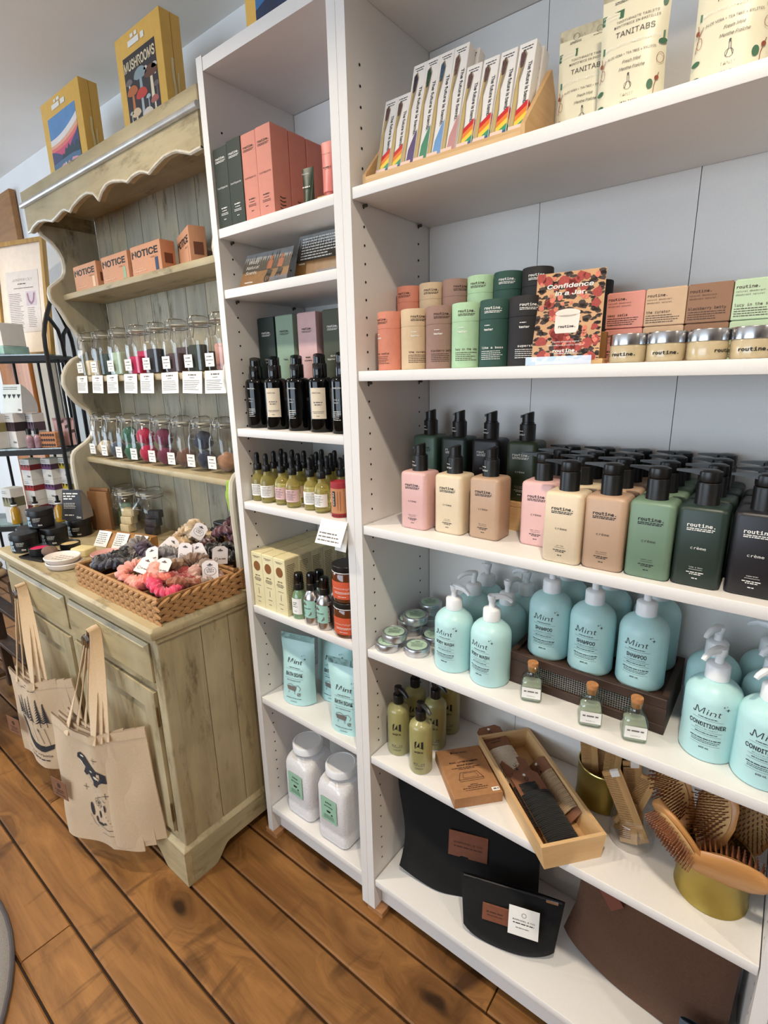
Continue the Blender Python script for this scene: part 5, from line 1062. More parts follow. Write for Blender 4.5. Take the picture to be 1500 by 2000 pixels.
part('black_sticker', G().grid(lambda u, v: (0.0207*math.sin(-0.55+u*0.38), -0.0207*math.cos(-0.55+u*0.38), 0.026+0.034*v), 4, 1), INK_K, t)
part('sticker_lettering', ink([('t', 'I\'M ALIVE', -0.0092, 0.057, 0.0052, {'f': 'sans', 'b': 0.02, 'r': -PI/2, 'a': 'L', 'w': 0.029})], 0.0209), INK_W, t)
part('lettering', ink([('t', 'NOTICE', 0, 0.0025, 0.0080, {'f': 'sans', 'b': 0.02, 'w': 0.036}), ('b', [(0.002, 0.018), (0.002, 0.060)], 0.0007), ('b', [(0.008, 0.016), (0.008, 0.060)], 0.0007), ('b', [(-0.016, 0.05), (-0.016, 0.062), (0.016, 0.062)], 0.0007)], 0.0206), M('dark_red_ink', (84, 30, 30), 0.6), t)
t = thing('price_card', 'handwritten white price card clipped to the shelf edge', 'card', (0.346, -0.0035, N4+0.001), 0, 'handwritten shelf cards', (-0.52, 0.0, 0.06))
part('card_sheet', G().box(-0.036, 0.036, -0.0006, 0.0006, -0.056, 0.0), PAPER, t)
part('handwriting', ink([('t', '$19.95', -0.024, -0.010, 0.0060, {'f': 'sans', 'sh': 0.3, 'b': -0.02, 'w': 0.015}), ('t', 'Body hair oil', 0.002, -0.022, 0.0070, {'f': 'sans', 'sh': 0.3, 'b': -0.02, 'w': 0.042}), ('w', -0.031, 0.018, -0.0325, 0.0028), ('w', -0.031, 0.024, -0.0405, 0.0028), ('w', -0.031, 0.028, -0.0485, 0.0026)], None, 0.0010), INK_G, t)
t = thing('price_card', 'second white card half hidden behind the handwritten one', 'card', (0.362, 0.004, N4-0.022), 0, 'handwritten shelf cards', (-0.25, 0.0, 0.0))
part('card_sheet', G().box(-0.016, 0.016, -0.0006, 0.0006, -0.045, 0.0), PAPER, t)
# ------------------------------------------------------------------ sunscreen cartons, sprays, candles
crow = [('w', -0.014, 0.014, 0.1425, 0.0013), ('w', -0.009, 0.009, 0.1395, 0.0013), ('t', 'SPF 30', 0, 0.0885, 0.0058, {'f': 'sans', 'b': 0.03, 'w': 0.018}), ('w', -0.012, 0.012, 0.0825, 0.0016), ('w', -0.014, 0.014, 0.079, 0.0016), ('w', -0.011, 0.011, 0.0755, 0.0016), ('w', -0.010, 0.010, 0.0625, 0.0012), ('b', [(0, 0.038), (0.0005, 0.056)], 0.0012), ('w', -0.008, 0.008, 0.0285, 0.0014), ('w', -0.005, 0.005, 0.0155, 0.0014)]
cside = micro(-0.017, 0.015, 0.135, 26, 0.0047, 0.0014, 12)
for r in range(5):
    for c in range(3):
        lab = 'cream sunscreen carton with brown dot, %s of the front three' % ('left', 'middle', 'right')[c] if r == 0 else 'cream sunscreen carton, %s row back, %s column' % (ORD[r], ('left', 'middle', 'right')[c])
        t = carton('sunscreen_carton', lab, 0.0225+0.0440*c, 0.009+0.0455*r, N5, 0.0434, 0.0448, 0.1535, (228, 216, 172), crow if r == 0 else None, INK_B, 'cream sunscreen cartons', 0, cside if c == 2 else None)
        if r == 0: part('brown_dot', cm('spfdot', lambda: ink([('e', 0, 0.1165, 0.0128, 0.0135)], None, 0.0006)), M('print_copper', (134, 84, 40), 0.5), t, (0, -0.0224, 0))
def spray_cap():
    g = G().lathe([(0.0125, 0.0), (0.0128, 0.001), (0.0128, 0.016), (0.0118, 0.017)], 24)
    return g.lathe([(0.0085, 0.017), (0.0080, 0.030), (0.0062, 0.035), (0, 0.0355)], 18)
def spray_over(): return G().lathe([(0.0118, 0.016), (0.0115, 0.038), (0.0100, 0.043), (0.0, 0.0445)], 22, None, False, True)
GRG = M('green_liquid_glass', (150, 186, 142), 0.1, var=0.05, coat=0.6); _b = GRG.node_tree.nodes['Principled BSDF']; _b.inputs['Transmission Weight'].default_value = 0.5
ALUB = M('alu_bottle', (196, 192, 190), 0.28, 1.0, var=0.05, scale=15)
def spray(name, label, x, y, z, R, h, bodym, kind):
    t = thing(name, label, 'bottle', (x, y, z), 0, 'small spray bottles')
    part('bottle_body', cm(('spraybody', R, h), lambda: G().lathe([(R-0.003, 0), (R-0.0005, 0.001), (R, 0.004), (R, h-0.022), (R-0.002, h-0.012), (R-0.007, h-0.004), (0.0115, h), (0.0115, h+0.002)], 32)), bodym, t)
    part('spray_nozzle', cm('spray_cap', spray_cap), BLACKP, t, (0, 0, h+0.001)); part('clear_overcap', cm('spray_over', spray_over), Mglass('smoky_cap', (120, 120, 124), 0.6, 0.08, 0.06), t, (0, 0, h+0.001))
    f_ = face(x, y)
    if kind == 'after':
        part('paper_label', G().grid(lambda u, v: ((R+0.0003)*math.sin((u-0.5)*1.7), -(R+0.0003)*math.cos((u-0.5)*1.7), 0.014+0.042*v), 12, 1), PAPER, t, None, (0, 0, f_-0.25))
        part('lettering', ink([('t', 'AFTER', -0.002, 0.044, 0.0045, {'f': 'sans', 'b': 0.02, 'w': 0.013}), ('t', 'SUN', -0.002, 0.039, 0.0045, {'f': 'sans', 'b': 0.02, 'w': 0.009}), ('w', -0.009, 0.007, 0.034, 0.001), ('w', -0.004, 0.004, 0.022, 0.001)], R+0.0004), INK_K, t, None, (0, 0, f_-0.25))
    if kind == 'bug':
        part('teal_label', cm('buglab', lambda: G().grid(lambda u, v: ((R+0.0003)*math.sin((u-0.5)*1.9), -(R+0.0003)*math.cos((u-0.5)*1.9), 0.020+0.045*v), 14, 1)), M('teal_label', (158, 204, 190), 0.55), t, None, (0, 0, f_-0.28))
        part('label_print', cm('bugink', lambda: ink([('p', [(-0.013, 0.052), (-0.003, 0.052), (-0.002, 0.056), (-0.006, 0.0585), (-0.008, 0.063), (-0.010, 0.0585), (-0.013, 0.056)]), ('t', 'BUG OFF', -0.001, 0.043, 0.0058, {'f': 'sans', 'b': 0.03, 'w': 0.021}), ('p', [(-0.010, 0.027), (0.004, 0.025), (0.011, 0.030), (0.010, 0.037), (-0.004, 0.037), (-0.011, 0.034)])], R+0.0004)), INK_G, t, None, (0, 0, f_-0.28))
        part('black_label', cm('bugblk', lambda: G().grid(lambda u, v: ((R+0.0003)*math.sin(0.96+u*0.42), -(R+0.0003)*math.cos(0.96+u*0.42), 0.020+0.045*v), 5, 1)), INK_K, t, None, (0, 0, f_-0.28))
        part('black_label_text', cm('bugtxt', lambda: ink([('t', 'BUG REPELLENT', (R+.0003)*1.12, 0.023, 0.0058, {'f': 'sans', 'b': 0.02, 'r': PI/2, 'a': 'L', 'w': 0.038})], R+0.0005)), INK_W, t, None, (0, 0, f_-0.28))
    return t
spray('glass_spray_bottle', 'small green glass spray bottle with white label', 0.1765, 0.032, N5, 0.0198, 0.075, GRG, 'after')
spray('metal_spray_bottle', 'brushed metal spray bottle next to the green glass one', 0.2265, 0.028, N5, 0.0208, 0.087, ALUB, 'bug')
spray('metal_spray_bottle', 'brushed metal spray bottle beside the amber candle jars', 0.2725, 0.026, N5, 0.0208, 0.087, ALUB, 'bug')
spray('metal_spray_bottle', 'brushed metal spray bottle in the second row, right', 0.2680, 0.074, N5, 0.0208, 0.087, ALUB, '')
spray('glass_spray_bottle', 'green glass spray bottle behind the metal ones', 0.206, 0.076, N5, 0.0198, 0.075, GRG, '')
spray('glass_spray_bottle', 'green glass spray bottle at the back right of its shelf', 0.232, 0.122, N5, 0.0198, 0.075, GRG, '')
spray('metal_spray_bottle', 'brushed metal spray bottle furthest back on its shelf', 0.280, 0.122, N5, 0.0208, 0.087, ALUB, '')
AMB = M('amber_glass', (92, 46, 18), 0.06, var=0.05, coat=0.8); ORL = M('orange_label', (206, 86, 50), 0.55, var=0.02)
for lv in (0, 1):
    t = thing('candle_jar', 'amber candle jar with orange label, %s of the stacked pair' % ('lower', 'upper')[lv], 'candle', (0.3355, 0.0400, N5+0.0888*lv), face(0.3355, 0.04)*0.9, 'stacked amber candle jars')
    R = 0.0350
    part('amber_jar', cm('amber_jar', lambda: G().lathe([(R-0.004, 0), (R-0.001, 0.001), (R, 0.005), (R, 0.066), (R-0.002, 0.070), (R-0.003, 0.072)], 40)), AMB, t)
    part('paper_label', cm('amber_lab', lambda: G().grid(lambda u, v: ((R+0.0003)*math.sin((u-0.5)*2.3), -(R+0.0003)*math.cos((u-0.5)*2.3), 0.010+0.042*v), 20, 1)), ORL, t)
    part('lettering', cm('amber_ink', lambda: ink([('t', 'beachlight', 0, 0.034, 0.0085, {'f': 'sans', 'b': -0.01, 'w': 0.048}), ('w', -0.020, 0.020, 0.0265, 0.0012), ('w', -0.020, 0.018, 0.0235, 0.0012), ('w', -0.010, 0.010, 0.0155, 0.0012)], R+0.0004)), INK_W, t)
    part('black_lid', cm('amber_lid', lambda: G().lathe([(R-0.0006, 0.0735), (R-0.0002, 0.0745), (R-0.0002, 0.086), (R-0.0015, 0.0875), (0, 0.0876)], 40)), BLACKP, t)
    part('seal_ring', cm('amber_ring', lambda: G().lathe([(R-0.0004, 0.0718), (R, 0.0722), (R, 0.0730), (R-0.0004, 0.0734)], 40)), WHITEP, t)
# ------------------------------------------------------------------ bath soak bags
MBAG = M('mint_bag', (182, 222, 221), 0.38, var=0.02, scale=30)
bagrows = [('t', 'M', -0.016, 0.118, 0.026, {'f': 'sans', 'sh': 0.15, 'w': 0.016}), ('t', 'int', 0.009, 0.118, 0.021, {'f': 'sans', 'sh': 0.2, 'w': 0.025}), ('s', 0.020, 0.142, 0.0025), ('s', 0.029, 0.134, 0.004), ('s', 0.026, 0.144, 0.0018), ('w', -0.018, 0.018, 0.106, 0.0014), ('l', -0.028, 0.028, 0.102, 0.0005), ('t', 'BATH SOAK', 0, 0.084, 0.0185, {'f': 'sans', 'b': 0.016, 'w': 0.052}), ('l', -0.028, 0.028, 0.077, 0.0005), ('w', -0.022, 0.022, 0.071, 0.0013), ('w', -0.024, 0.024, 0.020, 0.0014), ('w', -0.010, 0.010, 0.010, 0.0014)]
tubp = [('p', [(-0.022, 0.055), (-0.018, 0.044), (0.006, 0.042), (0.010, 0.055)]), ('b', [(-0.020, 0.058), (-0.008, 0.062), (0.002, 0.056), (0.014, 0.060), (0.022, 0.052), (0.018, 0.044)], 0.0012), ('o', 0.017, 0.034, 0.005, 0.005, 0.0015), ('b', [(-0.014, 0.042), (-0.016, 0.034)], 0.0012), ('b', [(0.003, 0.042), (0.005, 0.034)], 0.0012), ('b', [(0.014, 0.032), (0.022, 0.038)], 0.002)]
BW_, BH_, BD_ = 0.108, 0.196, 0.062
for i, (lab, x, y, a, pr, tl_) in enumerate((('mint bath soak bag, left front on its shelf', 0.118, 0.060, 0.24, True, -0.05), ('mint bath soak bag, right front at the panel', 0.312, 0.052, 0.20, True, 0.02), ('mint bath soak bag standing behind, in the middle', 0.196, 0.130, 0.15, True, -0.04), ('mint bath soak bag at the back right', 0.300, 0.150, 0.1, False, -0.04), ('mint bath soak bag at the back left', 0.120, 0.190, 0.05, False, -0.02))):
    t = thing('bath_soak_bag', lab, 'bag', (x, y, N6), 0, 'mint bath soak bags', (tl_, 0, a))
    part('bag_body', cm(('bag', i), lambda: pouch_mesh(BW_, BH_, BD_, i+20, 0.12, 0.05, 0.0020)), MBAG, t)
    if pr:
        part('lettering', cm(('bagink', i), lambda: drape(bagrows, BW_, BH_, BD_, i+20, 0.12, 0.0016)), INK_K, t); part('bathtub_print', cm(('bagtub', i), lambda: drape(tubp, BW_, BH_, BD_, i+20, 0.12, 0.0016)), INK_G, t)
# ------------------------------------------------------------------ big salt jars
SALT = M('bath_salt', (240, 238, 238), 0.8, var=0.06, scale=260, bump=0.8, bscale=260)
for i, (lab, x0, y0) in enumerate((('square clear jar of white bath salt, left one on the lowest shelf', 0.062, 0.022), ('square clear jar of white bath salt, right and nearer the edge', 0.2015, 0.014))):
    w, d = 0.110, 0.112
    t = thing('salt_jar', lab, 'jar', (x0+w/2, y0+d/2, N7), 0.02*i, 'clear bath salt jars')
    def shell(ins):
        R = []
        for z, s, r in ((0.0, .92, .020), (.003, .98, .020), (.012, 1.0, .020), (.034, 1.0, .020), (.038, .97, .020), (.046, .97, .020), (.050, 1.0, .020), (.168, 1.0, .022), (.180, .97, .028), (.192, .88, .038), (.200, .78, .042), (.204, .74, .040), (.210, .74, .040)):
            R.append(rring(w*s-2*ins, d*s-2*ins, r, z+(ins if z < 0.01 else 0), 5))
        return R
    part('clear_wall', G().loft(shell(0)), Mglass('clear_plastic', (252, 252, 253), 0.30, 0.08, 0.04), t)
    part('salt_fill', G().loft([r for r in shell(0.002)][:-3]), SALT, t)
    part('screw_lid', G().lathe([(0.0430, 0.208), (0.0440, 0.209), (0.0440, 0.227), (0.0425, 0.2295), (0.038, 0.2305), (0.037, 0.2295), (0, 0.2295)], 40), WHITEP, t)
    part('paper_label', G().box(-0.030, 0.026, -d/2-0.0009, -d/2-0.0003, 0.076, 0.150), M('mint_label', (152, 194, 168), 0.6), t)
    part('lettering', ink([('t', 'Mint', -0.002, 0.134, 0.0105, {'f': 'sans', 'b': 0.02, 'sh': 0.2, 'w': 0.022}), ('t', 'BATH SOAK', -0.002, 0.123, 0.0065, {'f': 'sans', 'b': 0.03, 'w': 0.030}), ('p', [(-0.010, 0.112), (-0.008, 0.106), (0.003, 0.106), (0.006, 0.112)]), ('e', 0.009, 0.102, 0.003, 0.003)]+micro(-0.024, 0.020, 0.095, 4, 0.0036, 0.0012, 3, 'C'), None, d/2+0.0012), INK_K, t)

# ================================================================== on top of the hutch and bookcase
YEL = M('yellow_puzzle_box', (226, 180, 88), 0.5, var=0.04, scale=40)
def puzzle(label, x0, y0, z0, w, d, h, art):
    t = thing('puzzle_box', label, 'box', (x0+w/2, y0, z0), 0, 'yellow puzzle boxes')
    part('box_body', rbox(w, d, 0, h, 0.001, 0.001, 1, 0, d/2), YEL, t)
    part('lid_seam', G().box(w/2-0.0002, w/2+0.0004, 0.028, 0.0288, 0.002, h-0.002), M('seam_brown', (140, 100, 40), 0.7), t)
    pw = w*0.72; pz0, pz1 = h*0.10, h*0.78
    if art == 'lake':
        ph = pz1-pz0*0.6; zb = pz0*0.6
        def cur(l, m, r): return [(-pw/2+pw*i/10, zb+ph*((1-i/10)**2*l+2*(i/10)*(1-i/10)*m+(i/10)**2*r)) for i in range(11)]
        part('art_sky', ink([('p', [(-pw/2, zb), (pw/2, zb), (pw/2, pz1), (-pw/2, pz1)])], None, 0.0003), M('art_blue', (98, 146, 196), 0.5, var=0.1, scale=20), t)
        for q, (l, m_, r_, c) in enumerate(((.64, .62, .84, (234, 228, 224)), (.54, .52, .72, (238, 178, 150)), (.49, .46, .64, (232, 128, 120)), (.44, .38, .58, (212, 88, 122)))):
            part('art_band', ink([('p', [(-pw/2, zb), (pw/2, zb)]+cur(l, m_, r_)[::-1])], None, 0.0005+0.0002*q), M('art_band_%d' % q, c, 0.5), t)
        def zig(pts): return [(-pw/2+pw*x_, zb+ph*z_) for x_, z_ in pts]
        part('art_mountains', ink([('p', zig([(0, .05), (1, .05), (1, .60), (.9, .52), (.78, .46), (.66, .38), (.5, .32), (.38, .30), (.26, .36), (.14, .40), (0, .44)]))], None, 0.0014), M('art_navy_hills', (76, 84, 122), 0.5), t)
        part('art_trees', ink([('p', zig([(.30, .18), (1, .18), (1, .36), (.9, .42), (.82, .34), (.74, .40), (.68, .34), (.62, .44), (.56, .36), (.5, .40), (.44, .30), (.38, .33), (.34, .24)]))], None, 0.0016), M('art_dark_teal', (52, 76, 88), 0.5), t)
        part('art_water', ink([('p', zig([(0, .03), (1, .03), (1, .22), (.7, .25), (.4, .24), (0, .22)]))], None, 0.0018), M('art_lake_blue', (86, 118, 148), 0.5), t)
        part('art_reflection', ink([('p', zig([(.06, .0), (1, .0), (1, .10), (.85, .16), (.7, .18), (.64, .10), (.56, .17), (.48, .09), (.38, .17), (.24, .12), (.12, .04)]))], None, 0.0020), M('art_pink_water', (226, 164, 178), 0.5), t)
        part('art_shore', ink([('p', zig([(.1, .0), (.9, .0), (.8, .06), (.55, .09), (.3, .06)])), ('e', -0.01, zb+ph*.11, 0.006, 0.010)], None, 0.0022), M('art_white', (236, 222, 216), 0.5), t)
        rows = [('w', -w*0.13, w*0.02, h*0.915, 0.008), ('w', -w*0.20, w*0.16, h*0.845, 0.013)]
    elif art == 'mush':
        part('art_base', ink([('p', [(-pw/2, pz0*0.6), (pw/2, pz0*0.6), (pw/2, pz1), (-pw/2, pz1)])], None, 0.0003), M('art_charcoal', (58, 54, 58), 0.5), t)
        rg = random.Random(5); groups = {}
        ph = pz1-pz0*0.6; zb = pz0*0.6
        spec = [(.48, .66, .20, (140, 158, 162), (150, 170, 178), 1.3), (.80, .60, .20, (104, 68, 54), (232, 218, 186), 2.0), (.20, .50, .17, (188, 108, 64), (200, 120, 70), 1.6), (.47, .40, .18, (200, 70, 62), (176, 186, 192), 1.9), (.84, .24, .12, (178, 104, 96), (226, 214, 196), 1.6), (.25, .20, .15, (222, 196, 160), (226, 204, 170), 1.3), (.60, .11, .17, (222, 208, 192), (206, 190, 170), 1.2), (.17, .05, .12, (214, 98, 66), (226, 214, 196), 0.8), (.12, .64, .11, (120, 112, 112), (226, 220, 210), 1.0), (.92, .66, .09, (196, 188, 178), (226, 220, 210), 1.2), (.66, .70, .06, (220, 210, 196), (226, 220, 210), 1.5), (.66, .33, .07, (176, 186, 192), (176, 186, 192), 2.4), (.93, .42, .09, (110, 96, 100), (110, 96, 100), 2.2), (.10, .24, .06, (196, 188, 172), (206, 198, 182), 2.2)]
        for q, (fx, fz, r, c, sc_, sl) in enumerate(spec):
            xx, zz, r = (fx-0.5)*pw, zb+ph*fz, r*pw
            part('art_stem', ink([('p', [(xx-r*0.22, max(zb, zz-r*sl)), (xx+r*0.26, max(zb, zz-r*sl)), (xx+r*0.18, zz), (xx-r*0.16, zz)])], None, 0.0005), M('art_stem_%d' % q, sc_, 0.5), t)
            part('art_cap', ink([('p', [(min(pw/2, xx+r*math.cos(a*PI/8)), zz+0.62*r*math.sin(a*PI/8)) for a in range(9)]+[(xx-r*0.5, zz-r*0.18), (min(pw/2, xx+r*0.5), zz-r*0.2)])], None, 0.0007), M('art_cap_%d' % q, c, 0.5), t)
        part('art_title', ink([('t', 'MUSHROOMS', 0, zb+ph*0.80, h*0.175, {'f': 'sans', 'b': 0.02, 'w': pw*0.95})], None, 0.0009), M('art_cream', (230, 214, 178), 0.5), t)
        rows = [('w', -w*0.13, w*0.02, h*0.915, 0.008), ('w', -w*0.20, w*0.16, h*0.845, 0.013)]
    else:
        part('art_base', ink([('p', [(-w*0.36, 0.006), (w*0.36, 0.006), (w*0.36, h*0.8), (-w*0.36, h*0.8)])], None, 0.0003), M('art_blue_paint', (52, 112, 168), 0.5, var=0.35, scale=25), t)
        part('art_dark', ink([('p', [(-w*0.36, 0.006), (w*0.10, 0.006), (w*0.0, h*0.10), (-w*0.2, h*0.16), (-w*0.36, h*0.12)])], None, 0.0006), M('art_navy', (34, 52, 84), 0.5, var=0.3, scale=30), t); rows = None
    if rows: part('lettering', ink(rows, None, 0.0012), INK_W, t)
    part('side_lettering', ink([('b', [(-0.004, h*0.14), (-0.003, h*0.30), (-0.006, h*0.44), (-0.004, h*0.58)], 0.007), ('b', [(0.008, h*0.24), (0.007, h*0.36), (0.009, h*0.46)], 0.004)], None, 0.0008), M('cream_ink', (232, 214, 160), 0.6), t, (w/2, d/2, 0), (0, 0, PI/2))
    return t
puzzle('yellow puzzle box with sunset lake picture on the hutch', -0.955, 0.075, 1.998, 0.275, 0.055, 0.228, 'lake')
puzzle('yellow puzzle box with mushroom picture on the hutch', -0.452, 0.075, 1.998, 0.220, 0.055, 0.232, 'mush')
puzzle('yellow puzzle box with blue painting on the narrow bookcase', 0.150, 0.018, 2.014, 0.220, 0.055, 0.240, 'blue')
# ================================================================== hutch shelves
ORB = (206, 148, 112)
def notice(label, x0, y0, w, h, rz, bar):
    rows = [('t', 'NOT!CE', -0.004, h*0.60, 0.034, {'f': 'sans', 'b': 0.028, 'w': w*0.88}), ('t', 'HAIR CO', w*0.27, h*0.47, 0.0085, {'f': 'sans', 'b': -0.01, 'w': w*0.22})]
    t = carton('soap_bar_box', label, x0, y0, 1.6745, w, 0.046, h, ORB, rows, INK_K, 'shampoo bar boxes on the top hutch shelf', 0)
    if rz:
        t.rotation_euler.z = rz; 
    part('colour_bar', G().box(w*0.30, w*0.40, -0.0238, -0.0232, 0.004, h*0.46), M('bar_%d_%d_%d' % bar, bar, 0.6), t)
    part('small_print', ink([('w', -w*0.42, -w*0.02, h*0.12, 0.003), ('w', -w*0.42, -w*0.12, h*0.20, 0.002)], None, 0.0237), M('tan_ink', (228, 180, 146), 0.6), t)
    part('side_barcode', G().box(w/2, w/2+0.0005, -0.012, 0.014, h*0.25, h*0.58), M('barcode_brown', (112, 66, 48), 0.6), t)
    return t
notice('terracotta shampoo bar box with pale bar, leftmost in the hutch', -0.985, 0.110, 0.172, 0.082, 0, (232, 196, 160))
notice('terracotta shampoo bar box with green bar, second from left', -0.772, 0.110, 0.172, 0.082, 0, (150, 176, 140))
notice('terracotta shampoo bar box with navy bar, third from left', -0.577, 0.110, 0.170, 0.083, 0, (52, 62, 92))
notice('terracotta shampoo bar box turned sideways, rightmost in the hutch', -0.417, 0.146, 0.155, 0.098, -0.36, (206, 148, 112))
t = thing('dark_box', 'flat dark brown box in the right corner of the hutch shelf', 'box', (-0.155, 0.185, 1.6745))
part('box_body', rbox(0.11, 0.07, 0, 0.030, 0.001, 0.001, 1), M('dark_brown_card', (58, 44, 34), 0.7), t); part('box_lid', rbox(0.112, 0.072, 0.0302, 0.038, 0.001, 0.001, 1), M('dark_brown_card', (58, 44, 34), 0.7), t)
# ------------------------------------------------------------------ clip-top jars
WIRE = M('bail_wire', (150, 144, 136), 0.3, 1.0); RUBBER = M('pale_rubber', (204, 200, 186), 0.6)
def clip_jar(label, x, y, z, w, h, rz=0.1, group='clip-top jars in the hutch', lbl=True):
    t = thing('clip_top_jar', label, 'jar', (x, y, z), rz, group); nk = w*0.36
    R = []
    for zz, s, r in ((0, .86, .20), (.012, .97, .22), (.05, 1.0, .24), (.52, 1.0, .24), (.60, .985, .26), (.67, .93, .34), (.73, .84, .40), (.77, .77, .385), (.82, .76, .38)):
        R.append(rring(w*s, w*s, w*r, h*zz, 5))
    part('glass_body', cm(('cjar', w, h), lambda: G().loft(R, None, True, False)), GLASS, t)
    part('rubber_seal', cm(('cseal', w, h), lambda: G().lathe([(w*0.40, h*0.825), (w*0.41, h*0.83), (w*0.41, h*0.842), (w*0.40, h*0.847)], 28)), RUBBER, t)
    part('glass_lid', cm(('clid', w, h), lambda: G().lathe([(w*0.405, h*0.849), (w*0.43, h*0.855), (w*0.43, h*0.885), (w*0.40, h*0.915), (w*0.32, h*0.92), (w*0.26, h*0.935), (w*0.10, h*0.945), (0, h*0.945)], 28)), GLASS, t)
    def wires():
        g = G(); r = 0.0012; hy = w*0.39
        g.tube([(hy*math.cos(2*PI*i/24), hy*math.sin(2*PI*i/24), h*0.78) for i in range(24)], r, 5, None, True)
        y0 = -w*0.43
        g.tube([(-w*0.16, y0, h*0.86), (-w*0.20, y0-0.003, h*0.74), (-w*0.15, y0-0.006, h*0.58), (w*0.15, y0-0.006, h*0.58), (w*0.20, y0-0.003, h*0.74), (w*0.16, y0, h*0.86)], r, 5)
        g.tube([(-w*0.13, y0, h*0.78), (-w*0.12, y0-0.003, h*0.90), (w*0.12, y0-0.003, h*0.90), (w*0.13, y0, h*0.78)], r, 5)
        g.tube([(0, -w*0.44, h*0.88), (0, -w*0.40, h*0.925), (0.0, -w*0.25, h*0.952), (0, 0, h*0.955), (0, w*0.25, h*0.952), (0, w*0.40, h*0.925), (0, w*0.44, h*0.88), (0, w*0.42, h*0.78)], r, 5)
        g.tube([(-w*0.16, -w*0.25, h*0.952), (w*0.16, -w*0.25, h*0.952)], r, 5)
        return g
    part('wire_bail', cm(('cwire', w, h), wires), WIRE, t)
    if lbl:
        part('paper_label', cm(('clab', w, h), lambda: G().box(-w*0.47, -w*0.02, -w*0.5-0.001, -w*0.5-0.0004, h*0.08, h*0.30)), PAPER, t)
        part('label_print', cm(('clabk', w, h), lambda: ink([('w', -w*0.38, -w*0.12, h*0.235, 0.0028), ('w', -w*0.42, -w*0.07, h*0.18, 0.002), ('w', -w*0.32, -w*0.18, h*0.125, 0.002)], None, w*0.5+0.0013)), INK_G, t)
    return t
def lump(name, label, cat, loc, rx, ry, rz_, mat, seed, group, squish=0.18):
    g = G(); nu, nv = 16, 10
    def pt(u, v):
        a, b = 2*PI*u, PI*(v-0.5); d = Vector((math.cos(b)*math.cos(a), math.cos(b)*math.sin(a), math.sin(b)))
        k = 1+squish*mnoise.noise(d*1.8+Vector((seed*3.7, 0, 0)))
        return (d.x*rx*k, d.y*ry*k, d.z*rz_*k+rz_)
    g.grid(pt, nu, nv)
    return tag(part(name, g, mat, None, loc), label, cat, group)
FELT = lambda n, c: M('felt_'+n, c, 0.95, var=0.15, scale=60, bump=0.3, bscale=300, sheen=0.4)
upj = [(-1.010, 'cream', (222, 202, 160)), (-0.896, 'dark green', (44, 62, 56)), (-0.769, 'pale mint', (178, 196, 172)), (-0.646, 'magenta', (196, 28, 84)), (-0.529, 'charcoal', (44, 42, 50)), (-0.412, 'plum brown', (78, 58, 62)), (-0.292, 'deep green', (46, 54, 44)), (-0.187, 'rose', (204, 150, 136))]
for i, (x, cn, c) in enumerate(upj):
    clip_jar('clip-top glass jar with %s soaps, %s in the upper row' % (cn, ORD[i]), x, 0.138, 1.383, 0.078, 0.165, 0.12)
    n = 2 if i in (3, 2, 4, 5, 6) else 1
    for j in range(n):
        bx_ = rbox(0.056, 0.030, 0, 0.056+0.018*((i+j) % 2), 0.005, 0.005, 2)
        tag(part('soap_piece', bx_, M('soap_'+cn, c, 0.7, var=0.1, scale=60), None, (x+0.004, 0.138+0.016*(1-2*j) if n == 2 else 0.138, 1.3855), (0, 0, 0.12)), '%s soap piece inside the %s upper jar%s' % (cn, ORD[i], ('', ', behind')[0 if j else 1] if n == 2 else ''), 'soap', 'soaps in the upper jars')
lowj = [(-1.005, 0.135, 'cream', (216, 196, 168), 1), (-0.908, 0.135, 'slate', (70, 82, 92), 1), (-0.800, 0.138, 'forest', (44, 104, 80), 2), (-0.700, 0.142, 'crimson', (186, 30, 72), 2), (-0.585, 0.146, 'wine', (112, 36, 66), 2), (-0.474, 0.152, 'brown', (112, 78, 62), 1), (-0.372, 0.160, 'navy', (42, 50, 72), 2), (-0.274, 0.170, 'tan', (178, 130, 100), 1)]
for i, (x, y, cn, c, n) in enumerate(lowj):
    clip_jar('clip-top glass jar with %s felt balls, %s in the lower row' % (cn, ORD[i]), x, y, 1.080, 0.080, 0.178, 0.12)
    for j in range(n):
        lump('felt_ball', '%s felt ball, %s in the %s lower jar' % (cn, ('bottom one', 'upper one')[j], ORD[i]), 'felt ball', (x+0.003*(1-2*j), y+0.002, 1.083+0.060*j), 0.031, 0.031, 0.030, FELT(cn, c), i*2+j, 'felt balls in the lower jars')
for i, (x, w_) in enumerate(((-1.004, 0.080), (-0.880, 0.080), (-0.769, 0.080), (-0.642, 0.088), (-0.537, 0.084), (-0.403, 0.092), (-0.283, 0.096), (-0.1714, 0.096))):
    t = thing('info_card', 'white printed info card hanging under the jars, %s from the left' % ORD[i], 'card', (x, 0.0925, 1.383), 0, 'info cards on the hutch shelf edge', (-0.10, 0.02*math.sin(i*2.3), 0.02*math.cos(i)))
    part('card_sheet', G().box(-w_/2, w_/2, -0.0032, -0.0022, -0.060, 0.002), PAPER, t)
    part('card_print', ink([('w', -w_*0.2, w_*0.2, -0.010, 0.004), ('w', -w_*0.12, w_*0.12, -0.017, 0.002)]+micro(-w_*0.42, w_*0.42, -0.025, 6, 0.005, 0.0014, i), None, 0.0036), INK_G, t)
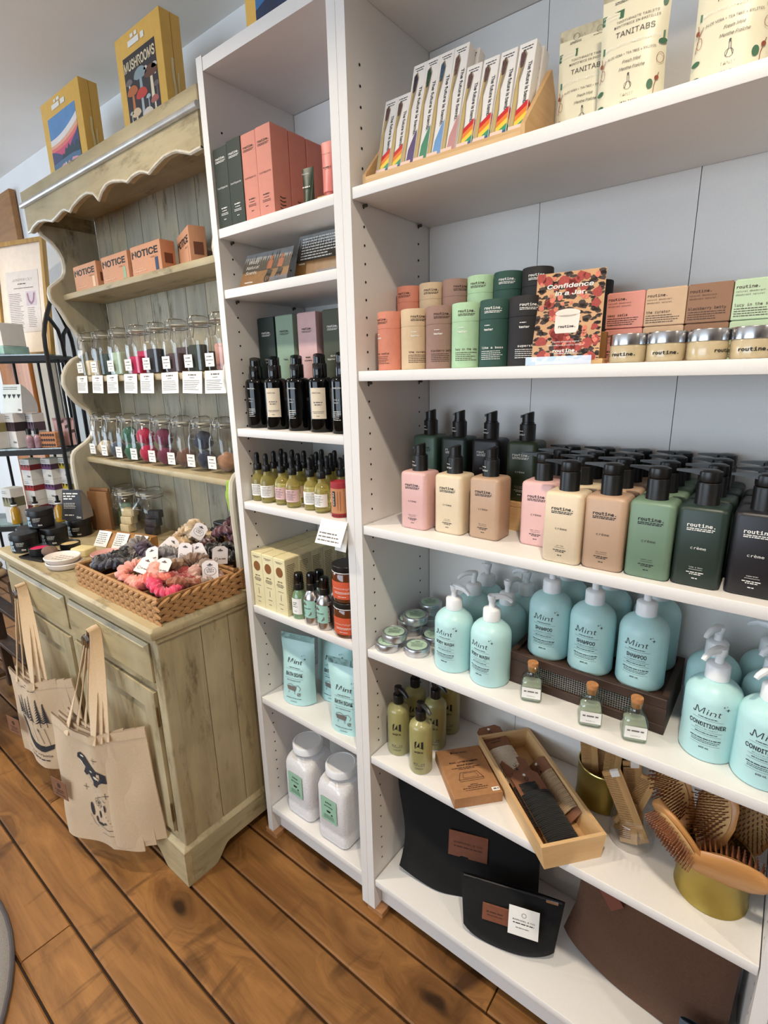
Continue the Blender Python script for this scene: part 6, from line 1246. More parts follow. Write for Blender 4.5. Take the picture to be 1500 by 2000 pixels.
# ================================================================== countertop
for i, (x, y, w_, cn, c) in enumerate(((-1.008, 0.178, 0.098, 'mint green', (150, 186, 158)), (-0.912, 0.140, 0.096, 'cream', (226, 206, 168)), (-0.790, 0.175, 0.120, 'charcoal', (64, 64, 68)))):
    clip_jar('large clip-top glass jar of %s soap bars on the counter' % cn, x, y, ZTOP, w_, 0.185 if i < 2 else 0.195, 0.15, 'large jars on the counter', False)
    for j in range(3):
        tag(part('soap_bar', rbox(0.052, 0.036, 0, 0.030, 0.003, 0.003, 2), M('soap_'+cn, c, 0.7, var=0.1, scale=60), None, (x+0.004*(j-1), y-0.006+0.006*j, ZTOP+0.004+0.031*j), (0, 0, 0.15+0.2*j)), '%s soap bar in the large counter jar, %s up' % (cn, ORD[j]), 'soap', 'soap bars in the large jars')
t = thing('card_block', 'slanted wooden block with three handwritten cards before the jars', 'block', (-0.735, 0.030, ZTOP), 0.27)
part('wood_block', G().prism([(-0.030, 0), (0.034, 0), (0.034, 0.044), (0.006, 0.044)], -0.125, 0.125, 'x'), Mwood('honey_block', (156, 108, 58), (186, 138, 84), 'x', 0.5, 6), t)
for k in range(3):
    cdo = part('note_card', G().box(-0.031, 0.031, -0.0012, 0.0, 0.0, 0.060), PAPER, t, (-0.090+0.088*k, -0.031, 0.001), (-0.62, 0, 0))
    part('note_print', ink(micro(-0.025, 0.024, 0.049, 6, 0.0075, 0.0026, k+3), None, 0.0016), INK_G, t, (-0.090+0.088*k, -0.031, 0.001), (-0.62, 0, 0))
BLKT = M('matte_black_tub', (20, 20, 22), 0.4, var=0.05); BLUEP = M('pale_blue_print', (160, 184, 200), 0.5)
def tub(label, x, y, z, r=0.054, h=0.072, logo=True):
    t = thing('black_tub', label, 'tub', (x, y, z), 0, 'black cosmetic tubs')
    part('tub_body', cm(('tub', r, h), lambda: G().lathe([(r*0.90, 0), (r*0.95, 0.002), (r*0.97, h*0.62), (r*0.97, h*0.66)], 32)), BLKT, t)
    part('tub_lid', cm(('tubl', r, h), lambda: G().lathe([(r*0.98, h*0.665), (r, h*0.68), (r, h*0.95), (r*0.97, h*0.995), (r*0.90, h), (0, h)], 32)), BLKT, t)
    a = face(x, y)*0.9+0.25
    if logo:
        part('logo_print', cm(('tubk', r), lambda: ink([('e', -0.014, 0.040, 0.009, 0.010), ('p', [(-0.022, 0.008), (0.000, 0.008), (-0.006, 0.022), (-0.003, 0.028), (-0.022, 0.028)])], r*0.973)), BLUEP, t, None, (0, 0, a-0.3))
        part('lettering', cm(('tubt', r), lambda: ink([('t', 'Om', 0.026, 0.010, 0.010, {'f': 'sans', 'b': 0.03, 'w': 0.013}), ('w', 0.004, 0.030, 0.036, 0.0016), ('w', 0.004, 0.028, 0.031, 0.0016), ('w', 0.004, 0.026, 0.026, 0.0012)], r*0.976)), INK_W, t, None, (0, 0, a-0.3))
    return t
tub('black tub with pale blue logo, front left of the counter', -1.005, -0.195, ZTOP, 0.044, 0.066)
tub('black tub behind, nearest the pink balm pot', -1.000, -0.098, ZTOP, 0.044, 0.066)
tub('black tub under the grey tent card', -1.040, 0.005, ZTOP, 0.044, 0.066)
tub('black tub stacked on top, with pale blue logo', -1.040, -0.120, ZTOP+0.0665, 0.044, 0.066)
tub('black tub at the left counter edge', -1.075, -0.155, ZTOP, 0.040, 0.066)
t = thing('tent_card', 'dark grey folded tent card with white lettering on black tub', 'card', (-1.040, 0.002, ZTOP+0.0668), 0.55)
part('front_leaf', G().prism([(-0.048, 0), (0.040, 0), (0.032, 0.112), (-0.040, 0.112)], -0.0012, 0.0, 'y', TR(0, -0.020, 0, -0.16)), M('slate_card', (52, 54, 60), 0.6), t)
part('back_leaf', G().grid(lambda u, v: (-0.044+0.084*u+0.0, 0.040-0.040*v**2.2, 0.114*v), 2, 10), M('grey_card', (150, 146, 142), 0.7), t)
part('side_leaf', G().grid(lambda u, v: (0.040-0.008*v, -0.020+0.018*v+(0.060*(1-v**2.2))*u, 0.112*v), 4, 10), M('grey_card', (150, 146, 142), 0.7), t)
part('lettering', ink([('w', -0.036, 0.026, 0.098, 0.005), ('w', -0.036, 0.016, 0.088, 0.005), ('w', -0.036, 0.0, 0.078, 0.005)]+micro(-0.036, 0.024, 0.062, 4, 0.006, 0.002, 4)+[('t', 'Om', 0.024, 0.006, 0.014, {'f': 'sans', 'b': 0.03, 'w': 0.018}), ('w', -0.034, 0.004, 0.016, 0.004)], None, 0.0022), INK_W, t, (0, -0.020, 0), (-0.16, 0, 0))
t = thing('sample_tray', 'small black square tray holding a balm tin and brown stone', 'tray', (-0.868, -0.185, ZTOP), 0.25)
part('tray_base', rbox(0.120, 0.095, 0, 0.004, 0.006, 0.001, 2), BLACKP, t)
g = G()
for a, b, c, d in ((-.06, .06, -.0475, -.0445), (-.06, .06, .0445, .0475), (-.06, -.057, -.0445, .0445), (.057, .06, -.0445, .0445)): g.box(a, b, c, d, 0.004, 0.009)
part('tray_rim', g, BLACKP, t)
def balm(label, x, y, z, c):
    t = thing('balm_pot', label, 'pot', (x, y, z), 0, 'open balm pots')
    part('pot_wall', G().lathe([(0.030, 0), (0.032, 0.001), (0.033, 0.026), (0.031, 0.027), (0.0295, 0.022), (0, 0.022)], 32), BLKT, t); part('balm_fill', G().lathe([(0.029, 0.0222), (0.024, 0.0235), (0, 0.0228)], 28), M('balm_%d_%d' % (c[0], c[1]), c, 0.45, var=0.1, scale=80), t)
balm('open black pot of hot pink balm on the small tray', -0.893, -0.188, ZTOP+0.0045, (214, 40, 96))
balm('open black pot of beige balm beside the soap bar', -0.872, -0.098, ZTOP, (214, 186, 134))
lump('pumice_stone', 'brown oval stone lying before the balm pots', 'stone', (-0.836, -0.176, ZTOP+0.0045), 0.034, 0.024, 0.018, M('brown_stone', (116, 92, 80), 0.9, var=0.15, scale=120, bump=0.4), 3, None)
tag(part('soap_bar', rbox(0.068, 0.050, 0, 0.026, 0.006, 0.004, 3), M('cream_soap', (224, 206, 152), 0.6), None, (-0.772, -0.095, ZTOP), (0, 0, 0.35)), 'cream rectangular soap bar beside the pink soap dish', 'soap')
def dish(label, x, y, z, c):
    t = thing('soap_dish', label, 'dish', (x, y, z), 0.3, 'ceramic soap dishes'); m = M('ceramic_%d' % c[2], c, 0.45, var=0.04, scale=30)
    part('dish_bowl', G().lathe([(0.040, 0.0), (0.048, 0.003), (0.056, 0.014), (0.058, 0.020), (0.0555, 0.0225), (0.050, 0.019), (0.042, 0.0145), (0, 0.0135)], 36, None, True, False, 0.86), m, t)
    g = G()
    for i in range(-2, 3):
        for j in range(-1, 2): g.box(i*0.013-0.004, i*0.013+0.004, j*0.015-0.0022, j*0.015+0.0022, 0.0137, 0.0147)
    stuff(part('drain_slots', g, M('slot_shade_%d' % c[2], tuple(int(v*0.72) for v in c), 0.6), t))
dish('white oval soap dish, lower of the stacked two', -0.690, -0.188, ZTOP, (226, 216, 208))
dish('white oval soap dish stacked on another', -0.692, -0.190, ZTOP+0.0175, (228, 218, 211))
dish('pink oval soap dish before the card block', -0.650, -0.068, ZTOP, (216, 160, 154))
# ------------------------------------------------------------------ baskets of scrunchies
WICK = M('woven_hyacinth', (172, 128, 82), 0.75, var=0.18, scale=120, bump=0.5, bscale=250)
WICKD = M('woven_hyacinth_inner', (124, 88, 54), 0.85, var=0.15, scale=80, bump=0.5, bscale=200)
def strand():
    R = []
    for k in range(7):
        s = k/6; r = 0.0068*math.sin(PI*(0.10+0.80*s))**0.7
        R.append([(-0.0185+0.037*s, r*0.75*math.sin(2*PI*i/6)-0.001*math.sin(PI*s), r*1.05*math.cos(2*PI*i/6)) for i in range(6)])
    return G().loft(R)
def basket(label, x0, x1, y0, y1, h, faces, dividers=()):
    t = thing('woven_basket', label, 'basket', (x0, y0, ZTOP), 0, 'woven scrunchie baskets'); W_, D_ = x1-x0, y1-y0; k = 0.010
    part('basket_floor', G().box(k, W_-k, k, D_-k, 0, 0.006), WICKD, t)
    for nm, b in (('front', (0, W_, 0.003, k)), ('back', (0, W_, D_-k, D_-0.003)), ('left', (0.003, k, k, D_-k)), ('right', (W_-k, W_-0.003, k, D_-k))):
        part('basket_wall', G().box(b[0], b[1], b[2], b[3], 0.0, h-0.004), WICKD, t)
    for dx in dividers: part('basket_divider', rbox(0.012, D_-2*k, 0.006, h-0.002, 0.004, 0.004, 2, dx, D_/2), WICK, t)
    part('braided_rim', G().tube([(0.006, 0.006, h-0.003), (W_-0.006, 0.006, h-0.003), (W_-0.006, D_-0.006, h-0.003), (0.006, D_-0.006, h-0.003)], 0.0060, 7, None, True), WICK, t)
    sm = cm('strand', strand); rows = 3; step = 0.0285; dz = (h-0.006)/rows
    for f in faces:
        L = W_ if f == 'front' else D_
        n = int(L/step)
        for r in range(rows):
            for i in range(n):
                for s in (0, 1):
                    a = (i+0.5+0.5*(r % 2)*0.0)*step+0.004; zz = dz*(r+0.28+0.46*s); tilt = (0.45 if s == 0 else -0.45)
                    if f == 'front': part('woven_strand', sm, WICK, t, (a+(0.0 if s else 0.006), 0.0005, zz), (0, tilt, 0))
                    else: part('woven_strand', sm, WICK, t, (W_-0.0005, a+(0.0 if s else 0.006), zz), (0, tilt, PI/2))
    return t
basket('woven basket with two compartments at the counter corner', -0.505, -0.045, -0.226, 0.002, 0.062, ('front', 'right'), (0.170,))
basket('woven basket standing behind the corner one', -0.470, -0.064, 0.012, 0.205, 0.062, ('right',))
def scrunch(seed, R=0.032, r=0.019):
    rg = random.Random(seed); k1 = rg.choice([13, 15, 17]); ph = rg.uniform(0, 6); g = G(); nu, nv = 84, 14
    def pt(u, v):
        a, b = 2*PI*u, 2*PI*v; rr = r*(0.84+0.15*math.sin(k1*a+1.6*math.sin(b+ph))+0.10*math.sin(3*b+5*a+ph)+0.08*math.sin(2*k1*a-2*b)); wob = 0.006*math.sin(2*a+ph)
        RR = R*(1+0.10*math.sin(3*a+ph))
        return ((RR+rr*math.cos(b))*math.cos(a), (RR*0.92+rr*math.cos(b))*math.sin(a), rr*0.85*math.sin(b)+wob)
    return g.grid(pt, nu, nv)
SAT = lambda n, c, rough=0.45: M('satin_'+n, c, rough, var=0.18, scale=70, sheen=0.5)
sc_l = [('black ribbed', (16, 16, 18), (-0.446, -0.150), .850, 0, 1), ('navy floral', (36, 36, 52), (-0.408, -0.164), .852, 0.2, 1), ('dotted black', (44, 38, 40), (-0.385, -0.110), .845, 0.2, 0), ('black', (18, 17, 18), (-0.448, -0.075), .840, 0.4, 1), ('silver grey ruffled', (132, 122, 118), (-0.440, -0.060), .857, 0.5, 0),
        ('deep purple', (60, 36, 62), (-0.385, -0.050), .860, -0.3, 0), ('grey satin', (126, 122, 124), (-0.300, -0.045), .868, 0.5, 0), ('pale grey', (140, 136, 140), (-0.240, -0.040), .860, 0.2, 0), ('smoke grey', (112, 104, 102), (-0.300, -0.105), .852, 0.1, 0), ('ivory', (226, 212, 190), (-0.345, -0.090), .835, 0.0, 0),
        ('peach', (226, 148, 132), (-0.255, -0.166), .852, 0.4, 0), ('salmon pink', (232, 160, 144), (-0.205, -0.166), .852, 0.5, 0), ('coral', (230, 118, 104), (-0.155, -0.164), .856, 0.4, 0), ('hot pink', (226, 64, 104), (-0.106, -0.166), .852, 0.2, 0), ('red floral', (150, 52, 48), (-0.145, -0.110), .852, 0.7, 0),
        ('brown striped', (128, 98, 80), (-0.150, -0.060), .858, 0.9, 0), ('rust', (150, 84, 56), (-0.106, -0.120), .846, 0.3, 0), ('taupe', (150, 130, 116), (-0.108, -0.060), .852, 0.5, 0), ('leopard brown', (150, 120, 92), (-0.200, -0.090), .858, 0.4, 0), ('dusty rose', (206, 162, 150), (-0.108, -0.050), .842, 0.4, 0)]
for i, (cn, c, (x, y), z, tl_, rg_) in enumerate(sc_l):
    z = max(z, ZTOP+0.022)
    t = thing('scrunchie', '%s fabric scrunchie in the corner basket' % cn, 'scrunchie', (x, y, z), 0, 'scrunchies in the corner basket', (tl_*math.cos(i*1.9), tl_*math.sin(i*2.7), i*0.7))
    part('fabric_ring', cm(('scr', i % 7), lambda: scrunch(i % 7)), SAT(cn, c), t)
    part('elastic_core', cm('elast', lambda: G().tube([(0.022*math.cos(2*PI*k/20), 0.022*math.sin(2*PI*k/20), 0) for k in range(20)], 0.002, 5, None, True)), SAT(cn, c), t)
sc_b = [('champagne satin', (196, 166, 128), (-0.400, 0.070), .885, 0.5), ('champagne pale', (206, 180, 146), (-0.355, 0.100), .900, 0.8), ('plum velvet', (108, 62, 74), (-0.275, 0.150), .915, 0.3), ('plum red velvet', (92, 46, 58), (-0.225, 0.165), .905, 0.6), ('maroon', (70, 22, 34), (-0.300, 0.060), .865, 0.5), ('black satin', (18, 17, 19), (-0.235, 0.085), .870, 0.2), ('jet black', (14, 14, 15), (-0.165, 0.090), .868, 0.5), ('black velvet', (20, 18, 20), (-0.135, 0.140), .872, 0.1), ('pale blue satin', (140, 158, 170), (-0.160, 0.155), .892, 0.7), ('charcoal', (40, 38, 40), (-0.390, 0.140), .868, 0.3)]
for i, (cn, c, (x, y), z, tl_) in enumerate(sc_b):
    t = thing('scrunchie', '%s scrunchie in the basket behind' % cn, 'scrunchie', (x, y, z-0.012), 0, 'scrunchies in the rear basket', (tl_*math.cos(i*1.3), tl_*math.sin(i*2.1), i*0.9))
    part('fabric_ring', cm(('scrb', i % 5), lambda: scrunch(20+i % 5, 0.034, 0.020)), SAT(cn, c, 0.35), t)
    part('elastic_core', cm('elast', lambda: G()), SAT(cn, c), t)
def hang_tag(label, x, y, z, rot, w=0.042, h=0.050, logo=True):
    t = thing('hang_tag', label, 'tag', (x, y, z), 0, 'white scrunchie tags', rot)
    part('tag_card', G().prism([(-w/2, 0), (w/2, 0), (w/2, h-0.008), (w/2-0.010, h), (-w/2+0.010, h), (-w/2, h-0.008)], -0.0005, 0.0005, 'y'), M('tag_white', (232, 222, 220), 0.6), t)
    rows = [('e', 0, h-0.012, 0.008, 0.0022), ('e', 0, h-0.010, 0.003, 0.003)]
    part('hang_slot', ink(rows, None, 0.0009), M('slot_grey', (110, 100, 98), 0.7), t)
    part('tag_print', ink([('o', -w*0.25, 0.014, 0.005, 0.005, 0.0012), ('w', -w*0.08, w*0.36, 0.013, 0.003)] if logo else [('o', 0, 0.022, 0.016, 0.012, 0.0010), ('w', -0.010, 0.010, 0.024, 0.0022), ('w', -0.009, 0.009, 0.019, 0.0022), ('w', -0.006, 0.006, 0.028, 0.0016)], None, 0.0009), INK_G, t)
for lab, x, y, z, rot, lg in (('white scrunchie tag lying on the peach scrunchies', -0.235, -0.168, .866, (-0.9, 0.2, 0.3), True), ('white scrunchie tag with logo, frontmost over the coral ones', -0.165, -0.150, .868, (-0.75, 0.1, 0.45), True), ('white scrunchie tag standing by the grey satin scrunchie', -0.275, -0.110, .866, (-0.6, -0.3, 0.5), True), ('white tag standing tall in the middle of the basket', -0.205, -0.050, .872, (-0.25, 0.05, 0.5), True), ('pale grey tag behind the tall white one', -0.190, -0.030, .866, (-0.3, 0.1, 0.4), True), ('white tag tilted at the back right of basket', -0.160, -0.020, .874, (-0.2, -0.5, 0.5), True), ('narrow white tag at the right rim of the basket', -0.095, -0.010, .872, (-0.1, 0.15, 1.2), True), ('white tag with oval emblem propped at the basket edge', -0.068, -0.060, .850, (-0.2, 0.0, 0.75), False), ('white tag with oval emblem on the champagne scrunchie', -0.318, 0.058, .890, (-0.3, 0.55, 0.6), False), ('grey triangular tag over the grey satin scrunchie', -0.335, -0.040, .872, (-0.7, 0.7, 0.3), True)):
    hang_tag(lab, x, y, z-0.006, rot, 0.042, 0.050, lg)
t = thing('storage_tin', 'low black rectangular tin against the hutch back boards', 'tin', (-0.330, 0.2275, ZTOP))
part('tin_body', rbox(0.24, 0.038, 0, 0.085, 0.012, 0.004, 2), BLACKP, t); part('tin_lid', rbox(0.243, 0.040, 0.0855, 0.098, 0.013, 0.004, 2), BLACKP, t)
lump('soap_sponge', 'lime green and yellow sponge hanging at the hutch side', 'sponge', (-0.088, 0.045, 1.005), 0.012, 0.018, 0.046, M('lime_sponge', (176, 214, 90), 0.8, var=0.35, scale=18), 4, None)
t = thing('kraft_bag', 'flat brown kraft paper bag standing behind the black tubs', 'bag', (-1.030, 0.090, ZTOP), 0.35)
part('bag_body', rbox(0.10, 0.022, 0, 0.160, 0.003, 0.003, 2), M('kraft_brown_bag', (138, 98, 62), 0.8, var=0.08, scale=30), t); part('folded_top', rbox(0.10, 0.010, 0.1605, 0.172, 0.002, 0.002, 1, 0, 0.004), M('kraft_brown_bag', (138, 98, 62), 0.8), t)

# ================================================================== tote bags hanging on the drawer knobs
CANV = M('natural_canvas', (202, 176, 144), 0.9, var=0.06, scale=300, bump=0.25, bscale=700, sheen=0.2)
def tote(label, knob_x, plan, ztop, hgt, seed, prints=None, tagc=False, strap_dx=(0.05, 0.16), kz=0.688, ky=-0.272, skew=0.03):
    """plan: corner points (x, y) of the bag's front, seen from above; the cloth hangs from there"""
    t = thing('tote_bag', label, 'bag', (plan[0][0], plan[0][1], ztop-hgt), 0, 'natural canvas tote bags')
    ox, oy, oz = plan[0][0], plan[0][1], ztop-hgt
    P_ = [Vector((a-ox, b-oy, 0)) for a, b in plan]; seg = [(P_[i+1]-P_[i]).length for i in range(len(P_)-1)]; tot = sum(seg)
    def on(s):
        s = max(0.0, min(tot, s)); k = 0
        while k < len(seg)-1 and s > seg[k]: s -= seg[k]; k += 1
        d = (P_[k+1]-P_[k])/seg[k]; return P_[k]+d*s, Vector((d.y, -d.x, 0))
    def sheet(s, z, off=0.0):
        p, n = on(s); f = s/tot
        w = 0.006*mnoise.noise(Vector((s*14, z*7, seed*3.1)))+0.010*math.sin(f*PI*2.2+seed)*(1-z/hgt)
        sag = -0.020*math.sin(PI*f)*(z/hgt)**4 - skew*(1-f)*(1-z/hgt)*0.0
        flare = 0.03*(f-0.5)*(1-z/hgt)
        q = p+n*(w+off); 
        dirx = (P_[-1]-P_[0]).normalized()
        return (q.x+dirx.x*flare, q.y+dirx.y*flare, z+sag-0.030*(1-f)*(1-z/hgt)*math.sin(seed))
    nu, nv = 26, 22; g = G()
    g.grid(lambda u, v: sheet(u*tot, v*hgt, 0.0022), nu, nv); g.grid(lambda u, v: sheet((1-u)*tot, v*hgt, -0.0022), nu, nv)
    for e in (0, 1):
        g.grid(lambda u, v: sheet(e*tot, v*hgt, (0.0022-0.0044*u)*(1 if e else -1)), 1, nv)
    g.grid(lambda u, v: sheet(u*tot, 0, -0.0022+0.0044*v), nu, 1)
    part('canvas_body', g, CANV, t)
    part('top_hem', G().grid(lambda u, v: sheet(u*tot, hgt-0.030+0.029*v, 0.0034), nu, 2), CANV, t)
    kx = knob_x-ox; kk = Vector((kx, ky-oy, kz-oz))
    s1, s2 = strap_dx
    a = Vector(sheet(s1, hgt-0.028, 0.006)); b = Vector(sheet(s2, hgt-0.028, 0.006))
    pts = [a, a.lerp(kk, 0.55)+Vector((-0.006, 0, 0.0)), kk+Vector((-0.016, 0, -0.004)), kk+Vector((-0.008, 0, 0.016)), kk+Vector((0.008, 0, 0.016)), kk+Vector((0.018, 0, -0.006)), kk.lerp(b, 0.5)+Vector((0.010, 0, 0.01)), b]
    fine = []
    for i in range(len(pts)-1):
        for k in range(4):
            p0, p1, p2, p3 = pts[max(0, i-1)], pts[i], pts[i+1], pts[min(len(pts)-1, i+2)]; q = k/4
            fine.append(0.5*((2*p1)+(p2-p0)*q+(2*p0-5*p1+4*p2-p3)*q*q+(3*p1-p0-3*p2+p3)*q**3))
    fine.append(pts[-1])
    wv = Vector((0.35, -0.94, 0)); rings = []
    for i, p in enumerate(fine):
        d = (fine[min(i+1, len(fine)-1)]-fine[max(i-1, 0)]).normalized(); f = abs(i/(len(fine)-1)-0.5)*2
        flat = d.cross(Vector((0, -1, 0))); flat = flat.normalized() if flat.length > 0.1 else Vector((1, 0, 0))
        wd = (wv*(1-f**2)+flat*(f**2)).normalized()*0.0125; nn = d.cross(wd).normalized()*0.0011
        rings.append([tuple(p-wd-nn), tuple(p+wd-nn), tuple(p+wd+nn), tuple(p-wd+nn)])
    part('strap', G().loft(rings), CANV, t)
    if prints:
        for nm, rows, m in prints:
            gi = ink(rows, None, 0.0); bm = bmesh.new(); vv = [bm.verts.new(p) for p in gi.v]
            for f_ in gi.f:
                try: bm.faces.new([vv[i] for i in f_])
                except ValueError: pass
            bmesh.ops.triangulate(bm, faces=bm.faces[:])
            for _ in range(3):
                le = [e for e in bm.edges if e.calc_length() > 0.008]
                if le: bmesh.ops.subdivide_edges(bm, edges=le, cuts=1)
            bmesh.ops.triangulate(bm, faces=[f_ for f_ in bm.faces if len(f_.verts) > 4])
            for v_ in bm.verts: v_.co = sheet(v_.co.x, v_.co.z, 0.0046 if 'patch' in nm else 0.0040)
            me = bpy.data.meshes.new(nm); bm.to_mesh(me); bm.free(); me.materials.append(None); part(nm, me, m, t)
    if tagc:
        p, n = on(0.0)
        part('kraft_hang_tag', G().box(-0.052, 0.010, -0.004, -0.003, 0.0, 0.066, TR(0.030, -0.014, hgt*0.30, 0.05, 0.10, 0.25)), KRAFTD, t)
        part('tag_print', ink([('w', -0.040, -0.002, 0.026, 0.003), ('w', -0.034, -0.008, 0.019, 0.003), ('w', -0.040, -0.002, 0.010, 0.003), ('e', -0.021, 0.045, 0.007, 0.009)], None, 0.0045), INK_B, t, None).matrix_local = TR(0.030, -0.014, hgt*0.30, 0.05, 0.10, 0.25)
    return t
TINK = M('tote_ink', (44, 44, 50), 0.85, var=0.15, scale=200)
def orca():
    r = []
    B = [(0.095, 0.285), (0.100, 0.300), (0.112, 0.307), (0.130, 0.300), (0.150, 0.282), (0.165, 0.262), (0.196, 0.248), (0.196, 0.222), (0.180, 0.226), (0.165, 0.214), (0.150, 0.222), (0.140, 0.238), (0.125, 0.262), (0.108, 0.272)]
    r.append(('p', B)); r.append(('p', [(0.125, 0.262), (0.112, 0.240), (0.122, 0.232), (0.136, 0.244)])); r.append(('p', [(0.150, 0.222), (0.146, 0.206), (0.160, 0.204), (0.168, 0.216)]))
    for (x, z, a, b) in ((0.120, 0.120, .006, .022), (0.150, 0.112, .004, .012), (0.165, 0.085, .006, .003), (0.145, 0.078, .014, .004), (0.175, 0.140, .003, .012), (0.132, 0.090, .004, .010)): r.append(('e', x, z, a, b))
    for cx_, cz_ in ((0.110, 0.190), (0.172, 0.300), (0.185, 0.182)): r += [('b', [(cx_-0.010, cz_), (cx_+0.010, cz_)], 0.0015), ('b', [(cx_, cz_-0.010), (cx_, cz_+0.010)], 0.0015)]
    for k in range(5): r.append(('o', 0.150+0.008*math.cos(k*1.26), 0.150+0.008*math.sin(k*1.26), 0.007, 0.009, 0.0012))
    r += [('b', [(0.130, 0.095), (0.138, 0.072), (0.165, 0.064), (0.190, 0.066)], 0.0016), ('b', [(0.150, 0.168), (0.168, 0.176), (0.180, 0.160)], 0.0014), ('b', [(0.108, 0.100), (0.118, 0.070), (0.130, 0.062)], 0.0014), ('b', [(0.14, 0.045), (0.19, 0.047)], 0.001)]
    for i in range(24): r.append(('e', 0.10+0.095*((i*37) % 24)/24, 0.06+0.25*((i*11) % 24)/24, 0.0012, 0.0012))
    return r
def trees():
    r = []
    for x, h in ((0.040, 0.075), (0.064, 0.092), (0.088, 0.086), (0.112, 0.110), (0.142, 0.100), (0.162, 0.082)):
        r.append(('b', [(x, 0.160), (x+0.002, 0.175+h)], 0.0018))
        for k in range(9):
            z = 0.178+h*k/9.5; w = 0.014*(1-k/10.5); r.append(('p', [(x-w, z-0.005), (x, z+0.002), (x+w, z-0.004), (x+0.001, z+0.012)]))
    r.append(('p', [(0.035, 0.165), (0.048, 0.160), (0.075, 0.115), (0.110, 0.092), (0.145, 0.086), (0.172, 0.096), (0.168, 0.078), (0.140, 0.064), (0.105, 0.068), (0.072, 0.094), (0.052, 0.130)]))
    for k in range(6): r.append(('b', [(0.05+0.02*k, 0.155), (0.07+0.018*k, 0.120-0.006*k)], 0.0014))
    for k in range(8): r.append(('e', 0.045+0.016*k, 0.315+0.012*math.sin(k*2.0), 0.008, 0.0014))
    r += [('t', 'be the whale', 0.105, 0.046, 0.016, {'f': 'sans', 'sh': 0.25, 'w': 0.11}), ('w', 0.06, 0.15, 0.030, 0.004)]
    return r
base2 = [(-0.425, -0.378), (-0.252, -0.354), (-0.186, -0.294)]; base1 = [(-0.845, -0.358), (-0.714, -0.342), (-0.634, -0.292)]
def shift(p, dx, dy): return [(a+dx, b+dy) for a, b in p]
tote('canvas tote with orca drawing, front of the right-hand bundle', -0.345, base2, 0.470, 0.385, 1, [('orca_print', orca(), TINK), ('orca_patch_print', [('e', 0.118, 0.296, 0.008, 0.0035), ('p', [(0.100, 0.284), (0.112, 0.276), (0.126, 0.258), (0.118, 0.262), (0.106, 0.272)]), ('e', 0.166, 0.240, 0.010, 0.005), ('e', 0.150, 0.256, 0.006, 0.003)], M('canvas_white_ink', (214, 202, 184), 0.85))], True, (0.075, 0.185))
tote('canvas tote, second layer of the right-hand bundle', -0.345, [(-0.408, -0.362), (-0.236, -0.338), (-0.158, -0.276)], 0.474, 0.372, 2, None, False, (0.080, 0.180), 0.688, -0.268)
tote('canvas tote, third layer of the right-hand bundle', -0.345, [(-0.392, -0.348), (-0.222, -0.326), (-0.132, -0.262)], 0.480, 0.362, 3, None, False, (0.085, 0.180), 0.688, -0.264)
tote('canvas tote with tree and canoe print, front of left-hand bundle', -0.885, base1, 0.452, 0.345, 4, [('forest_print', trees(), TINK)], True, (0.055, 0.150))
tote('canvas tote, second layer of the left-hand bundle', -0.885, [(-0.828, -0.344), (-0.700, -0.326), (-0.606, -0.276)], 0.456, 0.334, 5, None, False, (0.06, 0.145), 0.688, -0.268)
tote('canvas tote, third layer of the left-hand bundle', -0.885, [(-0.812, -0.332), (-0.688, -0.314), (-0.580, -0.262)], 0.460, 0.326, 6, None, False, (0.065, 0.145), 0.688, -0.264)

# ================================================================== far left: wooden rack with folded totes
RACK = Mwood('dark_rack_wood', (62, 44, 32), (92, 66, 46), 'z', 0.6, 6)
rk = thing('wooden_rack', 'low dark wooden rack beyond the hutch, draped with cloth goods', 'rack', (-1.46, -0.30, 0))
for x in (-0.17, 0.17):
    for y in (-0.12, 0.12): part('leg', rbox(0.035, 0.035, 0, 0.60, 0.003, 0.002, 1, x, y), RACK, rk)
for z in (0.22, 0.42, 0.585):
    for y in (-0.12, 0.0, 0.12): part('slat', rbox(0.38, 0.05, z, z+0.018, 0.002, 0.002, 1, 0, y), RACK, rk)
tag(part('folded_cloth', rbox(0.26, 0.20, 0, 0.035, 0.02, 0.014, 3), CANV, None, (-1.45, -0.30, 0.604), (0, 0, 0.2)), 'folded cream cloth lying on top of the dark rack', 'cloth', 'folded cloths on the rack')
tag(part('folded_cloth', rbox(0.25, 0.19, 0, 0.030, 0.02, 0.012, 3), M('grey_cloth', (120, 112, 100), 0.9, var=0.1), None, (-1.46, -0.29, 0.639), (0, 0, 0.1)), 'folded grey cloth topping the cream one on the rack', 'cloth', 'folded cloths on the rack')
def mush():
    r = [('e', 0.16, 0.075, 0.020, 0.018), ('e', 0.105, 0.075, 0.014, 0.014), ('e', 0.205, 0.085, 0.010, 0.010)]
    for x, z, w in ((0.09, 0.185, 0.024), (0.15, 0.205, 0.020), (0.19, 0.170, 0.018)): r += [('p', [(x-w, z), (x+w, z), (x+w*0.6, z+w*0.6), (x-w*0.6, z+w*0.6)]), ('b', [(x, z), (x+0.003, z-0.06)], 0.004)]
    return r
tote('canvas tote with mushroom print hanging at the far left rack', -1.250, [(-1.360, -0.470), (-1.215, -0.455), (-1.165, -0.425)], 0.365, 0.32, 9, [('mushroom_print', mush(), TINK)], False, (0.05, 0.13), 0.575, -0.462)

